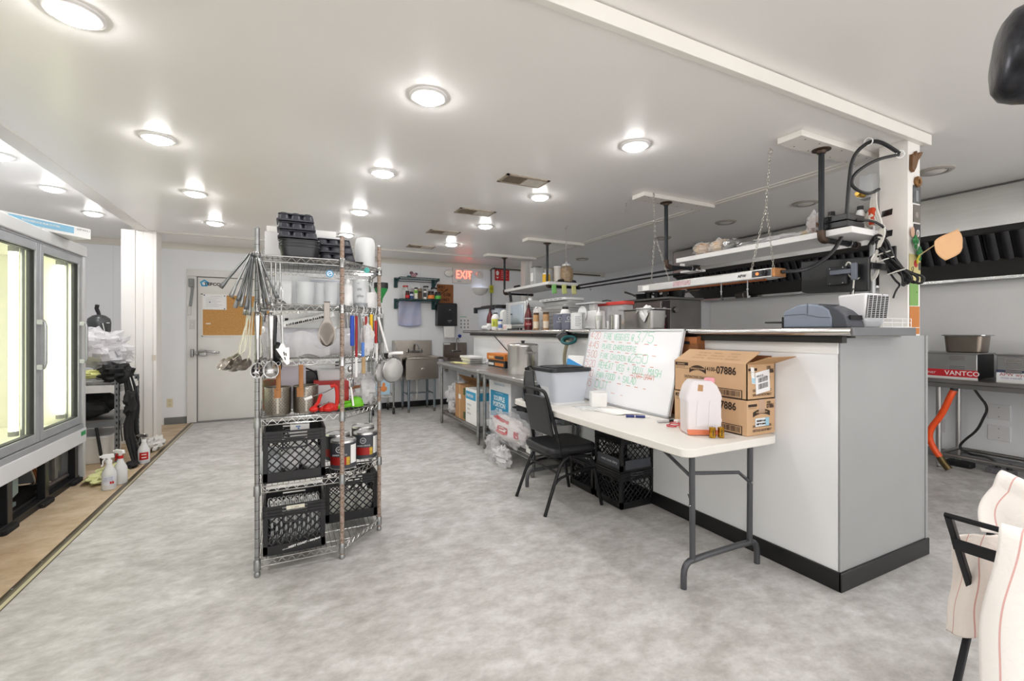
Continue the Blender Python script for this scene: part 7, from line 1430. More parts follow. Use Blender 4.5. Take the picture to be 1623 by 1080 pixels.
t = T('gas_hose', 'orange gas hose bending down from the warmer table to the floor', 'hose', (5.72, 2.1, 0))
OR = M('f0541a', .35, 0, .08, 9)
O('hose', G().tube([(5.72, 2.00, .80), (5.70, 2.02, .74), (5.70, 2.06, .62), (5.70, 2.10, .52), (5.68, 2.165, .40), (5.68, 2.175, .30), (5.69, 2.14, .20), (5.70, 2.09, .12)], .027, 12, sm=2), OR, t)
O('top_fitting', G().cyl((5.72, 2.0, .79), (5.72, 2.0, .862), .03), GREYD, t); O('brass_end', G().tube([(5.70, 2.10, .135), (5.70, 2.07, .08), (5.70, 2.03, .03)], .03, 12), M('6a5a3a', .4, .8, .3, 15), t)
t = T('black_cable', 'black power cord hanging from the warmer table to the floor power strip', 'cord', (6.2, 1.9, 0))
O('cord', G().tube([(6.05, 2.0, .86), (6.08, 1.95, .74), (6.1, 1.88, .62), (6.1, 1.92, .50), (6.1, 1.96, .38), (6.1, 2.06, .26), (6.1, 2.10, .18), (6.1, 2.02, .13), (6.1, 1.88, .14), (6.12, 1.82, .08)], .011, 7, sm=2), BLACK, t); O('plug', G().cyl((6.12, 1.82, .05), (6.12, 1.82, .10), .022, .014), BLACK, t)
t = T('power_strip', 'grey power block with black plugs on the floor by the right wall', 'power strip', (6.1, 1.8, 0)); O('block', G().box(6.03, 1.70, 0, 6.16, 1.88, .05), M('77757a', .6, 0, .4, 40), t, bev=.004); O('plug', G().cyl((6.1, 1.74, .05), (6.1, 1.73, .11), .022, .012), BLACK, t)
O('floor_wedge', G().rbox(6.02, 1.98, 0, 6.14, 2.18, .05, .02, 3), BLACKR, label='black rubber block on the floor beneath the warmer table', cat='block', bev=.008)
for k, z in enumerate((.48, .27)):
    t = T('wall_plate', ['upper white blank plate on the right wall under the table', 'lower white blank plate on the right wall under the table'][k], 'wall plate', (6.34, 1.88, z)); O('plate', G().box(6.338, 1.80, z, 6.35, 1.96, z+.15), M('e9e9ea', .4), t, bev=.003); O('screw', G().cyl((6.338, 1.88, z+.12), (6.336, 1.88, z+.12), .004, n=8).cyl((6.338, 1.88, z+.03), (6.336, 1.88, z+.03), .004, n=8), GREYD, t, kind='stuff')
t = T('wall_plate', 'narrow white wall plate behind the orange hose', 'wall plate', (6.34, 2.33, .27)); O('plate', G().box(6.338, 2.29, .27, 6.35, 2.37, .41), M('e0e0e2', .4), t, bev=.003); O('switch', G().box(6.333, 2.32, .32, 6.339, 2.34, .36), WHITE, t)
ST('baseboard_right', G().box(6.335, -2.3, 0, 6.35, 8.1, .09), M('8f9092', .5, 0, .1, 5))

# ---------------------------------------------------------------- folding table
ZF = .761
ft = T('folding_table', 'white folding table with grey steel legs along the half wall', 'table', (2.16, 2.6, 0))
def rrect(x0, y0, x1, y1, r, n=6):
    o = []
    for cx, cy, a0 in ((x1-r, y1-r, 0), (x0+r, y1-r, 90), (x0+r, y0+r, 180), (x1-r, y0+r, 270)): o += [(cx+r*math.cos(R(a0+90*i/n)), cy+r*math.sin(R(a0+90*i/n))) for i in range(n+1)]
    return o
O('table_top', G().prism(rrect(1.79, 1.645, 2.535, 3.60, .06), ZF-.045, ZF), M('e9e6e0', .45, 0, .05, 3, None, .03), ft, bev=.006, seg=3)
LG = M('55565a', .38, .4, .1, 9)
for y in (1.735, 3.48):
    l = O('leg', G().tube([(1.93, y, ZF-.045), (1.935, y, .14), (1.935, y, .13)], .016, 10), LG, ft); O('leg', G().tube([(2.40, y, ZF-.045), (2.395, y, .14), (2.395, y, .13)], .016, 10), LG, ft)
    O('foot_bar', G().tube([(1.87, y, .0), (1.87, y, .085), (1.885, y, .12), (1.92, y, .14), (2.41, y, .14), (2.445, y, .12), (2.46, y, .085), (2.46, y, .0)], .0165, 10, sm=1), LG, ft)
    s_ = 1 if y < 2 else -1
    O('brace', G().tube([(1.97, y+.35*s_, ZF-.05), (1.95, y+.16*s_, .64), (1.94, y, .57)], .010, 7).slab((1.93, y-.012, .42), (.006, 0, 0), (0, .03*s_, .06), (0, .012, 0)), LG, l)
    O('cross_brace', G().tube([(1.94, y, .60), (2.30, y, .555), (2.39, y, .49)], .010, 7), LG, ft)
    O('rivet', G().cyl((1.915, y, .43), (1.91, y, .43), .007, n=8).cyl((2.39, y-.02, .49), (2.39, y-.018, .49), .007, n=8), CHROME, ft, kind='stuff')
O('apron_rail', G().box(1.86, 1.75, ZF-.07, 1.875, 3.48, ZF-.045).box(2.45, 1.75, ZF-.07, 2.465, 3.48, ZF-.045), LG, ft)
# whiteboard
wb = T('whiteboard', 'framed whiteboard with handwritten kitchen times leaning on the counter', 'whiteboard', (2.4, 2.84, ZF))
w0 = V((2.325, 3.385, ZF+.002)); wr_ = V((0, -1, 0)); W_ = 1.10
wu = (V((2.475, 0, 1.375)) - V((2.325, 0, ZF))).normalized(); H_ = .63
wn = wr_.cross(wu).normalized()   # towards the viewer
wq = lambda u, v, d=0: w0 + wr_*u + wu*v + wn*d
O('panel', G().slab(wq(0, 0, -.012), wr_*W_, wu*H_, wn*.012), M('f3f4f8', .15, 0, .02, 4), wb)
FR = M('c9cbce', .35, .7, .08, 8)
for a, b, c in ((wq(0, 0, -.014), wr_*W_, wu*.014), (wq(0, H_-.014, -.014), wr_*W_, wu*.014), (wq(0, 0, -.014), wr_*.014, wu*H_), (wq(W_-.014, 0, -.014), wr_*.014, wu*H_)): O('frame', G().slab(a, b, c, wn*.02), FR, wb)
GI, RI = M('7fd0a8', .6), M('cf7a5e', .6)
rows = [('4:20', 'FIRE VEGGIES @', .052, .0272), ('4:45', 'PLATE CHARCUTERIE', .04, .0255), ('5:00', 'FIRE CHICKEN @', .043, .0275), ('5:20', 'REHEAT VEG + BOIL MASH', .052, .0335), ('5:30', 'PAN FOOD + SALAD', .05, .031), ('5:45', 'OUT', .06, .063), ('6:00', '', .03, .03)]
for k, (tm, tx, h, cw_) in enumerate(rows):
    v = H_ - .088 - k*.084
    th = .06 if k < 6 else .03
    hand(tm, th, wq(.03, v+.006), wr_ - wu*.03, wu, RI, wb, w=.0036, wd=.7, seed=k)
    if tx: hand(tx, h, wq(.225, v+.004), wr_ - wu*.03, wu, GI, wb, w=.004, wd=cw_/h, seed=20+k)
    g = G(); rnd = random.Random(k); u = .225
    while u < (.84 if k < 5 else .62):
        g.slab(wq(u, v-.017-.03*(u-.225), .0006), (wr_ - wu*.03)*rnd.uniform(.025, .05), wu*.004, wn*.0004); u += rnd.uniform(.085, .12)
    O('dash_line', g, RI if k < 5 else M('e0a58e', .6), wb, kind='stuff')
hand('375', .085, wq(.615, H_-.105), wr_, wu, GI, wb, w=.004, wd=.85, seed=41); hand('250', .07, wq(.61, H_-.088-.18), wr_, wu, GI, wb, w=.004, wd=.95, seed=42); hand('START GRAVY', .036, wq(.66, H_-.088-3*.084-.045), wr_, wu, RI, wb, w=.003, wd=.62, seed=43)
# cartons
def word(s_, size, o, par, face, mat=INKB, off=.001, sx=1, center=False, depth=.0008): return text(s_, size, o, *((((0,-1,0), (0,0,1)) if face == 'L' else ((1,0,0), (0,0,1)))), mat, par, off=off, sx=sx, center=center, depth=depth)
bx0, bx1, by0, by1 = 2.325, 2.572, 1.70, 2.235
CB_ = M('cfab86', .9, 0, .08, 5, None, .05)
DKB = M('3a2c22', .85)
def cookie(z0, z1, label, open_):
    t = T('shipping_carton', label, 'box', ((bx0+bx1)/2, (by0+by1)/2, z0), 'printed cookie cartons'); c = CB_
    if open_: O('carton', G().box(bx0, by0, z0, bx0+.005, by1, z1).box(bx1-.005, by0, z0, bx1, by1, z1).box(bx0, by0, z0, bx1, by0+.005, z1).box(bx0, by1-.005, z0, bx1, by1, z1).box(bx0, by0, z0, bx1, by1, z0+.005), c, t)
    else: O('carton', G().box(bx0, by0, z0, bx1, by1, z1), c, t, bev=.003)
    XL = bx0-.0005; YF = by0-.0005
    o = z0
    if True:
        word('07886', .062, (XL, by0+.205, o+.138), t, 'L', DKB, .002, .88); word('14100-', .035, (XL, by0+.29, o+.148), t, 'L', DKB, .0008, .85)
        O('brand_bar', G().box(XL-.0008, by1-.115, o+.170, XL+.0002, by1-.01, o+.19), DKB, t); word('HANDLE WITH CARE', .008, (XL-.0005, by1-.015, o+.160), t, 'L', DKB, 0); word('KEEP IN A COOL DRY PLACE', .008, (XL-.0005, by1-.015, o+.149), t, 'L', DKB, 0); word('PERISHABLE', .012, (XL-.0012, by1-.025, o+.175), t, 'L', CB_, .0002)
        g = G(); n = 10   # arched ribbon
        def arch(a): return by0+.41 - .13*a, o+.125 + .022*(1-(2*a-1)**2)
        vs = []
        for i in range(n+1): y_, z_ = arch(i/n); vs += [(XL-.0004, y_, z_), (XL-.0004, y_, z_+.030)]
        O('brand_ribbon', g.add(vs, [(2*i, 2*i+1, 2*i+3, 2*i+2) for i in range(n)]), DKB, t)
        word('PEPPERIDGE FARM', .0145, (XL-.0012, by0+.345, o+.150), t, 'L', CB_, .0002, center=True, sx=.95)
        word('DISTINCTIVE CRACKERS', .024, (XL, by0+.345, o+.092), t, 'L', DKB, .0003, .8, True); word('HERITAGE ASSORTMENT', .022, (XL, by0+.345, o+.066), t, 'L', DKB, .0003, .8, True)
        g = G().box(XL-.0006, by0+.03, o+.05, XL+.0002, by0+.26, o+.054).box(XL-.0006, by0+.03, o+.0, XL+.0002, by0+.26, o+.004 if False else o+.008).box(XL-.0006, by0+.03, o+.008, XL+.0002, by0+.036, o+.05).box(XL-.0006, by0+.254, o+.008, XL+.0002, by0+.26, o+.05)
        rnd = random.Random(5); y_ = by0+.045
        while y_ < by0+.245: w_ = rnd.uniform(.0015, .005); g.box(XL-.0006, y_, o+.014, XL+.0002, y_+w_, o+.046); y_ += w_ + rnd.uniform(.002, .005)
        O('barcode', g, DKB, t, kind='stuff')
        word('07886', .036, (bx0+.17, YF, o+.150), t, 'F', DKB, .0012, .72); word('14100-', .018, (bx0+.17, YF, o+.178), t, 'F', DKB, .0006, .75); O('brand_bar', G().box(bx0+.01, YF-.0008, o+.165, bx0+.085, YF+.0002, o+.18), DKB, t); word('HANDLE WITH CARE', .007, (bx0+.01, YF-.0004, o+.155), t, 'F', DKB, 0)
        vs = []; g = G()
        for i in range(n+1): a = i/n; x_ = bx0+.05+.15*a; z_ = o+.105+.016*(1-(2*a-1)**2); vs += [(x_, YF-.0004, z_), (x_, YF-.0004, z_+.028)]
        O('brand_ribbon', g.add(vs, [(2*i, 2*i+2, 2*i+3, 2*i+1) for i in range(n)]), DKB, t); word('PEPPERIDGE FARM', .014, (bx0+.125, YF-.0012, o+.126), t, 'F', CB_, .0002, center=True, sx=.85)
        word('DISTINCTIVE CRACKERS', .02, (bx0+.13, YF, o+.045), t, 'F', DKB, .0003, .75, True); word('HERITAGE ASSORTMENT', .02, (bx0+.13, YF, o+.02), t, 'F', DKB, .0003, .75, True)
    return t, XL, YF
t1_, XL, YF = cookie(ZF+.001, ZF+.204, 'closed brown cracker carton, lower of the two printed 07886', False)
O('clear_tape', G().box(bx0+.10, YF-.001, ZF+.125, bx0+.155, YF, ZF+.205), M('d9b9a0', .3, alpha=.7), t1_); pl_ = O('postage_label', G().box(bx0+.07, YF-.0016, ZF+.05, bx0+.19, YF-.0008, ZF+.098), M('dfe8ee', .5), t1_); O('blue_end', G().box(bx0+.155, YF-.0022, ZF+.05, bx0+.19, YF-.0016, ZF+.098), M('9cc9de', .5), pl_); word('PRIORITY 4 LB', .012, (bx0+.08, YF-.002, ZF+.078), pl_, 'F'); word('SHIP TO 20410', .012, (bx0+.08, YF-.002, ZF+.06), pl_, 'F')
t2_, XL, YF = cookie(ZF+.206, ZF+.408, 'open brown cracker carton, upper of the two printed 07886', True)
zt_ = ZF+.408
O('flap', G().slab((bx0, by0+.01, zt_), (0, by1-by0-.02, 0), (.13, 0, .066), (0, 0, .004)), CB_, t2_)
fo2 = V((bx0, by0, zt_)); fv = V((0, -.125, .045))
O('flap', G().slab(fo2, (bx1-bx0, 0, 0), fv, (0, 0, .004)), M('bd9468', .9, 0, .1, 9), t2_)
O('flap', G().slab((bx1, by0+.01, zt_), (0, by1-by0-.02, 0), (-.02, 0, .045), (.004, 0, 0)), CARDD, t2_); O('hand_slot', G().slab(fo2 + V((.08, -.068, .0295)), (.09, 0, 0), (0, -.022, .0079), (0, .0005, .0012)), M('efe6dc', .8), t2_)
O('flap', G().slab((bx0+.01, by1-.01, zt_-.01), (bx1-bx0-.02, 0, 0), (0, -.11, -.05), (0, .004, 0)), CARDD, t2_)
for k in range(3):
    for j in range(3): text(['DISTINCTIVE', 'NET WT 32 OZ', 'CRACKER ASST', '12 PER CASE', 'STORE COOL', 'LOT 4420', 'THIS SIDE UP', 'FRAGILE', 'RECYCLE'][k*3+j], .016, V((bx0+.028+.03*k, by1-.12-.12*j, zt_+.0145+.0152*k)) + V((0, 0, .004)), (0,-1,0), (.13, 0, .066), M('8a6a48', .85), t2_, depth=.001)
lb = O('long_label', G().slab((bx0+.04, YF-.0006, ZF+.30), (.03, 0, -.004), (-.012, 0, .095), (0, -.0006, 0)), PAPER, t2_); O('blue_corner', G().slab((bx0+.042, YF-.0014, ZF+.302), (.026, 0, -.0035), (-.004, 0, .03), (0, -.0006, 0)), M('a9d3e6', .6), lb)
lb = O('ship_label', G().slab((bx0+.075, YF-.0014, ZF+.235), (.125, 0, .018), (-.008, 0, .125), (0, -.0006, 0)), M('f2f3f5', .6), t2_)
g = G(); rnd = random.Random(8); u = .01
while u < .095: w_ = rnd.uniform(.0015, .004); g.slab((bx0+.085+u, YF-.0024, ZF+.262+u*.14), (w_, 0, 0), (-.002, 0, .03), (0, -.0004, 0)).slab((bx0+.083+u, YF-.0024, ZF+.30+u*.14), (w_, 0, 0), (-.0015, 0, .025), (0, -.0004, 0)); u += w_ + rnd.uniform(.002, .004)
O('barcode', g, INK, lb, kind='stuff'); text('SHIP 47 LBS', .012, (bx0+.078, YF-.0024, ZF+.335), (.125,0,.018), (0,0,1), INK, lb)
t = T('dark_carton', 'dark brown carton standing upright behind the whiteboard edge', 'box', (2.5, 2.3, ZF)); O('carton', G().box(2.505, 2.20, ZF+.0, 2.575, 2.50, 1.275), CARDD, t, bev=.003); O('flap', G().slab((2.505, 2.20, 1.27), (0, .30, 0), (.0, 0, .05), (.004, 0, 0)).slab((2.505, 2.202, 1.25), (.07, 0, 0), (0, .0, .075), (0, .004, 0)), M('a5653a', .9, 0, .1, 9), t); O('hand_slot', G().box(2.5025, 2.27, 1.27, 2.5055, 2.36, 1.29), INK, t)
# jug, batteries, glasses, pens, papers
jc = V((2.165, 1.885, ZF+.001)); ja = V((.896, -.443, 0)); jb = V((.443, .896, 0))
jg = T('plastic_jug', 'translucent plastic jug with a little orange liquid and a pink cap', 'jug', tuple(jc))
pr2 = [(-.088, 0), (.088, 0), (.098, .015), (.1, .07), (.106, .085), (.1, .1), (.1, .20), (.106, .21), (.1, .235), (.075, .285), (.045, .31), (-.06, .315), (-.085, .28), (-.104, .225), (-.107, .20), (-.1, .19), (-.098, .015)]
JM = M('f3eff2', .35, 0, .03, 6, alpha=.82)
O('body', G().prism(pr2, -.06, .06, f=lambda a, b, h: tuple(jc + ja*a + jb*h + V((0,0,b)))), JM, jg, bev=.014, seg=3)
O('liquid', G().prism([(-.086, .003), (.086, .003), (.094, .018), (.0945, .03), (-.094, .034), (-.094, .018)], -.064, .064, f=lambda a, b, h: tuple(jc + ja*a*1.035 + jb*h + V((0,0,b)))), M('f08a62', .3, 0, .05, 9, alpha=.9), jg)
cj = jc + ja*.055; O('cap', G().lathe([(.028, .298), (.03, .318), (.026, .326), (0, .327)], (cj.x, cj.y, ZF), 20), M('eaa2ae', .4), jg)
O('handle_hole', G().prism([(-.04, .255), (-.01, .252), (-.008, .288), (-.036, .292)], -.0615, -.0600, f=lambda a, b, h: tuple(jc + ja*a + jb*h + V((0,0,b)))), M('b58a60', .6), jg)
for s0, s1 in ((-.05, -.015), (.02, .06)): O('rib', G().prism([(s0, .05), (s1, .05), (s1, .19), (s0+.008, .2)], -.0635, -.060, f=lambda a, b, h: tuple(jc + ja*a + jb*h + V((0,0,b)))), JM, jg, bev=.003)
for k, (x, y) in enumerate(((2.135, 1.775), (2.18, 1.755))):
    t = T('battery', ['gold battery standing by the jug, left one', 'gold battery standing by the jug, right one'][k], 'battery', (x, y, ZF)); O('body', G().lathe([(.001, ZF+.001), (.0165, ZF+.001), (.017, ZF+.003), (.017, ZF+.058), (.015, ZF+.06), (0, ZF+.06)], (x, y, 0), 22), M('d9a83c', .2, 1, .3, 30), t); O('wrap', G().lathe([(.0173, ZF+.03), (.0173, ZF+.057)], (x, y, 0), 22), M('b8862a', .25, 1, .4, 60), t); O('terminal', G().cyl((x, y, ZF+.06), (x, y, ZF+.063), .005), CHROME, t)
    vd = V((-x, -y, 0)).normalized(); rt = V((-vd.y, vd.x, 0)); O('print', G().slab(V((x, y, ZF+.01)) + vd*.0175 + rt*.002, rt*.006, V((0,0,.035)), vd*.0005), M('4a3a14', .4), t)
t = T('eyeglasses', 'red framed eyeglasses folded on the table left of the jug', 'glasses', (2.17, 2.08, ZF)); RG = M('d0404a', .35)
O('frame', G().tube([(2.165+.030*math.cos(a)*1.0+.02, 2.10+.024*math.sin(a), ZF+.02) for a in [2*PI*i/14 for i in range(14)]], .0028, 6, True).tube([(2.205+.028*math.cos(a), 2.055+.022*math.sin(a), ZF+.02) for a in [2*PI*i/14 for i in range(14)]], .0028, 6, True), RG, t); O('temple', G().tube([(2.17, 2.12, ZF+.012), (2.12, 2.11, ZF+.006), (2.125, 2.07, ZF+.006), (2.16, 2.06, ZF+.006)], .003, 6, sm=1).tube([(2.19, 2.03, ZF+.02), (2.18, 2.09, ZF+.004), (2.155, 2.14, ZF+.004)], .003, 6), RG, t)
O('white_block', G().box(2.21, 2.10, ZF, 2.245, 2.135, ZF+.035), WHITEP, label='small white plastic cap behind the red eyeglasses', cat='cap', bev=.006)
t = T('marker', 'grey marker with a black cap lying under the whiteboard corner', 'marker', (2.2, 2.2, ZF)); O('barrel', G().cyl((2.155, 2.215, ZF+.009), (2.235, 2.20, ZF+.009), .009), M('c9cbd0', .4), t); O('cap', G().cyl((2.235, 2.20, ZF+.009), (2.285, 2.19, ZF+.009), .0098), BLACK, t)
t = T('pen', 'dark blue marker pen lying in front of the white paper', 'pen', (2.16, 2.42, ZF)); O('barrel', G().cyl((2.105, 2.465, ZF+.009), (2.15, 2.43, ZF+.009), .009).cyl((2.155, 2.426, ZF+.009), (2.205, 2.385, ZF+.009), .009), M('1f2f7a', .35), t); O('band', G().cyl((2.15, 2.43, ZF+.009), (2.155, 2.426, ZF+.009), .0085), PAPER, t)
O('white_tip', G().cyl((2.205, 2.385, ZF+.009), (2.23, 2.365, ZF+.009), .007, .004), WHITEP, t)
for k in range(2): O('paper_sheet', G().sheet(lambda u, v: (2.09+.20*u-.03*v+.02*k, 2.50+.24*v+.05*(1-u)-.02*k, ZF+.003+.004*k+.022*max(0, v-.6)*(1-u)*(1 if k else .6)+.003*math.sin(u*5)), 10, 10), PAPER, label=['white paper sheet with a curled corner on the folding table, lower one', 'white paper sheet with a curled corner on the folding table, upper one'][k], cat='paper', sol=.0012)
t = T('sticky_pad', 'white paper cube standing on the table at the whiteboard foot', 'paper cube', (2.2, 2.9, ZF)); O('pad', G().slab((2.135, 2.90, ZF+.001), (.11, -.05, 0), (.04, .09, 0), (0, 0, .115)), PAPER, t, bev=.004); O('top_sheet', G().slab((2.138, 2.90, ZF+.1165), (.105, -.048, .003), (.038, .086, 0), (0, 0, .001)), WHITE, t)
O('clear_sleeve', G().sheet(lambda u, v: (1.97+.17*u+.05*v, 2.80+.22*v-.10*u, ZF+.002+.003*math.sin(u*4+v*6)), 8, 8), CLEAR, label='clear plastic sleeve lying flat in front of the paper cube', cat='sleeve', sol=.001)
# tote on table
tt = T('lidded_tote', 'clear plastic tote with a black lid standing on the folding table', 'tote', (2.05, 3.25, ZF))
O('body', G().rbox(1.93, 3.10, ZF+.001, 2.22, 3.38, ZF+.27, .04, 5, .045, .02), M('dfe5f0', .25, 0, .04, 4, alpha=.72), tt, bev=.006)
O('lid', G().rbox(1.875, 3.065, ZF+.268, 2.275, 3.42, ZF+.298, .05, 5).rbox(1.92, 3.11, ZF+.298, 2.23, 3.38, ZF+.306, .05, 5), M('24262b', .4, 0, .12, 9), tt, bev=.006)
O('foot_ring', G().rbox(1.925, 3.095, ZF+.001, 2.225, 3.385, ZF+.02, .04, 5), FROST, tt); O('side_panel', G().slab((1.918, 3.32, ZF+.06), (0, -.14, 0), (-.012, 0, .13), (-.004, 0, 0)), FROST, tt, bev=.003)
O('chip_bag', G().ball((2.12, 3.22, ZF+.14), (.07, .05, .04), 16, 10, .4, 3, 4), M('eef0f4', .5, 0, .1, 12), label='white crumpled packet inside the lidded tote', cat='packet', ang=25)
t = T('black_holder', 'tall black plastic holder with knobs between the chair and the tote', 'holder', (1.88, 3.5, ZF))
O('body', G().hexa([(1.80, 3.40, ZF), (1.90, 3.36, ZF), (1.96, 3.52, ZF), (1.86, 3.56, ZF)], [(1.81, 3.42, ZF+.26), (1.885, 3.39, ZF+.26), (1.93, 3.50, ZF+.25), (1.87, 3.53, ZF+.25)]), BLACKM, t, bev=.008); O('spool', G().cyl((1.86, 3.46, ZF+.26), (1.86, 3.46, ZF+.285), .02, n=14).tube([(1.83, 3.45, ZF+.275), (1.88, 3.44, ZF+.30), (1.92, 3.46, ZF+.27)], .006, 6), BLACK, t)
O('knob', G().cyl((1.895, 3.34, ZF+.03), (1.92, 3.29, ZF+.03), .018, n=14).cyl((1.91, 3.30, ZF+.03), (1.93, 3.27, ZF+.03), .010).cyl((1.885, 3.345, ZF+.10), (1.905, 3.31, ZF+.13), .02, .024, n=14), BLACKM, t); O('stem', G().box(1.875, 3.33, ZF, 1.905, 3.36, ZF+.10), BLACKM, t, bev=.004)

# ---------------------------------------------------------------- crates under the table
BCR = M('121214', .4, 0, .2, 10)
c1 = crate(2.425, 2.865, .001, .33, .33, .275, 'black milk crate on the floor under the table, nearest, beneath another', BCR)
c2 = crate(2.425, 3.225, .001, .33, .33, .275, 'black milk crate on the floor under the table, farther back', BCR)
c3 = crate(2.425, 2.865, .279, .33, .33, .275, 'black milk crate stacked on another beneath the folding table', BCR)
O('grey_plate', G().box(2.258, 2.72, .31, 2.2615, 2.99, .385), M('4a4d55', .45, 0, .1, 9), c3); text('west coast dairy', .03, (2.2575, 2.94, .34), (0,-1,0), (0,0,1), M('e6e6e6', .7), c3, depth=.001); O('grey_plate', G().box(2.30, 2.698, .30, 2.55, 2.7015, .37), M('4a4d55', .45, 0, .1, 9), c3)

# ---------------------------------------------------------------- chair
ch = T('stacking_chair', 'black padded stacking chair with steel tube legs pulled up to the folding table', 'chair', (1.93, 3.09, 0))
VN = M('242428', .38, 0, .12, 14, None, .06); TB = M('1b1b1e', .35, .4, .1, 9)
ya, yb2 = 2.88, 3.30
O('seat', G().prism(rrect(1.735, ya+.0, 2.185, yb2, .07), .425, .485), VN, ch, bev=.022, seg=4); O('seat_pan', G().prism(rrect(1.75, ya+.02, 2.17, yb2-.02, .06), .405, .428), TB, ch, bev=.004)
def bp_(u, v): # back plane: u along y, v up
    x = 1.80 - .075*v; return x, ya+.025+(yb2-ya-.05)*u, .53+.36*v
x0b, x1b = 1.805, 1.735
O('backrest', G().prism([(ya+.035, .56), (yb2-.035, .56), (yb2-.045, .845), (yb2-.06, .862), (ya+.06, .862), (ya+.045, .845)], -.013, .013, f=lambda a, b, h: (1.80-.21*(b-.53)+h, a, b)), VN, ch, bev=.010, seg=3)
O('back_frame', G().tube([(1.86, ya+.02, .42), (1.835, ya+.01, .45), (1.815, ya+.012, .56), (1.735, ya+.03, .86), (1.722, ya+.05, .905), (1.718, ya+.10, .915), (1.718, yb2-.10, .915), (1.722, yb2-.05, .905), (1.735, yb2-.03, .86), (1.815, yb2-.012, .56), (1.835, yb2-.01, .45), (1.86, yb2-.02, .42)], .0135, 10, sm=2), TB, ch)
for y, s_ in ((ya, -1), (yb2, 1)):
    O('leg', G().tube([(1.90, y, .405), (1.84, y+s_*.0, .37), (1.79, y+s_*.01, .27), (1.685, y+s_*.02, .0)], .013, 10, sm=1), TB, ch)
    O('leg', G().tube([(1.92, y, .405), (2.08, y, .40), (2.125, y, .36), (2.15, y+s_*.01, .24), (2.20, y+s_*.02, .0)], .013, 10, sm=1), TB, ch)
    O('side_rail', G().tube([(1.745, y+s_*.015, .16), (1.78, y+s_*.015, .235), (1.85, y+s_*.01, .27), (2.02, y+s_*.01, .295), (2.145, y+s_*.01, .30)], .010, 8, sm=1), TB, ch)
for x, z in ((1.70, .09), (2.15, .26)): pass
O('cross_bar', G().cyl((2.145, ya, .30), (2.145, yb2, .30), .009), TB, ch); O('cross_bar', G().cyl((1.80, ya, .30), (1.80, yb2, .30), .009), TB, ch)

# ---------------------------------------------------------------- foreground right: tray stand with towels, hanging pan
ts = T('tray_stand', 'folding black tray stand at the right edge draped with striped towels', 'tray stand', (2.08, .4, 0))
TBK = M('1c1d21', .4, .5, .1, 9)
for xa, xb, off in ((1.838, 2.30, 0), (2.325, 1.86, -.03)):
    for y in (.655-off, .18+off): O('leg', G().slab((xa-.011, y-.009, .78), (.022, 0, 0), (xb-xa, 0, -.78), (0, .018, 0)), TBK, ts, bev=.003)
    O('top_bar', G().cyl((xa, .18+off, .785), (xa, .665-off, .785), .008), TBK, ts)
    O('foot_bar', G().cyl((xb, .18+off, .012), (xb, .655-off, .012), .010), TBK, ts)
O('flat_band', G().slab((1.868, .655, .675), (0, -.475, 0), (-.02, 0, .04), (.003, 0, .002)), TBK, ts); O('flat_band', G().slab((2.29, .62, .70), (0, -.42, 0), (.02, 0, .04), (.003, 0, .002)), TBK, ts)
TW = stripes('f6f2ef', 'e2b4b0', 5.0, .05); TW2 = stripes('f3eeea', 'dfb0aa', 5.0, .05); TW3 = stripes('e9e0da', 'd2a39c', 6.0, .06)
def drape(name, label, fn, mat, nu=44, nv=50):
    return O(name, G().sheet(fn, nu, nv), mat, label=label, cat='towel', sol=.007, ang=80)
def t1f(u, v):   # over the near top bar, hangs on the outer side
    u = u + .0; y = .545 - .42*u; L = v*.74
    if L < .24: x, z = 1.838 + .02 + .05*(.24-L)/.24, .785 - (.24-L)
    elif L < .29: a = (L-.24)/.05*PI; x, z = 1.838 + .018*math.cos(a), .79 + .014*math.sin(a)
    else: d = L-.29; x, z = 1.818 - .10*d - .014*math.sin(u*13)*min(1, d*5) - .02*d*math.sin(u*5+1), .79 - d*.96
    return (x, y + .05*max(0, L-.29) + .008*math.sin(L*14+u*3), z + .006*math.sin(u*17)*(L > .3))
drape('striped_towel', 'white towel with pink stripes hanging over the near bar of the tray stand', t1f, TW)
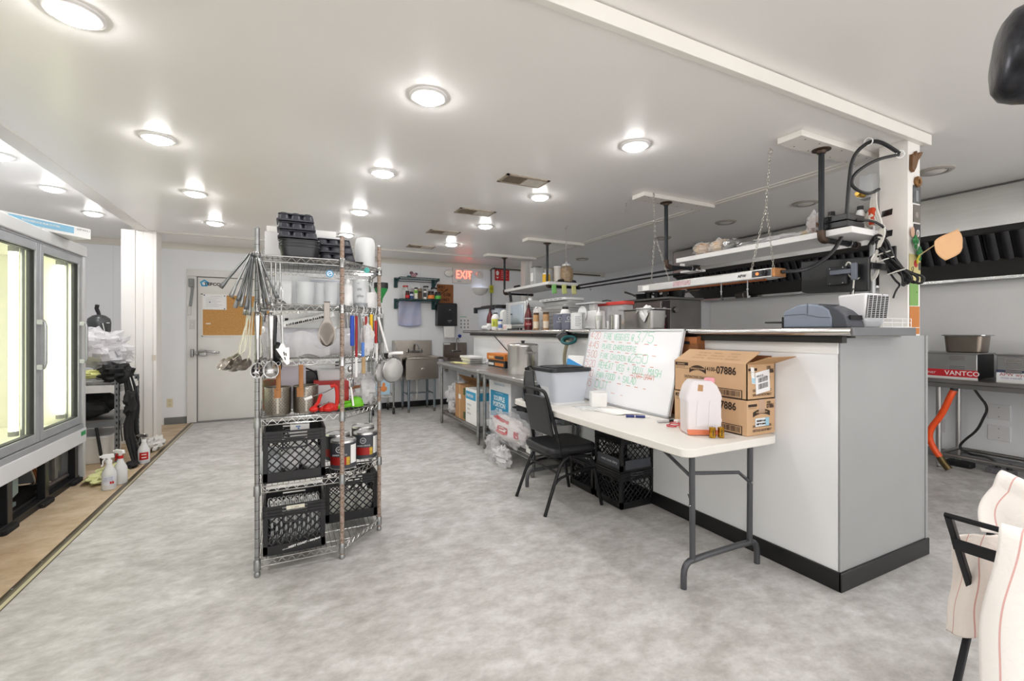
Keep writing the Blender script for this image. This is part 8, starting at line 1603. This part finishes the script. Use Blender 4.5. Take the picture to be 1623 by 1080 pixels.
def t2f(u, v):   # bunched over the far bar
    y = .705 - .42*u; L = v*.50
    if L < .20: x, z = 2.295 - .35*(.20-L), .79 - (.20-L)*.75
    elif L < .28: a = (L-.20)/.08*PI; x, z = 2.325 - .03*math.cos(a), .80 + .04*math.sin(a)
    else: d = L-.28; x, z = 2.36 + .05*d, .80 - d
    return (x + .014*math.sin(u*12+v*4), y + .02*math.sin(v*9), z + .014*math.sin(u*9+v*5)*(.4+v))
drape('striped_towel', 'white striped towel bunched over the far bar of the tray stand', t2f, TW2)
def t3f(u, v):   # hanging inside the stand
    y = .695 - .30*u + .03*v; z0 = .675 + .045*min(1, u*3)
    return (1.99 + .022*math.sin(u*16 + v*2) + .05*max(0, .12-v)*8*u, y + .003*math.sin(v*11), z0 - .335*v - .02*u*v)
drape('striped_towel', 'pinkish striped towel hanging inside the tray stand behind the flat black band', t3f, TW3)
# hanging pan
hp = T('hanging_pan', 'dented black iron pan hanging on edge at the upper right corner', 'pan', (2.1, .50, 2.25))
rt_, fw_ = V((math.cos(YAW), -math.sin(YAW), 0)), V((math.sin(YAW), math.cos(YAW), 0))
pc = V((0, 0, 1.357)) + fw_*1.45 + rt_*1.69 + V((0, 0, .90)); ax = (rt_*.80 - fw_*.55 + V((0, 0, -.05))).normalized()
g = G().lathe([(0, -.10), (.05, -.098), (.11, -.09), (.138, -.07), (.150, -.04), (.153, -.01), (.153, .012), (.146, .014), (.143, -.01), (.138, -.04), (.12, -.066), (.07, -.086), (0, -.09)], pc, 48, ax)
g.v = [tuple(V(p) + (V(p)-pc).normalized()*.003*noise.noise(V(p)*14)) for p in g.v]
O('bowl', g, M('4a4b52', .3, .75, .5, 14, '1d1e22', .5), hp, ang=50)
O('rim_bead', G().torus(pc + ax*.012, .150, .007, ax, 40, 6), M('9a7666', .6, .5, .5, 60), hp)
O('handle', G().tube([pc + V((.01, 0, -.145)), pc + V((.02, -.01, -.20)), pc + V((.025, -.01, -.30))], .016, 9), M('3a3b40', .4, .6, .2, 9), hp)
O('hanger', G().tube([pc + V((0, 0, .15)), pc + V((.01, 0, .25)), (pc.x+.01, pc.y, 2.66)], .006, 6), IRON, hp)
